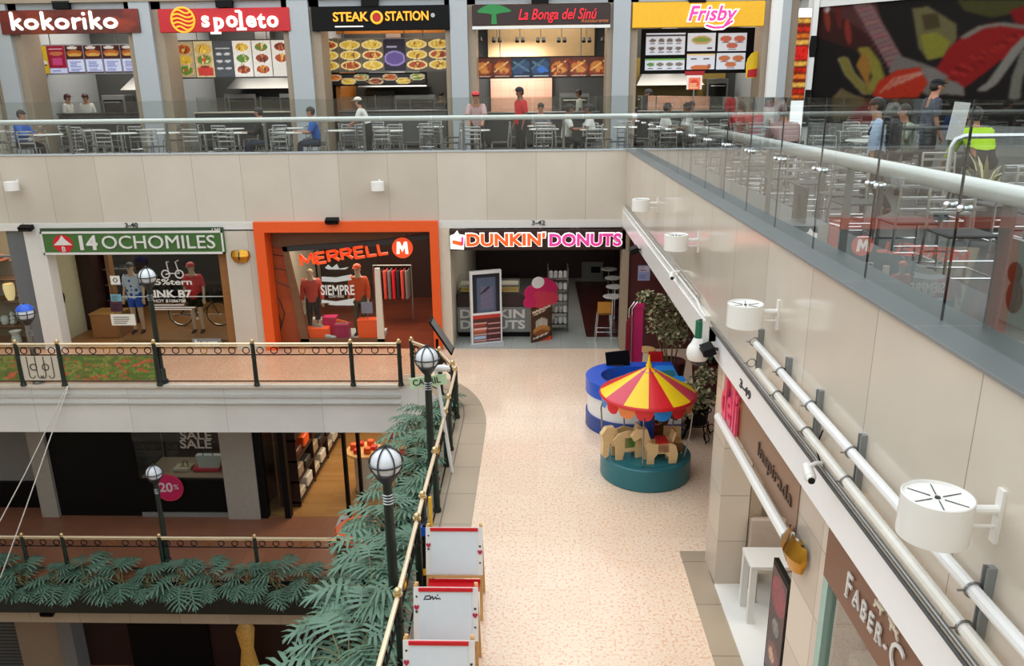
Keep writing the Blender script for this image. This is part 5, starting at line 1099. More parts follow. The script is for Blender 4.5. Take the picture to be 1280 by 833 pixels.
for s, py in (('DUNKIN', 393), ('DONUTS', 406.5)): p0, p1 = flat(601, py, 18.87), flat(655, py, 18.87); mb.text(s, (p0+p1)/2-X_*.25, X_, Z_, .3, .02, .03, width=(p1.x-p0.x)*1.5)
mb.build('lettering', m_('white_paint'), t); MB().box(-1.95, -.4, 19.0, 19.5, a.z+.95, a.z+1.35).build('display_case', m_('clear_glass'), t)
for k in range(2): MB().box(-1.9, -.45, 19.05, 19.45, a.z+1.0+.17*k, a.z+1.02+.17*k).build('display_tray', m_(['yellow', 'cream'][k]), t)
T0, T1 = at(590, 432, Z=.012), at(628, 428, Z=.012); d = (T1-T0).normalized(); n_ = Vector((d.y, -d.x, 0)); Hh = at(588, 341, Y=T0.y).z; Wd = (T1-T0).length
t = thing('advertising_totem', 'white framed advertising totem with dark screen and red menu below', 'totem', tuple((T0+T1)/2))
MB().add([tuple(T0+d*u*Wd+n_*v+Z_*h) for h in (0, Hh) for u, v in ((0, 0), (1, 0), (1, -.12), (0, -.12))], [(3, 2, 1, 0), (4, 5, 6, 7), (0, 1, 5, 4), (1, 2, 6, 5), (2, 3, 7, 6), (3, 0, 4, 7)]).build('frame', m_('white_plastic'), t, smooth=False)
c = Canvas(24, 40, (24, 28, 36)); c.rect(.14, .86, .02, .92, (78, 92, 116)).rect(.28, .74, .1, .68, (104, 100, 124)).line((.3, .5), (.6, .66), .03, (30, 30, 40)); c.noise(.05, 4).build('screen', T0+d*.05+n_*.006+Z_*Hh*.44, d, Z_, Wd-.1, Hh*.52, m_('picture'), t, .004)
c = Canvas(26, 28, (76, 34, 34)); c.rect(0, 1, .88, 1, (190, 50, 40)); 
for k in range(4): c.rect(.04, .48, .7-.22*k, .74-.22*k, (226, 180, 170)).rect(.54, .96, .66-.2*k, .7-.2*k, (220, 160, 160)).rect(.04, .46, .56-.22*k, .68-.22*k, [(150, 60, 44), (180, 90, 60), (170, 190, 220), (196, 130, 110)][k])
c.build('menu_face', T0+d*.04+n_*.006+Z_*.05, d, Z_, Wd-.08, Hh*.38, m_('picture'), t, .004); MB().box(T0.x-.05, T1.x+.05, T0.y-.05, T1.y+.12, .012, .03).build('base', m_('pale_grey'), t)
T0, T1 = at(664, 429, Z=.012), at(690, 424, Z=.012); d = (T1-T0).normalized(); n_ = Vector((d.y, -d.x, 0)); Wd = (T1-T0).length; zt = at(668, 385, Y=T0.y).z
t = thing('promotional_standee', 'brown cardboard standee topped with a big pink doughnut cut-out at the cafe entrance', 'standee', tuple((T0+T1)/2))
c = Canvas(26, 36, (70, 44, 30)); c.line((.1, .84), (.9, .96), .03, (226, 210, 190)).line((.1, .76), (.7, .86), .02, (206, 190, 170)).ell(.5, .5, .3, .16, (186, 176, 160)).ell(.5, .3, .42, .14, (190, 130, 60)).ell(.5, .24, .36, .08, (140, 80, 40)).line((.1, .1), (.8, .2), .02, (230, 220, 200)).poly([(.4, 0), (1, 0), (1, .12)], (220, 70, 40))
c.noise(.08, 2).build('printed_body', T0, d, Z_, Wd, zt, m_('picture'), t, .04)
pc = T0+d*Wd*.35+Z_*(zt+.02); mb = MB(); Uq = d
for k, (u, v, r, m) in enumerate([(-.12, .28, .2, 0), (.2, .3, .24, 0), (.05, .12, .22, 1), (.3, .1, .16, 1), (-.2, .1, .15, 0), (.12, .42, .17, 0), (-.02, .48, .14, 2)]): mb.mi(m).disc(pc+d*u*1.25+Z_*v*1.2+n_*(.005+.004*k), d, Z_, r*1.25, r, .02)
mb.build('doughnut_cutout', [m_('magenta'), m_('pink_red'), m_('white_plastic')], t)
t = thing('snack_rack', 'steel rack of white snack packets inside the cafe entrance', 'rack', (.55, 19.6, .012))
for X in (.3, .8): MB().tube([(X, 19.3, .012), (X, 19.3, 1.7)], .015, 6).tube([(X, 19.8, .012), (X, 19.8, 1.7)], .015, 6).build('upright', m_('steel'), t)
for k in range(5):
    s = MB().box(.3, .8, 19.3, 19.8, .2+.3*k, .215+.3*k).build('shelf', m_('steel'), t)
    for j in range(4): MB().rbox(.32+.12*j, .42+.12*j, 19.32, 19.4, .215+.3*k, .42+.3*k, .03).build('packet', m_(['white_plastic', 'frost'][(j+k) % 2]), s)
mb = MB()
for i in range(18): mb.ball((-.2+1.3*rnd.random(), 19.2+.8*rnd.random(), 2.3+.5*rnd.random()), .05+.05*rnd.random(), 8, 6)
tag(mb.build('hanging_garland', m_('maroon')), 'dark red hanging garland of round ornaments inside the cafe entrance', 'garland', kind='stuff')
t = thing('back_door', 'pale grey door at the far end of the cafe', 'door', (.9, 25.4, 0)); p, q = flat(727, 366, 25.4), flat(754, 328, 25.4); MB().box(p.x, q.x, 25.42, 25.48, .012, q.z).build('leaf', m_('mid_grey'), t); MB().box(p.x+.3, p.x+.6, 25.4, 25.42, q.z-.35, q.z-.15).build('sign_plate', m_('black'), t); MB().cyl((p.x+.1, 25.36, 1.0), (p.x+.1, 25.42, 1.0), .03, n=10).build('knob', m_('steel'), t)
for i, (px, py, Y) in enumerate(((766, 370, 19.3), (769, 358, 20.6), (770, 347, 22.0), (771, 336, 23.4))):
    p = at(px, py, Y=Y); p.x = min(p.x, 2.2); t = thing('bar_table', '%s small round white bar table from the entrance along the right cafe wall' % nth(i), 'table', (p.x, Y, .018), 'bar tables along the cafe wall')
    MB().lathe([(0, p.z-.03), (.24, p.z-.03), (.25, p.z-.01), (.24, p.z), (0, p.z)], (p.x, Y, 0), 22).build('tabletop', m_('table_white'), t); MB().cyl((p.x, Y, .03), (p.x, Y, p.z-.03), .025, n=8).build('column', m_('chrome'), t); MB().cyl((p.x, Y, .018), (p.x, Y, .04), .2, n=20).build('base', m_('steel'), t)
t = thing('high_chair', 'high wooden chair with steel legs beside the nearest cafe bar table', 'chair', (1.75, 18.75, .018)); x, y = 1.66, 18.72
MB().rbox(x-.17, x+.17, y-.17, y+.17, .68, .71, .01).build('seat', m_('shop_wood'), t); MB().rbox(x-.17, x+.17, y-.19, y-.16, .72, 1.02, .012).build('backrest', mat('amber_back', (176, 122, 40), .4), t)
for sx in (-1, 1):
    for sy in (-1, 1): MB().tube([(x+sx*.2, y+sy*.2, .018), (x+sx*.15, y+sy*.15, .69)], .013, 6).build('leg', m_('chrome'), t)
MB().tube([(x-.19, y-.19, .25), (x+.19, y-.19, .25), (x+.19, y+.19, .25), (x-.19, y+.19, .25)], .01, 6, True).build('footrest', m_('chrome'), t)
# --- small floodlights over the fronts
def flood(label, c, N=(0, -1, 0), m='black', s=1.):
    c, N = Vector(c), Vector(N); t = thing('floodlight', label, 'floodlight', tuple(c), 'small floodlights'); S = N.cross(Z_)
    R = Matrix((S, N, Z_)).transposed() @ Matrix.Rotation(-.35, 3, 'X')
    MB().obox(c+N*.14*s, (.3*s, .16*s, .1*s), R).build('housing', m_(m), t); MB().obox(c+N*.2*s-Z_*.035*s, (.26*s, .06*s, .05*s), R).build('lens', m_('black_gloss'), t); MB().tube([c, c+N*.1+Z_*.02], .02, 6).build('bracket', m_('charcoal'), t)
flood('black floodlight over the white pier left of the green sign', flat(37, 284, 17.97)); flood('black floodlight on the orange boutique frame', flat(417, 275, 17.97))
# ================================================================== railings and lamp posts
def railing(label, posts, h=.93, floral=(), ornate=(), z=0.0, name='railing', skip_last=False, skip=()):
    r = thing(name, label, 'railing', tuple(posts[0]))
    for p in posts:
        p = Vector(p); q = MB().cyl(p, p+Z_*(h+.03), .05, .042, 12).lathe([(.062, 0), (.062, .04), (.05, .06)], p, 12).lathe([(.05, 0), (.056, .015), (.05, .03)], p+Z_*.62, 12).build('post', m_('post_green'), r)
        MB().ball(p+Z_*(h+.068), .04, 12, 8).cyl(p+Z_*(h+.02), p+Z_*(h+.04), .05, n=12).build('ball_cap', m_('brass'), q)
    for i, (a, b) in enumerate(zip(posts[:-1], posts[1:])):
        if i in skip: continue
        a, b = Vector(a), Vector(b); L = (b-a).length; d = (b-a)/L; n = Vector((d.y, -d.x, 0)); a2, b2 = a+d*.045, b-d*.045
        MB().tube([a2+Z_*h, b2+Z_*h], .027, 8).build('top_rail', m_('rail_gold'), r); MB().tube([a2+Z_*(h-.05), b2+Z_*(h-.05)], .012, 6).build('thin_rail', m_('brass'), r)
        for zz in (h-.24, .1): MB().tube([a2+Z_*zz, b2+Z_*zz], .013, 6).build('lower_rail', m_('black'), r)
        k = max(1, int(L/.29))
        for j in range(k): MB().torus(a+d*(L*(j+.5)/k)+Z_*(h-.145), n, .07, .011, 14, 5).build('ring', m_('gold' if j % 4 == 3 else 'black'), r)
        if i in floral:
            c = Canvas(int(L*34), 18, (96, 108, 50)); g = random.Random(i)
            for q in range(int(L*60)): c.ell(g.random(), g.random(), .055/L*(.5+g.random()), .1, [(110, 128, 56), (84, 124, 50), (190, 90, 60), (120, 140, 60), (140, 134, 70)][q % 5], g.random()*3)
            c.noise(.1, i).build('floral_panel', a2+Z_*.12, d, Z_, L-.09, h-.24-.14, m_('picture'), r, .01)
        if i in ornate:
            MB().box(min(a2.x, b2.x), max(a2.x, b2.x), a.y-.003, a.y+.003, a.z+.12, a.z+h-.26).build('pale_panel', m_('cream'), r); mb = MB()
            for q in (.2, .4, .6, .8):
                c = a+d*L*q; mb.tube([c+n*.01+Z_*.66, c+n*.01+Z_*.24]+[c+n*.01+d*(.06-.06*math.cos(t*.5))*(1 if q < .5 else -1)+Z_*(.24-.07*math.sin(t*.5)) for t in range(1, 7)], .009, 5)
            for q in (.33, .62): mb.torus(a+d*L*q+n*.01+Z_*.42, n, .07, .01, 14, 5)
            mb.build('scrollwork', m_('charcoal'), r)
    return r
V3 = Vector
railing('dark green and brass railing with ring band along the left gallery', [V3((x, 15.46, .012)) for x in (-13.0, -10.98, -10.08, -8.02, -5.93, -3.87, -2.86)], floral=(0, 2), ornate=(1,))
pr_ = [(-2.62, 15.62), (-1.95, 14.95), (-1.60, 14.1), (-1.513, 13.75), (-1.49, 12.35), (-1.478, 11.74), (-1.465, 10.26), (-1.46, 8.95), (-1.45, 8.4), (-1.43, 6.9), (-1.43, 5.4), (-1.43, 3.6)]
railing('dark green and brass railing curving along the left edge of the promenade beside the easels', [V3((x, y, .008)) for x, y in pr_])
def lamp_post(label, base, zg, m='post_green', globe='lamp_globe', cap=None):
    t = thing('lamp_post', label, 'street lamp', base, 'globe lamp posts of the galleries'); b = Vector(base); H = zg-b.z
    MB().cyl(b, b+Z_*(H-.24), .062, .052, 14).lathe([(.12, 0), (.12, .05), (.085, .1), (.085, .3), (.064, .34)], b, 14).build('post', m_(m), t); mb = MB()
    for k in range(4): mb.lathe([(.056, 0), (.068, .01), (.056, .02)], b+Z_*(H-.5+.035*k), 14)
    mb.build('collar', m_('steel'), t); MB().lathe([(.05, -.26), (.1, -.2), (.15, -.12), (.14, -.1), (.06, -.14)], b+Z_*H, 18).build('cup', m_('charcoal'), t)
    g = MB().ball(b+Z_*H, .172, 20, 14).build('globe', m_(globe), t); mb = MB()
    for k in range(3): a = k*PI/3+.2; mb.tube([b+Z_*H+Vector((math.cos(a)*math.cos(e), math.sin(a)*math.cos(e), math.sin(e)))*.185 for e in [-1.2+(PI+2.4)*i/16 for i in range(17)]], .009, 5)
    mb.torus(b+Z_*H, Z_, .19, .011, 24, 5).ball(b+Z_*(H+.2), .025, 8, 6).build('cage', m_('charcoal'), t)
    if cap: MB().ball(b+Z_*(H+.03), (.185, .185, .17), 18, 6, .25, PI/2).build('globe_cover', m_(cap), t)
lamp_post('globe lamp post at the promenade edge beside the pale green lane sign', (-1.66, 11.24, .004), 2.05)
lamp_post('nearest globe lamp post at the promenade edge among the split leaf plants', (-1.66, 7.82, .004), 2.0)
p = at(184, 346, Y=15.62); lamp_post('globe lamp post on the left gallery in front of the blue dotted mannequin', (p.x, 15.62, .012), at(184, 346, Y=15.62).z)
p = at(31, 392, Y=15.62); lamp_post('lamp post with a blue topped globe and silver post at the far left gallery', (p.x, 15.64, .012), p.z, 'steel', 'lamp_globe', 'blue')
p = at(192, 592, Y=15.6); lamp_post('globe lamp post on the lower gallery beside the pink discount disc', (p.x, 15.62, ZL2), p.z)
# pale green lane sign with leaning white post
t = thing('lane_sign', 'pale green board lettered carril beside the curved railing', 'sign', (-1.9, 11.6, .0)); a, b = at(513, 487, Y=11.5), at(563, 470, Y=11.5); pg = mat('pale_green', (196, 226, 186), .5)
d = Vector((b.x-a.x, 0, .09)).normalized(); up = Vector((-d.z, 0, d.x)); o = Vector((a.x, 11.52, a.z)); MB().prism([(0, 0), ((b.x-a.x)*.93, 0), ((b.x-a.x)*.93, .17), (0, .17)], o, d, up, .02).build('board', pg, t)
MB().text('CARRIL', o+d*.27+up*.085-Y_*.003, d, up, .14, .008, .012, width=.44).build('lettering', m_('charcoal'), t); a, b = at(545, 470, Y=11.56), at(562, 548, Y=11.56); MB().tube([(a.x, 11.56, a.z+.12), (b.x+.03, 11.5, .01)], .03, 8).build('post', m_('white_plastic'), t); MB().ball((a.x+.1, 11.57, a.z+.12), (.13, .06, .06), 12, 6).build('top_cap', m_('white_plastic'), t)

# ================================================================== plants
def leaf_vs(mb, o, d, L, r):
    """deeply split leaf: finger lobes either side of a drooping rib"""
    d = d.normalized(); s = d.cross(Z_); s = s.normalized() if s.length > .01 else X_.copy(); n = s.cross(d); rib = []
    for i in range(8): u = i/7; rib.append(o+d*(L*u)+n*(.06*L*math.sin(u*PI))-Z_*(.45*L*u*u))
    for i in range(7):
        u = i/6.; ll = L*(.34+.34*math.sin(PI*min(1, u*.85+.12)))*(1 if i < 6 else .8); ang = 1.75-1.35*u
        for sg in (-1, 1):
            q = (d*math.cos(ang)+s*sg*math.sin(ang)); w = (d*math.sin(ang)-s*sg*math.cos(ang))*L*.048; b = rib[i]; m1 = b+q*ll*.55-Z_*ll*.06; tp = b+q*ll-Z_*ll*.28
            mb.add([b-w, b+w, m1+w*1.1, m1-w*1.1, tp+w*.25, tp-w*.25], [(0, 1, 2, 3), (3, 2, 4, 5)])
        if i < 7: a, c = rib[i], rib[i+1]; w = s*L*.035; mb.add([a-w, a+w, c+w, c-w], [(0, 1, 2, 3)])
    w = s*L*.04; mb.add([rib[6]-w, rib[6]+w, rib[7]+d*L*.12-Z_*L*.12], [(0, 1, 2)])
PV = {}
def split_plant(var, side):
    g = random.Random(var*17+3); fo, st = MB(), MB()
    for i in range(17):
        a = 2*PI*(i*.382+.1*g.random()); e = .05+1.3*((i*.618) % 1); pl = .2+.36*g.random(); d = Vector((math.cos(a)*math.cos(e), math.sin(a)*math.cos(e), math.sin(e)))
        if side and d.y > .15 and e < .75: d.y = -d.y*.8
        o = Vector((.1*g.uniform(-1, 1), .06*g.uniform(-1, 1), 0)); m1 = o+d*pl*.6+Z_*.05; tp = o+d*pl+Z_*.04-Vector((0, 0, .12*(1-e)))
        st.tube([o, m1, tp], [.012, .009, .006], 5); dd = Vector((d.x, d.y, .25*d.z-.1)); leaf_vs(fo, tp, dd, .38+.2*g.random(), g)
    return fo, st
def put_plant(var, loc, label, group, side=True, rz=0, sc=1., m='leaf'):
    k = (var, side, m)
    if k not in PV:
        t = thing('split_leaf_plant', label, 'plant', (0, 0, 0), group); fo, st = split_plant(var, side); fo.build('foliage', m_(m), t, smooth=False); st.build('stem', m_('stem'), t); PV[k] = t
    else: t = copy_tree(PV[k])
    return place(t, loc, rz, label, group, sc)
t = thing('planter_trough', 'long dark planter trough along the outer edge of the promenade', 'planter', (-2.05, 9, -.5)); MB().box(-2.27, -1.81, 3, 14.6, -.55, -.5).box(-2.27, -2.23, 3, 14.6, -.5, -.12).box(-1.85, -1.81, 3, 14.6, -.5, -.12).box(-2.23, -1.85, 3, 3.04, -.5, -.12).box(-2.23, -1.85, 14.56, 14.6, -.5, -.12).build('trough', m_('charcoal'), t); MB().box(-2.23, -1.85, 3.04, 14.56, -.5, -.2).build('soil', m_('soil'), t)
for i, y in enumerate((14.1, 13.2, 12.35, 11.5, 10.7, 9.9, 9.15, 8.4, 7.7, 7.0, 6.3, 5.6, 4.9)):
    put_plant(i % 4, (-2.0-.04*(i % 3), y, -.1), '%s split leaf plant from the far end of the trough beside the promenade railing' % nth(i), 'split leaf plants beside the promenade', True, -PI/2+.25*(i % 3-1), (.78, .8, .78, .76, .78, .8, .82, .86, .88, .92, .94, .97, 1.)[i])
t = thing('planter_trough', 'long dark green planter trough along the edge of the lower gallery', 'planter', (-8, 15.2, -5.44)); MB().box(-15.9, -2.4, 15.08, 15.44, -5.42, -5.38).box(-15.9, -2.4, 15.08, 15.11, -5.38, -4.72).box(-15.9, -2.4, 15.41, 15.44, -5.38, -4.72).build('trough', m_('post_green'), t); MB().box(-15.9, -2.4, 15.11, 15.41, -5.38, -4.85).build('soil', m_('soil'), t)
for i in range(14):
    put_plant((i*3) % 4, (-13.2+.73*i+.1*(i % 2), 15.2, -4.74+.06*(i % 2)), '%s split leaf plant from the left in the trough of the lower gallery' % nth(i), 'split leaf plants on the lower gallery', True, .3*(i % 3-1), .66+.1*((i*2) % 3), 'leaf_dark')
def bush(name, label, c, blobs, n, m, pot=None, leaf=.085, seed=1):
    t = thing(name, label, 'plant', tuple(c)); g = random.Random(seed); mb = MB(); c = Vector(c)
    for i in range(n):
        b = blobs[i % len(blobs)]; v = Vector((g.gauss(0, 1), g.gauss(0, 1), g.gauss(0, 1))).normalized()*(g.random()**.45); p = Vector(b[:3])+Vector((v.x*b[3], v.y*b[3], v.z*b[4]))
        d = Vector((g.uniform(-1, 1), g.uniform(-1, 1), g.uniform(-.7, .5))).normalized(); s = d.cross(Vector((g.uniform(-1, 1), g.uniform(-1, 1), 1))).normalized()*leaf*.3; mb.mi(0 if g.random() < .55 else 1)
        mb.add([p, p+d*leaf*.5+s, p+d*leaf, p+d*leaf*.5-s], [(0, 1, 2, 3)])
    mb.build('foliage', [m_(m[0]), m_(m[1])], t, smooth=False); mb = MB()
    for b in blobs: mb.tube([c+Z_*.2, (c*.5+Vector(b[:3])*.5)+Z_*.1, Vector(b[:3])], [.02, .014, .008], 6)
    mb.build('stem', m_('stem'), t)
    if pot: MB().lathe([(0, 0), (pot[0]*.8, 0), (pot[0], pot[1]), (pot[0]*.93, pot[1]), (pot[0]*.9, pot[1]-.06), (0, pot[1]-.06)], c, 22).build('pot', m_(pot[2]), t)
    return t
bush('variegated_shrub', 'large cream and olive leaved shrub under the white beam beside the maroon wall', (2.75, 15.3, .002), [(2.35, 15.1, 1.9, .3, .22), (2.75, 15.2, 1.85, .38, .28), (2.5, 15.0, 1.5, .36, .26), (2.95, 15.2, 1.5, .35, .3), (2.7, 14.9, 1.28, .3, .2), (2.15, 15.05, 2.05, .16, .1)], 1500, ('leaf_cream', 'leaf_olive'), (.3, .62, 'maroon'), .1, 2)
bush('dark_leaved_plant', 'dark leaved plant in a dark red pot behind the kiosk', (3.45, 15.0, .002), [(3.3, 14.9, .95, .3, .18), (3.6, 15.0, .92, .28, .18)], 420, ('leaf_dark', 'leaf_olive'), (.34, .72, 'maroon'), .11, 5)
t = bush('variegated_shrub', 'cream leaved shrub in a curly black iron stand behind the carousel', (2.83, 12.9, .28), [(2.75, 12.8, .95, .26, .25), (2.9, 12.9, .7, .26, .22), (2.65, 12.75, .62, .2, .16), (2.95, 13.0, 1.15, .2, .2)], 650, ('leaf_cream', 'leaf_olive'), (.2, .3, 'black'), .09, 8)
mb = MB()
for k in range(4): a = k*PI/2+.4; c = Vector((2.83, 12.9, 0)); e = Vector((math.cos(a), math.sin(a), 0)); mb.tube([c+e*.3+Z_*.0, c+e*.2+Z_*.25, c+e*.23+Z_*.56], .012, 6).torus(c+e*.3+Z_*.12, e.cross(Z_), .08, .01, 14, 5)
mb.torus((2.83, 12.9, .28), Z_, .2, .012, 24, 5).torus((2.83, 12.9, .54), Z_, .23, .012, 24, 5).build('iron_stand', m_('black'), t)
c = Canvas(16, 22, (150, 160, 200)); c.rect(.08, .92, .6, .92, (206, 196, 206)).words(.15, .85, .64, .9, 4, (120, 110, 150), rr).words(.12, .88, .1, .5, 3, (110, 130, 190), rr)
p, q = flat(797, 351, 17.97), flat(813, 332, 17.97); tag(c.build('wall_poster', p, X_, Z_, q.x-p.x, q.z-p.z, m_('picture'), None, .01), 'pale blue poster on the dark maroon wall right of the cafe', 'poster')

# ================================================================== carousel
cx, cy = 1.74, 11.55; C0 = Vector((cx, cy, .004))
t = thing('carousel', 'small children carousel with red and yellow striped tent roof and teal base', 'carousel', tuple(C0))
MB().lathe([(0, 0), (.70, 0), (.715, .02), (.715, .35), (.70, .37), (.67, .375), (0, .375)], C0, 56).build('base_drum', m_('teal'), t); MB().lathe([(0, .376), (.6, .376), (.6, .382), (0, .382)], C0, 48).build('deck', mat('deck_teal', (40, 116, 126), .4), t)
mb = MB(); n = 12; ez, ap, R = 1.40, 1.80, .735
for i in range(n):
    mb.mi([0, 1, 0, 2][i % 4])
    for j in range(4):
        a0, a1 = 2*PI*(i+j/4)/n-.12, 2*PI*(i+(j+1)/4)/n-.12; f = lambda a, r, z: (cx+r*math.cos(a), cy+r*math.sin(a), z)
        mb.add([f(a0, R, ez), f(a1, R, ez), f(a1, .035, ap), f(a0, .035, ap)], [(0, 1, 2, 3)]).add([f(a0, R-.02, ez-.005), f(a1, R-.02, ez-.005), f(a1, .03, ap-.02), f(a0, .03, ap-.02)], [(3, 2, 1, 0)])
mb.build('tent_roof', [m_('yellow'), m_('carousel_red'), m_('pink_red')], t, ang=12)
mb = MB(); n = 16
for i in range(n):
    mb.mi([0, 1, 0, 2][(i+1) % 4]); pts = []
    for j in range(9): u = j/8; a = 2*PI*(i+u)/n; dz = .085+.11*math.sqrt(max(0, 1-(2*u-1)**2)); pts.append((a, dz))
    top = [(cx+(R-.012)*math.cos(a), cy+(R-.012)*math.sin(a), ez-.02) for a, _ in pts]; bot = [(cx+(R-.02)*math.cos(a), cy+(R-.02)*math.sin(a), ez-.02-d) for a, d in pts]; mb.add(top+bot, [(k, 9+k, 10+k, k+1) for k in range(8)])
mb.build('scalloped_valance', [m_('carousel_red'), m_('sky_blue'), m_('light_orange')], t); MB().torus((cx, cy, ez-.03), Z_, R-.005, .028, 48, 8).build('eave_rim', m_('carousel_red'), t)
MB().lathe([(.05, ap-.04), (.045, ap+.04), (.02, ap+.1), (.012, ap+.19), (0, ap+.21)], (cx, cy, 0), 14).build('finial', m_('yellow'), t); MB().cyl((cx, cy, .38), (cx, cy, ap-.05), .13, n=24).build('column', m_('blue'), t)
for k in range(5):
    a = -PI/2-.25+2*PI*k/5+.05; e = Vector((math.cos(a), math.sin(a), 0)); MB().tube([C0+e*(R-.06)+Z_*(ez-.04), C0+e*(R+.0)+Z_*1.15, C0+e*(R-.02)+Z_*.85, C0+e*(R-.07)+Z_*.55, C0+e*.62+Z_*.38], .013, 7).build('pole', m_('steel'), t)
mat('saddle_green', (40, 150, 60), .4)
def ride(name, pos, rz, saddle, m, ears=False, s=1., trunk=False):
    R_ = Matrix.Rotation(rz, 3, 'Z'); O = Vector(pos); U = R_@X_; Wd = R_@Y_
    def side(off, th, nm, poly, mm, par): return MB().prism([(x*s, z*s) for x, z in poly], O+Wd*off, U, Z_, th).build(nm, m_(mm), par)
    prof = [(-.24, 0), (-.12, 0), (-.11, .12), (-.05, .17), (.06, .17), (.11, .1), (.11, 0), (.22, 0), (.22, .2), (.26, .3), (.2, .36), (.1, .33), (-.14, .34), (-.22, .3), (-.26, .16)]
    if trunk: prof = [(-.24, 0), (-.13, 0), (-.12, .12), (.06, .12), (.08, 0), (.19, 0), (.2, .2), (.24, .34), (.16, .43), (0, .47), (-.16, .42), (-.24, .32)]
    b = MB().prism([(x*s, z*s) for x, z in prof], O-Wd*.075, U, Z_, .03).prism([(x*s, z*s) for x, z in prof], O+Wd*.105, U, Z_, .03).obox(O+Z_*.26*s+U*-.02, (.36*s, .14, .06), R_).build(name, m_(m), t)
    hd = [(.14, .22), (.22, .2), (.26, .28), (.28, .06), (.34, .02), (.38, .08), (.37, .3), (.4, .42), (.32, .52), (.2, .52), (.12, .42)] if trunk else [(.12, .27), (.24, .24), (.3, .42), (.42, .36), (.46, .43), (.36, .56), (.22, .56)]; MB().prism([(x*s, z*s) for x, z in hd], O-Wd*.045, U, Z_, .1).build('head', m_(m), b)
    if ears:
        for w_ in (-.07, .06): MB().prism([(x*s, z*s) for x, z in [(.2, .5), (.3, .5), (.22, .66)]], O+Wd*w_, U, Z_, .02).build('ear', m_(m), b)
    MB().obox(O+Z_*.27*s-U*.03, (.17*s, .27, .17), R_).build('saddle', m_(saddle), b); MB().obox(O+Z_*.42*s-U*.2*s, (.03, .17, .17), R_ @ Matrix.Rotation(-.25, 3, 'Y')).build('backrest', m_('toy_wood'), b)
ride('horse', C0+V3((.16, -.36, .385)), PI+.12, 'red', 'toy_wood'); ride('elephant', C0+V3((-.36, -.2, .385)), PI+.3, 'saddle_green', 'toy_wood', False, 1.02, True)
ride('horse', C0+V3((.12, .3, .385)), .2, 'red', 'shop_wood', True); 
bn = MB().obox(C0+V3((.43, -.02, .56)), (.28, .22, .03)).obox(C0+V3((.43, .1, .66)), (.28, .03, .2)).box(cx+.3, cx+.32, cy-.12, cy+.1, .385, .56).box(cx+.54, cx+.56, cy-.12, cy+.1, .385, .56).build('bench', m_('toy_wood'), t); MB().obox(C0+V3((.43, -.13, .5)), (.28, .02, .14)).build('bench_front', m_('shop_wood'), bn)

# ================================================================== blue kiosk
kx, ky, n = 1.66, 13.55, 40
def stad(r, xr, z, yb=1.): 
    pts = []
    for i in range(n): a = PI/2+PI*i/(n-1); pts.append((kx+r*math.cos(a), ky+r*math.sin(a)*yb, z))
    return pts+[(xr, ky-r*yb, z), (xr, ky+r*yb, z)]
def ringband(r0, x0, r1, x1, z0, z1):
    a, b, c, d = stad(r1, x1, z0), stad(r1, x1, z1), stad(r0, x0, z1), stad(r0, x0, z0); N = len(a); vs = a+b+c+d; fs = []
    for i in range(N):
        j = (i+1) % N
        for k in range(4): l = (k+1) % 4; fs.append((k*N+i, k*N+j, l*N+j, l*N+i))
    return MB().add(vs, fs)
t = thing('kiosk', 'round ended blue and white information kiosk behind the carousel', 'kiosk', (kx, ky, .004))
ringband(.48, 2.2, .76, 2.58, .66, .93).build('blue_counter', m_('blue'), t); ringband(.52, 2.24, .72, 2.54, .28, .66).build('white_body', m_('white_plastic'), t); ringband(.48, 2.2, .75, 2.57, .004, .28).build('blue_base', mat('deep_blue', (36, 66, 140), .4), t)
MB().box(2.22, 2.56, ky-.6, ky+.5, .93, .95).build('counter_inlay', m_('sky_blue'), t)
for i, (px, py, w_, h_, m) in enumerate(((836, 467, .22, .16, 'teal'), (850, 474, .18, .14, 'sky_blue'), (829, 478, .16, .14, 'frost'))): 
    p = at(px, py, Z=.955); tag(MB().box(p.x-w_/2, p.x+w_/2, p.y-h_, p.y+h_, .951, .957+.004*i).build('flyer_stack', m_(m)), ['teal', 'bright blue', 'pale'][i]+' stack of flyers on the blue kiosk counter', 'flyers')
t = thing('monitor', 'black monitor seen from behind on the back of the blue kiosk', 'monitor', (1.55, 14.15, .93)); a, b = at(757, 461, Y=14.12), at(787, 440, Y=14.12); MB().obox(((a.x+b.x)/2, 14.12, (a.z+b.z)/2+.03), (b.x-a.x, .04, .3), Matrix.Rotation(-.12, 3, 'Y')).build('screen_back', m_('black'), t)
MB().box((a.x+b.x)/2-.03, (a.x+b.x)/2+.03, 14.13, 14.17, .95, 1.1).box((a.x+b.x)/2-.12, (a.x+b.x)/2+.12, 14.06, 14.24, .93, .95).build('stand', m_('charcoal'), t)
t = thing('banner_stand', 'tall folded magenta banner with steel rods behind the blue kiosk', 'banner', (2.2, 14.9, .002)); a, b = at(790, 455, Y=14.9), at(803, 384, Y=14.9)
MB().box(b.x-.17, b.x+.02, 14.88, 14.92, .08, b.z).build('magenta_panel', m_('magenta'), t); MB().add([(b.x-.17, 14.9, .08), (b.x-.17, 14.9, b.z-.05), (b.x-.33, 14.7, b.z-.25), (b.x-.33, 14.7, .08)], [(0, 1, 2, 3)]).build('side_panel', m_('pink_red'), t); MB().box(b.x-.18, b.x+.03, 14.86, 14.94, b.z-.01, b.z+.07).build('top_clamp', m_('magenta'), t)
for k in (0, .06): MB().tube([(b.x-.2-k, 14.8, .02), (b.x-.2-k, 14.85, b.z-.02), (b.x-.1-k, 14.86, b.z+.12)], .012, 6).build('rod', m_('chrome'), t)
MB().box(b.x-.4, b.x+.06, 14.7, 15.0, .002, .05).build('base', m_('charcoal'), t)
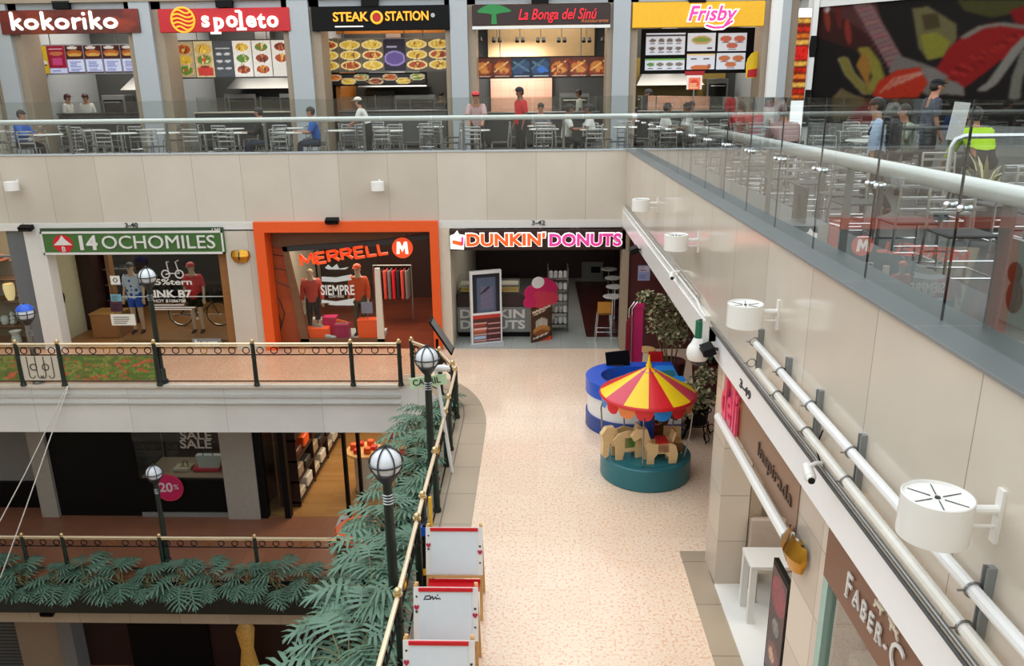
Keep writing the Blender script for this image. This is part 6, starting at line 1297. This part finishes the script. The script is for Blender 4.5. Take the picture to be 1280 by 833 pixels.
t = thing('stool', 'small round wooden stool behind the magenta banner', 'stool', (2.6, 16.4, .002)); p = at(808, 436, Y=16.2); MB().lathe([(0, p.z-.04), (.19, p.z-.04), (.2, p.z-.01), (.19, p.z), (0, p.z)], (p.x, 16.2, 0), 22).build('seat', m_('pale_wood'), t)
for k in range(4): a = k*PI/2+.5; MB().tube([(p.x+.13*math.cos(a), 16.2+.13*math.sin(a), p.z-.03), (p.x+.19*math.cos(a), 16.2+.19*math.sin(a), .003)], .016, 6).build('leg', m_('charcoal'), t)
p = at(821, 452, Y=14.72); t = thing('red_chair', 'small red plastic chair between the kiosk and the maroon pot', 'chair', (p.x, 14.7, .003)); MB().rbox(p.x-.16, p.x+.16, 14.6, 14.9, .42, .46, .02).build('seat', m_('red'), t); MB().rbox(p.x-.15, p.x+.15, 14.88, 14.91, .5, .95, .01).build('backrest', m_('red'), t)
for sx in (-1, 1):
    for y in (14.63, 14.88): MB().tube([(p.x+sx*.15, y, .003), (p.x+sx*.13, y, .43 if y < 14.8 else .9)], .014, 6).build('leg', m_('red'), t)

# ================================================================== toy easels beside the railing
def easel(label, x, y, scrib=False, rz=0):
    t = thing('toy_easel', label, 'easel', (0, 0, 0), 'toy easels beside the promenade railing'); w_ = .31; k = .26
    A = lambda u, s, off=0: V3((s, -k*(1-u)-off, 1.1*u))
    R_ = Matrix((X_, V3((0, k, 1.1)).normalized(), X_.cross(V3((0, k, 1.1)).normalized()))).transposed(); fn = R_.col[2]
    for s in (-1, 1):
        MB().obox(A(.5, s*w_), (.035, 1.13, .022), R_).build('front_leg', m_('pale_wood'), t); R2 = Matrix((X_, V3((0, -k, 1.1)).normalized(), X_.cross(V3((0, -k, 1.1)).normalized()))).transposed(); MB().obox(V3((s*w_*.98, k*.5+.03, .55)), (.035, 1.13, .022), R2).build('rear_leg', m_('pale_wood'), t)
    MB().obox(A(.735, 0, .016), (.66, .56, .012), R_).build('board_edge', m_('white_plastic'), t); b = MB().obox(A(.725, 0, .026), (.53, .50, .008), R_).build('whiteboard', m_('whiteboard'), t)
    MB().obox(A(.968, 0, .03), (.55, .035, .03), R_).build('red_top_bar', m_('red'), t); MB().obox(A(.47, 0, .02), (.6, .03, .02), R_).build('wooden_rail', m_('pale_wood'), t)
    MB().obox(V3((0, -k*.6-.1, .45)), (.6, .16, .012)).obox(V3((0, -k*.6-.18, .47)), (.6, .012, .05)).obox(V3((0, -k*.6-.02, .47)), (.6, .012, .05)).build('red_tray', m_('red'), t)
    for s, u, q in ((-1, .80, 1), (1, .73, 1), (-1, .76, .5), (1, .79, .5), (-1, .9, .4), (1, .62, .4)):
        MB().prism([(0, -.03*q), (.026*q, .0), (.024*q, .02*q), (.01*q, .026*q), (0, .014*q), (-.01*q, .026*q), (-.024*q, .02*q), (-.026*q, 0)], A(u, s*.298, .03), X_, R_.col[1], .006).build('heart_mark', m_('heart' if q > .5 else 'charcoal'), t)
    if scrib: MB().stroke([[(0, .0), (.1, .25), (.35, .3), (.4, .05), (.1, .02)], [(.4, .1), (.5, .25), (.55, .02), (.7, .2), (.75, .05), (.9, .12)], [(.8, .3), (.82, .36)], [(.95, .04), (.97, .06)]], A(.875, -.22, .032), X_, R_.col[1], .17, .14, .012, .004).build('scribble', m_('charcoal'), t)
    return place(t, (x, y, .008), rz)
easel('farthest of the three toy easels, blank whiteboard with red top bar beside the railing', -.955, 8.02); easel('middle toy easel with a black scribble on its whiteboard', -.925, 6.87, True); easel('nearest toy easel, cut by the lower edge of the photo', -.90, 6.06)
t = thing('folded_stand', 'black folded stand with yellow bands leaning beside the farthest toy easel', 'stand', (-1.32, 8.2, .005)); MB().obox((-1.335, 8.25, .5), (.075, .075, .98), Matrix.Rotation(.03, 3, 'Y')).build('black_case', m_('black'), t); MB().tube([(-1.26, 8.3, .006), (-1.27, 8.34, .8), (-1.275, 8.36, 1.28)], .022, 8).build('yellow_pole', mat('amber_pole', (226, 176, 40), .4), t)
for z in (.1, .35): MB().obox((-1.333, 8.25, z), (.085, .085, .09)).build('yellow_band', mat('amber_pole'), t)
MB().obox((-1.335, 8.25, .9), (.08, .08, .12)).build('blue_tag', m_('blue'), t)
# ================================================================== right-hand wall: up-light drums, pipes, cameras
def drum(label, c, N, r=.148, h=.2):
    c, N = Vector(c), Vector(N); t = thing('wall_uplight', label, 'wall lamp', tuple(c-Z_*h/2), 'white drum wall lamps'); S = N.cross(Z_)
    MB().lathe([(r*.9, -h/2), (r, -h/2+.005), (r, h/2), (r*.97, h/2+.004), (r*.95, h/2-.012), (0, h/2-.014)], c, 36).lathe([(0, -h/2+.01), (r*.9, -h/2)], c, 36).build('drum', m_('white_gloss'), t); mb = MB()
    for k in range(6): a = k*PI/3+.3; e = V3((math.cos(a), math.sin(a), 0)); mb.tube([c+e*r*.2+Z_*(h/2-.011), c+e*r*.85+Z_*(h/2-.011)], .0025, 4)
    mb.cyl(c+Z_*(h/2-.014), c+Z_*(h/2-.006), .012, n=8).build('louvre_slit', m_('charcoal'), t); L = .28 if abs(N.x) > .5 else .26
    MB().tube([c-N*r*.95+Z_*.03, c-N*L+Z_*.03], .022, 10).build('arm', m_('white_gloss'), t); MB().tube([c-N*r*.95-Z_*.05, c-N*L-Z_*.05], .009, 8).build('brace', m_('white_gloss'), t)
    MB().obox(c-N*(L-.008), (abs(N.x)*.016+abs(S.x)*.045, abs(N.y)*.016+abs(S.y)*.045, .26)).build('wall_plate', m_('white_gloss'), t)
for i, (px, py) in enumerate(((801, 256), (845, 303), (931, 393), (1168, 647))):
    p = at(px, py, X=1.75); drum('%s white drum lamp from the back corner on the right-hand stone wall' % nth(i), (1.75, p.y, 4.07), (-1, 0, 0))
for i, px in enumerate((14, 472)): p = at(px, 233, Y=17.74); drum('small looking white drum lamp on the back stone wall %s' % ('at the far left' if i == 0 else 'above the orange boutique'), (p.x, 17.74, p.z), (0, -1, 0))
def pipe(label, pts, r, m, name='conduit', cat='pipe'): return tag(MB().tube(pts, r, 10).build(name, m_(m)), label, cat)
yA = at(943, 428, X=1.93).y
pipe('upper thick white conduit on brackets along the right-hand stone wall', [(1.95, yA, 3.72), (1.95, -1.5, 3.72)], .032, 'white_plastic'); pipe('lower thick pale conduit on brackets along the right-hand stone wall', [(1.94, yA-.15, 3.52), (1.94, -1.5, 3.52)], .032, mat('conduit_pale', (218, 216, 208), .4))
pipe('thin grey cable tube under the two thick conduits on the right', [(2.02, 8.8, 3.32), (2.02, -1.5, 3.32)], .014, 'steel'); pipe('lowest dark thin cable along the right-hand stone wall', [(2.02, 8.75, 3.265), (2.02, -1.5, 3.265)], .012, 'dark_grey')
pipe('outer thin white tube on top of the far white beam', [(1.99, 17.9, 3.40), (1.99, 9.5, 3.40), (1.98, 9.2, 3.36), (1.97, 8.85, 3.36)], .018, 'white_gloss'); pipe('inner thin steel tube on top of the far white beam', [(2.01, 17.9, 3.45), (2.01, 9.5, 3.45)], .014, 'chrome')
for i, (px, py) in enumerate(((948, 432), (982, 468), (1020, 512), (1072, 572), (1226, 748))):
    y = at(px, py, X=1.99).y; t = thing('pipe_bracket', '%s grey channel bracket from the far end holding the two thick conduits' % nth(i), 'bracket', (2.0, y, 3.4), 'channel brackets of the conduits')
    MB().box(2.0, 2.045, y-.018, y+.018, 3.45, 3.84).box(1.985, 2.0, y-.022, y-.014, 3.45, 3.84).box(1.985, 2.0, y+.014, y+.022, 3.45, 3.84).build('channel', m_('bracket_grey'), t)
    for x, z in ((1.95, 3.72), (1.94, 3.52)): MB().torus((x, y, z), Y_, .038, .006, 16, 5).tube([(x-.045, y, z+.0), (x-.07, y, z)], .006, 5).build('pipe_clamp', m_('steel'), t)
t = thing('dome_camera', 'white ball shaped surveillance camera hanging from a green pipe by the white beam', 'camera', (1.9, 9.1, 2.6)); p = at(872, 441, Y=9.0); x = p.x; z = p.z
MB().ball((x, 9.0, z), (.135, .135, .15), 20, 12).lathe([(.055, .19), (.08, .13), (.12, .06)], (x, 9.0, z), 20).build('housing', m_('white_gloss'), t); MB().ball((x, 9.0, z-.04), (.12, .12, .125), 18, 6, -PI/2, -.35).build('dome_glass', m_('black_gloss'), t)
MB().cyl((x, 9.0, z+.16), (x, 9.0, z+.4), .045, n=12).build('green_pipe', mat('pipe_green', (24, 104, 74), .4), t); MB().tube([(x, 9.0, z+.36), (x, 9.0, z+.4), (1.99, 9.0, z+.4)], .02, 8).build('arm', m_('charcoal'), t)
q = at(888, 437, X=2.02); flood('black floodlight beside the white ball camera on the right', (2.11, min(q.y, 8.8), q.z), (-1, 0, 0), s=.85); flood('black floodlight at the far end of the white beam by the cafe sign', (1.97, 14.6, 3.05), (-1, 0, 0))
for i, (px, py, X) in enumerate(((841, 345, 1.9), (1014, 592, 1.92))):
    p = at(px, py, X=X); t = thing('bullet_camera', ['small white camera on the far white beam above the shrub', 'small white camera with cable on the beam above the gold wall lamp'][i], 'camera', tuple(p))
    MB().cyl(p+V3((0, .09, .01)), p+V3((-.02, -.05, -.01)), .034, .04, 14).ball(p+V3((-.02, -.05, -.01)), .036, 12, 8).build('housing', m_('white_gloss'), t); MB().cyl(p+V3((-.024, -.08, -.015)), p+V3((-.025, -.09, -.015)), .024, n=12).build('lens', m_('black_gloss'), t); MB().tube([p+V3((0, .05, .03)), p+V3((.05, .06, .05)), V3((2.01, p.y+.06, p.z+.05))], .016, 8).build('arm', m_('white_gloss'), t)
    if i: MB().tube([V3((2.0, p.y+.06, p.z+.05)), V3((1.97, p.y+.1, p.z+.15)), V3((1.99, p.y+.06, p.z+.3))], .006, 5).build('cable', m_('black'), t)
# ------------------------------------------------------------------ deli
RX = 2.2
def rw(px, py, X=RX): return at(px, py, X=X)
SG = 2.19
t = thing('shop_sign', 'brown deli sign with large pink and orange letters on the right-hand front', 'sign', (SG, 7.3, 2.26)); MB().box(SG, SG+.1, 5.95, 8.62, 2.26, 2.84).build('board', m_('brown_sign'), t); MB().box(SG-.04, SG+.1, 5.95, 8.66, 2.84, 2.88).box(SG-.02, SG+.1, 8.62, 8.66, 2.26, 2.84).build('edge_trim', m_('white_gloss'), t)
c = Canvas(30, 20, (150, 96, 60)); 
for q in range(40): c.ell(rr.random(), rr.random(), .1, .16, [(220, 60, 110), (236, 120, 80), (200, 60, 150), (240, 170, 130)][q % 4], al=.4)
c.build('colour_panel', V3((SG-.004, 8.62, 2.27)), RU, RV, .78, .56, m_('picture'), t, .004); MB().text('deli', V3((SG-.03, 8.23, 2.5)), RU, RV, .7, .03, .012, width=.68).build('lettering', mat('deli_pink', (226, 70, 110), .4, var=.3, scale=9), t)
a, b = rw(967, 580, SG), rw(996, 618, SG); MB().text('Inspirada', V3((SG-.01, 6.62, 2.5)), RU, RV, .2, .012, 0, width=1.05).build('small_lettering', mat('letter_brown', (84, 62, 50), .5), t)  # small word in one even dark brown
pipe('white awning roller tube along the bottom of the deli sign', [(2.13, 8.6, 2.22), (2.13, 5.98, 2.22)], .05, 'white_gloss', 'awning_roller', 'awning'); tag(MB().text('3-49', V3((2.107, 7.5, 2.98)), RU, RV, .13, .01, .012, width=.42).build('unit_number', m_('charcoal')), 'dark unit number on the white beam above the deli sign', 'number')
sconce('gold folded-petal wall lamp on the stone pilaster beside the deli', rw(1000, 688, 2.19), -Y_, -X_)
def table(label, x0, x1, y0, y1, h, m):
    t = thing('white_table', label, 'table', ((x0+x1)/2, (y0+y1)/2, .021)); MB().rbox(x0, x1, y0, y1, h-.05, h, .006).build('tabletop', m_(m), t)
    for x in (x0+.04, x1-.04):
        for y in (y0+.04, y1-.04): MB().box(x-.035, x+.035, y-.035, y+.035, .021, h-.05).build('leg', m_(m), t)
    return t
p0, p1, p2 = at(928, 684, Z=.78), at(957, 709, Z=.78), at(998, 684, Z=.78)
table('square white table just inside the deli entrance', p0.x, p0.x+.72, p1.y, p0.y, .78, 'white_paint')
t = thing('deli_chair', 'beige high backed chair behind the white deli table', 'chair', (3.0, 8.4, .021)); q = at(934, 656, Y=8.55); x0 = q.x
MB().rbox(x0, x0+.42, 8.10, 8.46, .42, .48, .02).build('seat', m_('cream'), t); MB().rbox(x0, x0+.42, 8.40, 8.48, .48, max(.98, q.z), .02).build('backrest', mat('beige_back', (176, 160, 146), .6), t)
for x in (x0+.04, x0+.38):
    for y in (8.14, 8.42): MB().cyl((x, y, .021), (x, y, .43), .02, n=8).build('leg', m_('tan'), t)
t = thing('poster_board', 'tall dark poster board with food pictures standing at the deli entrance', 'poster board', (2.42, 6.9, .021)); a, b = at(961, 735, X=2.42), at(984, 715, X=2.42)
y0, y1, zt = 7.02, 6.52, at(970, 728, X=2.42).z
MB().box(2.40, 2.45, y1, y0, .05, 1.35).build('frame', m_('black'), t); c = Canvas(22, 44, (60, 26, 34)); c.ell(.5, .8, .5, .16, (130, 34, 60)).ell(.5, .5, .3, .1, (40, 36, 40)).ell(.5, .5, .22, .07, (120, 120, 118)).ell(.5, .22, .4, .12, (110, 50, 40)).ell(.4, .2, .2, .06, (190, 150, 120)).noise(.2, 7); c.build('poster', V3((2.395, y0-.03, .1)), RU, RV, y0-y1-.06, 1.2, m_('picture'), t, .003)
MB().box(2.3, 2.55, y1+.05, y1+.1, .021, .05).box(2.3, 2.55, y0-.1, y0-.05, .021, .05).build('foot', m_('charcoal'), t)
t = thing('partition_panel', 'plain grey brown panel standing behind the dark poster board', 'panel', (2.75, 6.9, .021)); MB().box(2.62, 3.1, 6.95, 7.0, .021, 1.3).build('panel', mat('taupe', (142, 128, 118), .5), t); MB().box(2.62, 2.72, 6.85, 7.1, .021, .05).box(3.0, 3.1, 6.85, 7.1, .021, .05).build('foot', m_('dark_grey'), t)
t = thing('display_shelf', 'low white display shelf with jars inside the deli', 'shelf', (3.2, 6.4, .021))
for z in (.2, .5, .8): MB().box(2.75, 3.6, 6.15, 6.5, z, z+.03).build('shelf', m_('white_paint'), t)
for x in (2.75, 3.57): MB().box(x, x+.03, 6.15, 6.5, .021, .95).build('side_panel', m_('white_paint'), t)
for k in range(8): x = 2.86+.18*(k % 4); tag(MB().lathe([(0, 0), (.05, 0), (.055, .1), (.035, .13), (.035, .15), (0, .15)], (x, 6.3, .83 if k < 4 else .53), 14).build('jar', m_(['pink_red', 'cream', 'maroon', 'white_plastic'][k % 4])), '%s jar from the left on the %s board of the deli shelf' % (nth(k % 4), 'top' if k < 4 else 'middle'), 'jar', 'jars on the deli shelf')
# ------------------------------------------------------------------ stationer
t = thing('shop_sign', 'rust brown sign with white capitals faber castell and two small jousting riders', 'sign', (SG, 3, 2.3)); MB().box(SG, SG+.1, -.5, 5.28, 2.32, 2.80).build('board', m_('rust_sign'), t); MB().add([(SG-.02, -.5, 2.80), (SG-.02, 5.3, 2.80), (SG+.05, 5.3, 2.86), (SG+.05, -.5, 2.86), (SG+.1, 5.3, 2.80), (SG+.1, -.5, 2.80)], [(0, 1, 2, 3), (3, 2, 4, 5)]).build('edge_trim', mat('rust_edge', (140, 92, 66), .4), t)
mb = MB(); y = 4.86
for ch, s, w_ in (('F', .26, .12), ('A', .18, .115), ('B', .18, .1), ('E', .18, .095), ('R', .18, .11), ('-', .18, .06), ('C', .3, .2), ('A', .18, .115), ('S', .18, .09), ('T', .18, .1), ('E', .18, .095), ('L', .18, .09), ('L', .18, .09)):
    o = V3((SG-.012, y-w_/2, 2.54+(s-.18)*.1)); mb.text(ch, o, RU, RV, s, .012, .0, xs=.9)
    if ch in 'FABERTL': bz = o.z-s*.36; mb.box(SG-.018, SG-.006, y-w_*.8, y-w_*.12, bz-.004, bz+.004) if ch in 'EBL' else mb.box(SG-.018, SG-.006, y-w_*.45, y-w_*.08, bz-.004, bz+.004)
    y -= w_+.018
mb.build('lettering', m_('white_paint'), t); mb = MB()
for k, (yy, fl) in enumerate(((4.36, 1), (4.14, -1))):
    o = V3((SG-.012, yy, 2.71)); mb.prism([(x*fl*.6, z*.6) for x, z in [(-.12, -.07), (-.09, -.02), (-.1, .02), (-.03, .02), (-.02, .08), (.0, .1), (.02, .07), (.02, .03), (.07, .04), (.1, .07), (.13, .03), (.08, 0), (.07, -.07), (.05, -.07), (.04, -.02), (-.04, -.02), (-.08, -.07)]][::fl], o, RU, RV, .012).prism([(-.01*fl, .025), (.12*fl, .03), (.12*fl, .036), (-.01*fl, .032)][::fl], o, RU, RV, .01)
mb.build('riders_emblem', m_('cream'), t)
struct('window_3', B(2.24, 2.252, -1, 5.28, .02, 2.32), m_('clear_glass')); struct('trim_22', MB().box(2.2, 2.3, 5.2, 5.3, 0, 2.32), mat('mint_frame', (150, 184, 176), .4))
p = at(1085, 822, X=2.5); p.y = min(p.y, 4.9); t = thing('display_plinth', 'cream display plinth with a pink and white gift set in the stationer window', 'display', (2.8, p.y, .021)); MB().rbox(2.45, 3.1, p.y-.7, min(p.y+.5, 5.25), .021, p.z-.1, .01).build('plinth', m_('cream'), t)
for k in range(4): MB().rbox(2.48+.1*k, 2.56+.1*k, p.y-.2+.1*k, p.y-.05+.1*k, p.z-.1, p.z+.04*k, .01).build('gift_box', m_(['pink_red', 'white_plastic', 'magenta', 'cream'][k]), t)

# ================================================================== lower level
railing('dark green railing with a pale top bar along the lower gallery', [V3((x, 15.56, ZL2)) for x in (-15.0, -11.82, -10.88, -8.62, -6.42, -4.5, -2.7)], h=.92)
t = thing('discount_disc', 'round pink disc lettered 20 percent hanging in the lower dark shop window', 'sign', (-9.9, 18.05, -3.9)); c_ = flat(211, 610, 18.04); MB().disc(c_, X_, Z_, .385, .36, .02).build('disc', m_('magenta'), t); MB().torus(c_-Y_*.004, Y_, .37, .016, 32, 5).build('rim', m_('pink_red'), t); MB().text('20', c_-Y_*.01-X_*.07, X_, Z_, .36, .012, .02).text('%', c_-Y_*.01+X_*.2+Z_*.02, X_, Z_, .2, .012, .01).build('lettering', mat('disc_white', (226, 206, 214), .5, var=0), t); MB().tube([c_+Z_*.36+Y_*.01, V3((c_.x, 18.05, -1.15))], .004, 5).build('string', m_('steel'), t)
struct('window_4', B(-10.35, -8.04, 18.12, 18.13, ZL2+1.05, -1.12), m_('shop_glass'))
t = thing('window_lettering', 'two lines of white capitals sale in the lower shop window', 'lettering', (-9.1, 18.1, -1.8)); mb = MB(); gtext(mb, 'SALE', 225, 264, 545, .32, 18.11, .015); gtext(mb, 'SALE', 225, 264, 556, .34, 18.11, .015); mb.build('lettering', mat('dim_white', (190, 186, 180), .6, var=0), t)
t = thing('window_display', 'display stage in the lower sale window', 'display stage', (-9.2, 18.5, ZL2)); MB().box(-10.3, -8.06, 18.22, 19.4, ZL2+.0, ZL2+1.07).build('stage', m_('tan'), t)
for k, (px0, px1, py0, py1, m, lb) in enumerate(((247, 276, 570, 592, 'frost', 'pale flared handbag in the lower sale window'), (246, 276, 592, 606, 'pink_red', 'pink box under the pale handbag in the lower sale window'), (226, 240, 583, 597, 'leaf_cream', 'olive yellow bag in the lower sale window'), (222, 238, 596, 606, 'cream', 'cream box in the lower sale window'))):
    p, q = flat(px0, py1, 18.6), flat(px1, py0, 18.6); zb = max(p.z, ZL2+1.072); t = thing('handbag' if k in (0, 2) else 'gift_box', lb, 'bag' if k in (0, 2) else 'box', ((p.x+q.x)/2, 18.6, zb)); w_ = (q.x-p.x)/2; xm = (p.x+q.x)/2
    if k in (0, 2):
        MB().add([(xm-w_*.75, 18.55, zb), (xm+w_*.75, 18.55, zb), (xm+w_*.75, 18.8, zb), (xm-w_*.75, 18.8, zb), (xm-w_, 18.6, q.z), (xm+w_, 18.6, q.z), (xm+w_, 18.75, q.z), (xm-w_, 18.75, q.z)], [(3, 2, 1, 0), (4, 5, 6, 7), (0, 1, 5, 4), (1, 2, 6, 5), (2, 3, 7, 6), (3, 0, 4, 7)]).build('body', m_(m), t); MB().tube([(xm-w_*.4, 18.6, q.z), (xm-w_*.3, 18.6, q.z+.14), (xm+w_*.3, 18.6, q.z+.14), (xm+w_*.4, 18.6, q.z)], .012, 6).build('handle', m_('charcoal'), t)
    else: MB().rbox(p.x, q.x, 18.5, 18.8, zb, max(q.z, zb+.1)-.02, .01).build('box', m_(m), t); MB().rbox(p.x-.01, q.x+.01, 18.49, 18.81, max(q.z, zb+.1)-.05, max(q.z, zb+.1), .006).build('lid', m_(m), t)
# bright shop on the lower level
struct('trim_23', MB().box(-7.18, -7.0, 18.0, 18.2, ZL2, -1.1).box(-6.55, -6.4, 18.0, 18.2, ZL2, -1.1), m_('black')); struct('window_5', B(-7.0, -6.55, 18.1, 18.11, ZL2, -1.1), m_('shop_glass')); struct('trim_24', MB().box(-4.92, -4.84, 18.0, 18.15, ZL2, -1.1).box(-4.55, -4.48, 18.0, 18.15, ZL2, -1.1), m_('black'))
t = thing('goods_shelving', 'long dark shelving with pale goods along the left side of the bright lower shop', 'shelf', (-6.5, 21, ZL2))
MB().box(-6.9, -6.85, 18.6, 24.5, ZL2+.005, ZL2+2.4).build('back_panel', m_('shop_wood'), t)
for k in range(4): MB().box(-6.85, -6.3, 18.6, 24.5, ZL2+.1+.6*k, ZL2+.15+.6*k).build('shelf', m_('dark_brown'), t)
for k in range(5): MB().box(-6.85, -6.3, 18.6+1.46*k, 18.64+1.46*k, ZL2+.005, ZL2+2.4).build('divider', m_('dark_brown'), t)
for k in range(18): z = ZL2+.152+.6*(k % 3); y = 18.72+1.46*(k//6)+.7*((k//3) % 2); tag(MB().rbox(-6.75, -6.33, y, y+.5, z, z+.22+.1*(k % 2), .03).build('folded_goods', m_(['cream', 'orange', 'charcoal', 'white_cloth', 'maroon', 'tan'][(k*5) % 6])), '%s stack from the entrance on the %s board of the long dark shelving' % (nth(k//3), ['lowest', 'second', 'third'][k % 3]), 'goods', 'folded goods on the long shelving')
t = thing('round_table', 'round pale wooden table with orange goods inside the bright lower shop', 'table', (-4.6, 19.6, ZL2)); p = at(433, 562, Y=19.6); MB().lathe([(0, p.z-.06), (.5, p.z-.06), (.52, p.z-.03), (.5, p.z), (0, p.z)], (p.x+.5, 19.6, 0), 32).build('tabletop', m_('pale_wood'), t); MB().cyl((p.x+.5, 19.6, ZL2+.03), (p.x+.5, 19.6, p.z-.06), .3, n=28).build('drum_base', m_('cream'), t); MB().cyl((p.x+.5, 19.6, ZL2+.005), (p.x+.5, 19.6, ZL2+.03), .34, n=28).build('plinth', m_('shop_wood'), t)
for k in range(6): a = k*1.05; tag(MB().rbox(p.x+.4+.28*math.cos(a), p.x+.58+.28*math.cos(a), 19.53+.28*math.sin(a), 19.68+.28*math.sin(a), p.z+.001, p.z+.12+.06*(k % 2), .02).build('orange_package', m_('orange' if k % 2 else 'red')), '%s package around the rim of the round pale table, counted from the right' % nth(k), 'package', 'orange packages on the round table')
t = thing('goods_stand', 'red and orange goods stand beyond the black door posts of the bright lower shop', 'stand', (-3.9, 20.3, ZL2))
for k in range(4): s = MB().box(-4.2, -3.0, 20.2, 20.6, ZL2+.5+.7*k, ZL2+.54+.7*k).build('shelf', m_('brass'), t); [MB().rbox(-4.15+.24*j, -3.97+.24*j, 20.22, 20.4, ZL2+.54+.7*k, ZL2+.86+.7*k, .02).build('package', m_(['orange', 'red', 'light_orange'][(j+k) % 3]), s) for j in range(5)]
for x in (-4.2, -3.03): MB().box(x, x+.03, 20.2, 20.6, ZL2+.005, ZL2+3.0).build('upright', m_('brass'), t)
t = thing('floor_sign', 'small white folded floor sign on the lower gallery by the bright shop', 'sign', (-5.0, 17.9, ZL2)); p, q = at(418, 641, Y=17.6), at(433, 630, Y=17.6); MB().add([(p.x, 17.55, ZL2+.003), (q.x, 17.55, ZL2+.003), (q.x, 17.68, ZL2+.28), (p.x+.12, 17.68, ZL2+.28), (p.x, 17.8, ZL2+.003), (q.x, 17.8, ZL2+.003)], [(0, 1, 2, 3), (5, 4, 3, 2)]).build('panel', m_('white_plastic'), t); MB().box(p.x+.15, q.x-.05, 17.6, 17.61, ZL2+.12, ZL2+.2).build('mark', m_('charcoal'), t)
p = at(420, 668, Z=ZL2+.4); t = thing('oval_seat', 'orange and green oval seat on the lower gallery behind the plants', 'seat', (p.x+.4, 16.9, ZL2)); MB().lathe([(0, .12), (.55, .12), (.6, .2), (.6, .36), (.55, .42), (0, .42)], (p.x+.5, 16.9, ZL2), 36).build('cushion', m_('orange'), t); MB().lathe([(.0, .425), (.42, .425), (.4, .45), (0, .45)], (p.x+.5, 16.9, ZL2), 36).build('top', m_('pipe_green'), t); MB().cyl((p.x+.5, 16.9, ZL2), (p.x+.5, 16.9, ZL2+.12), .45, n=32).build('plinth', m_('black'), t)
# lowest level display, hanging ropes, floodlight
t = thing('lit_display', 'tall golden lit dress form behind dark glass on the lowest level', 'display', (-7.6, 18.6, ZL1)); p = at(308, 800, Y=17.4); MB().lathe([(0, -2.2), (.4, -2.2), (.3, -1.2), (.16, -.3), (.24, .3), (.1, .6), (0, .62)], (p.x, 17.4, p.z), 18).build('dress', mat('gold_glow', (170, 130, 60), .4, var=.3, scale=14, emit=.15), t); MB().cyl((p.x, 17.4, ZL1), (p.x, 17.4, p.z-2.2), .05, n=10).build('stand', m_('black'), t)
a = V3((-10.02, 15.44, .0))
for i, (px, py, dx) in enumerate(((0, 650, 0), (0, 722, .02))):
    b = at(px, py, Y=15.3-.2*i); q = a+(b-a)*1.25; tag(MB().tube([a+X_*dx, a+(q-a)*.5-Z_*.06, q], .012, 6).build('rope', m_('white_cloth')), ['upper white rope slanting from the gallery edge at the left', 'lower white rope slanting from the gallery edge at the left'][i], 'rope')
p = flat(56, 760, 15.3); flood('black floodlight under the lower gallery planter', (p.x, 15.5, -5.62))
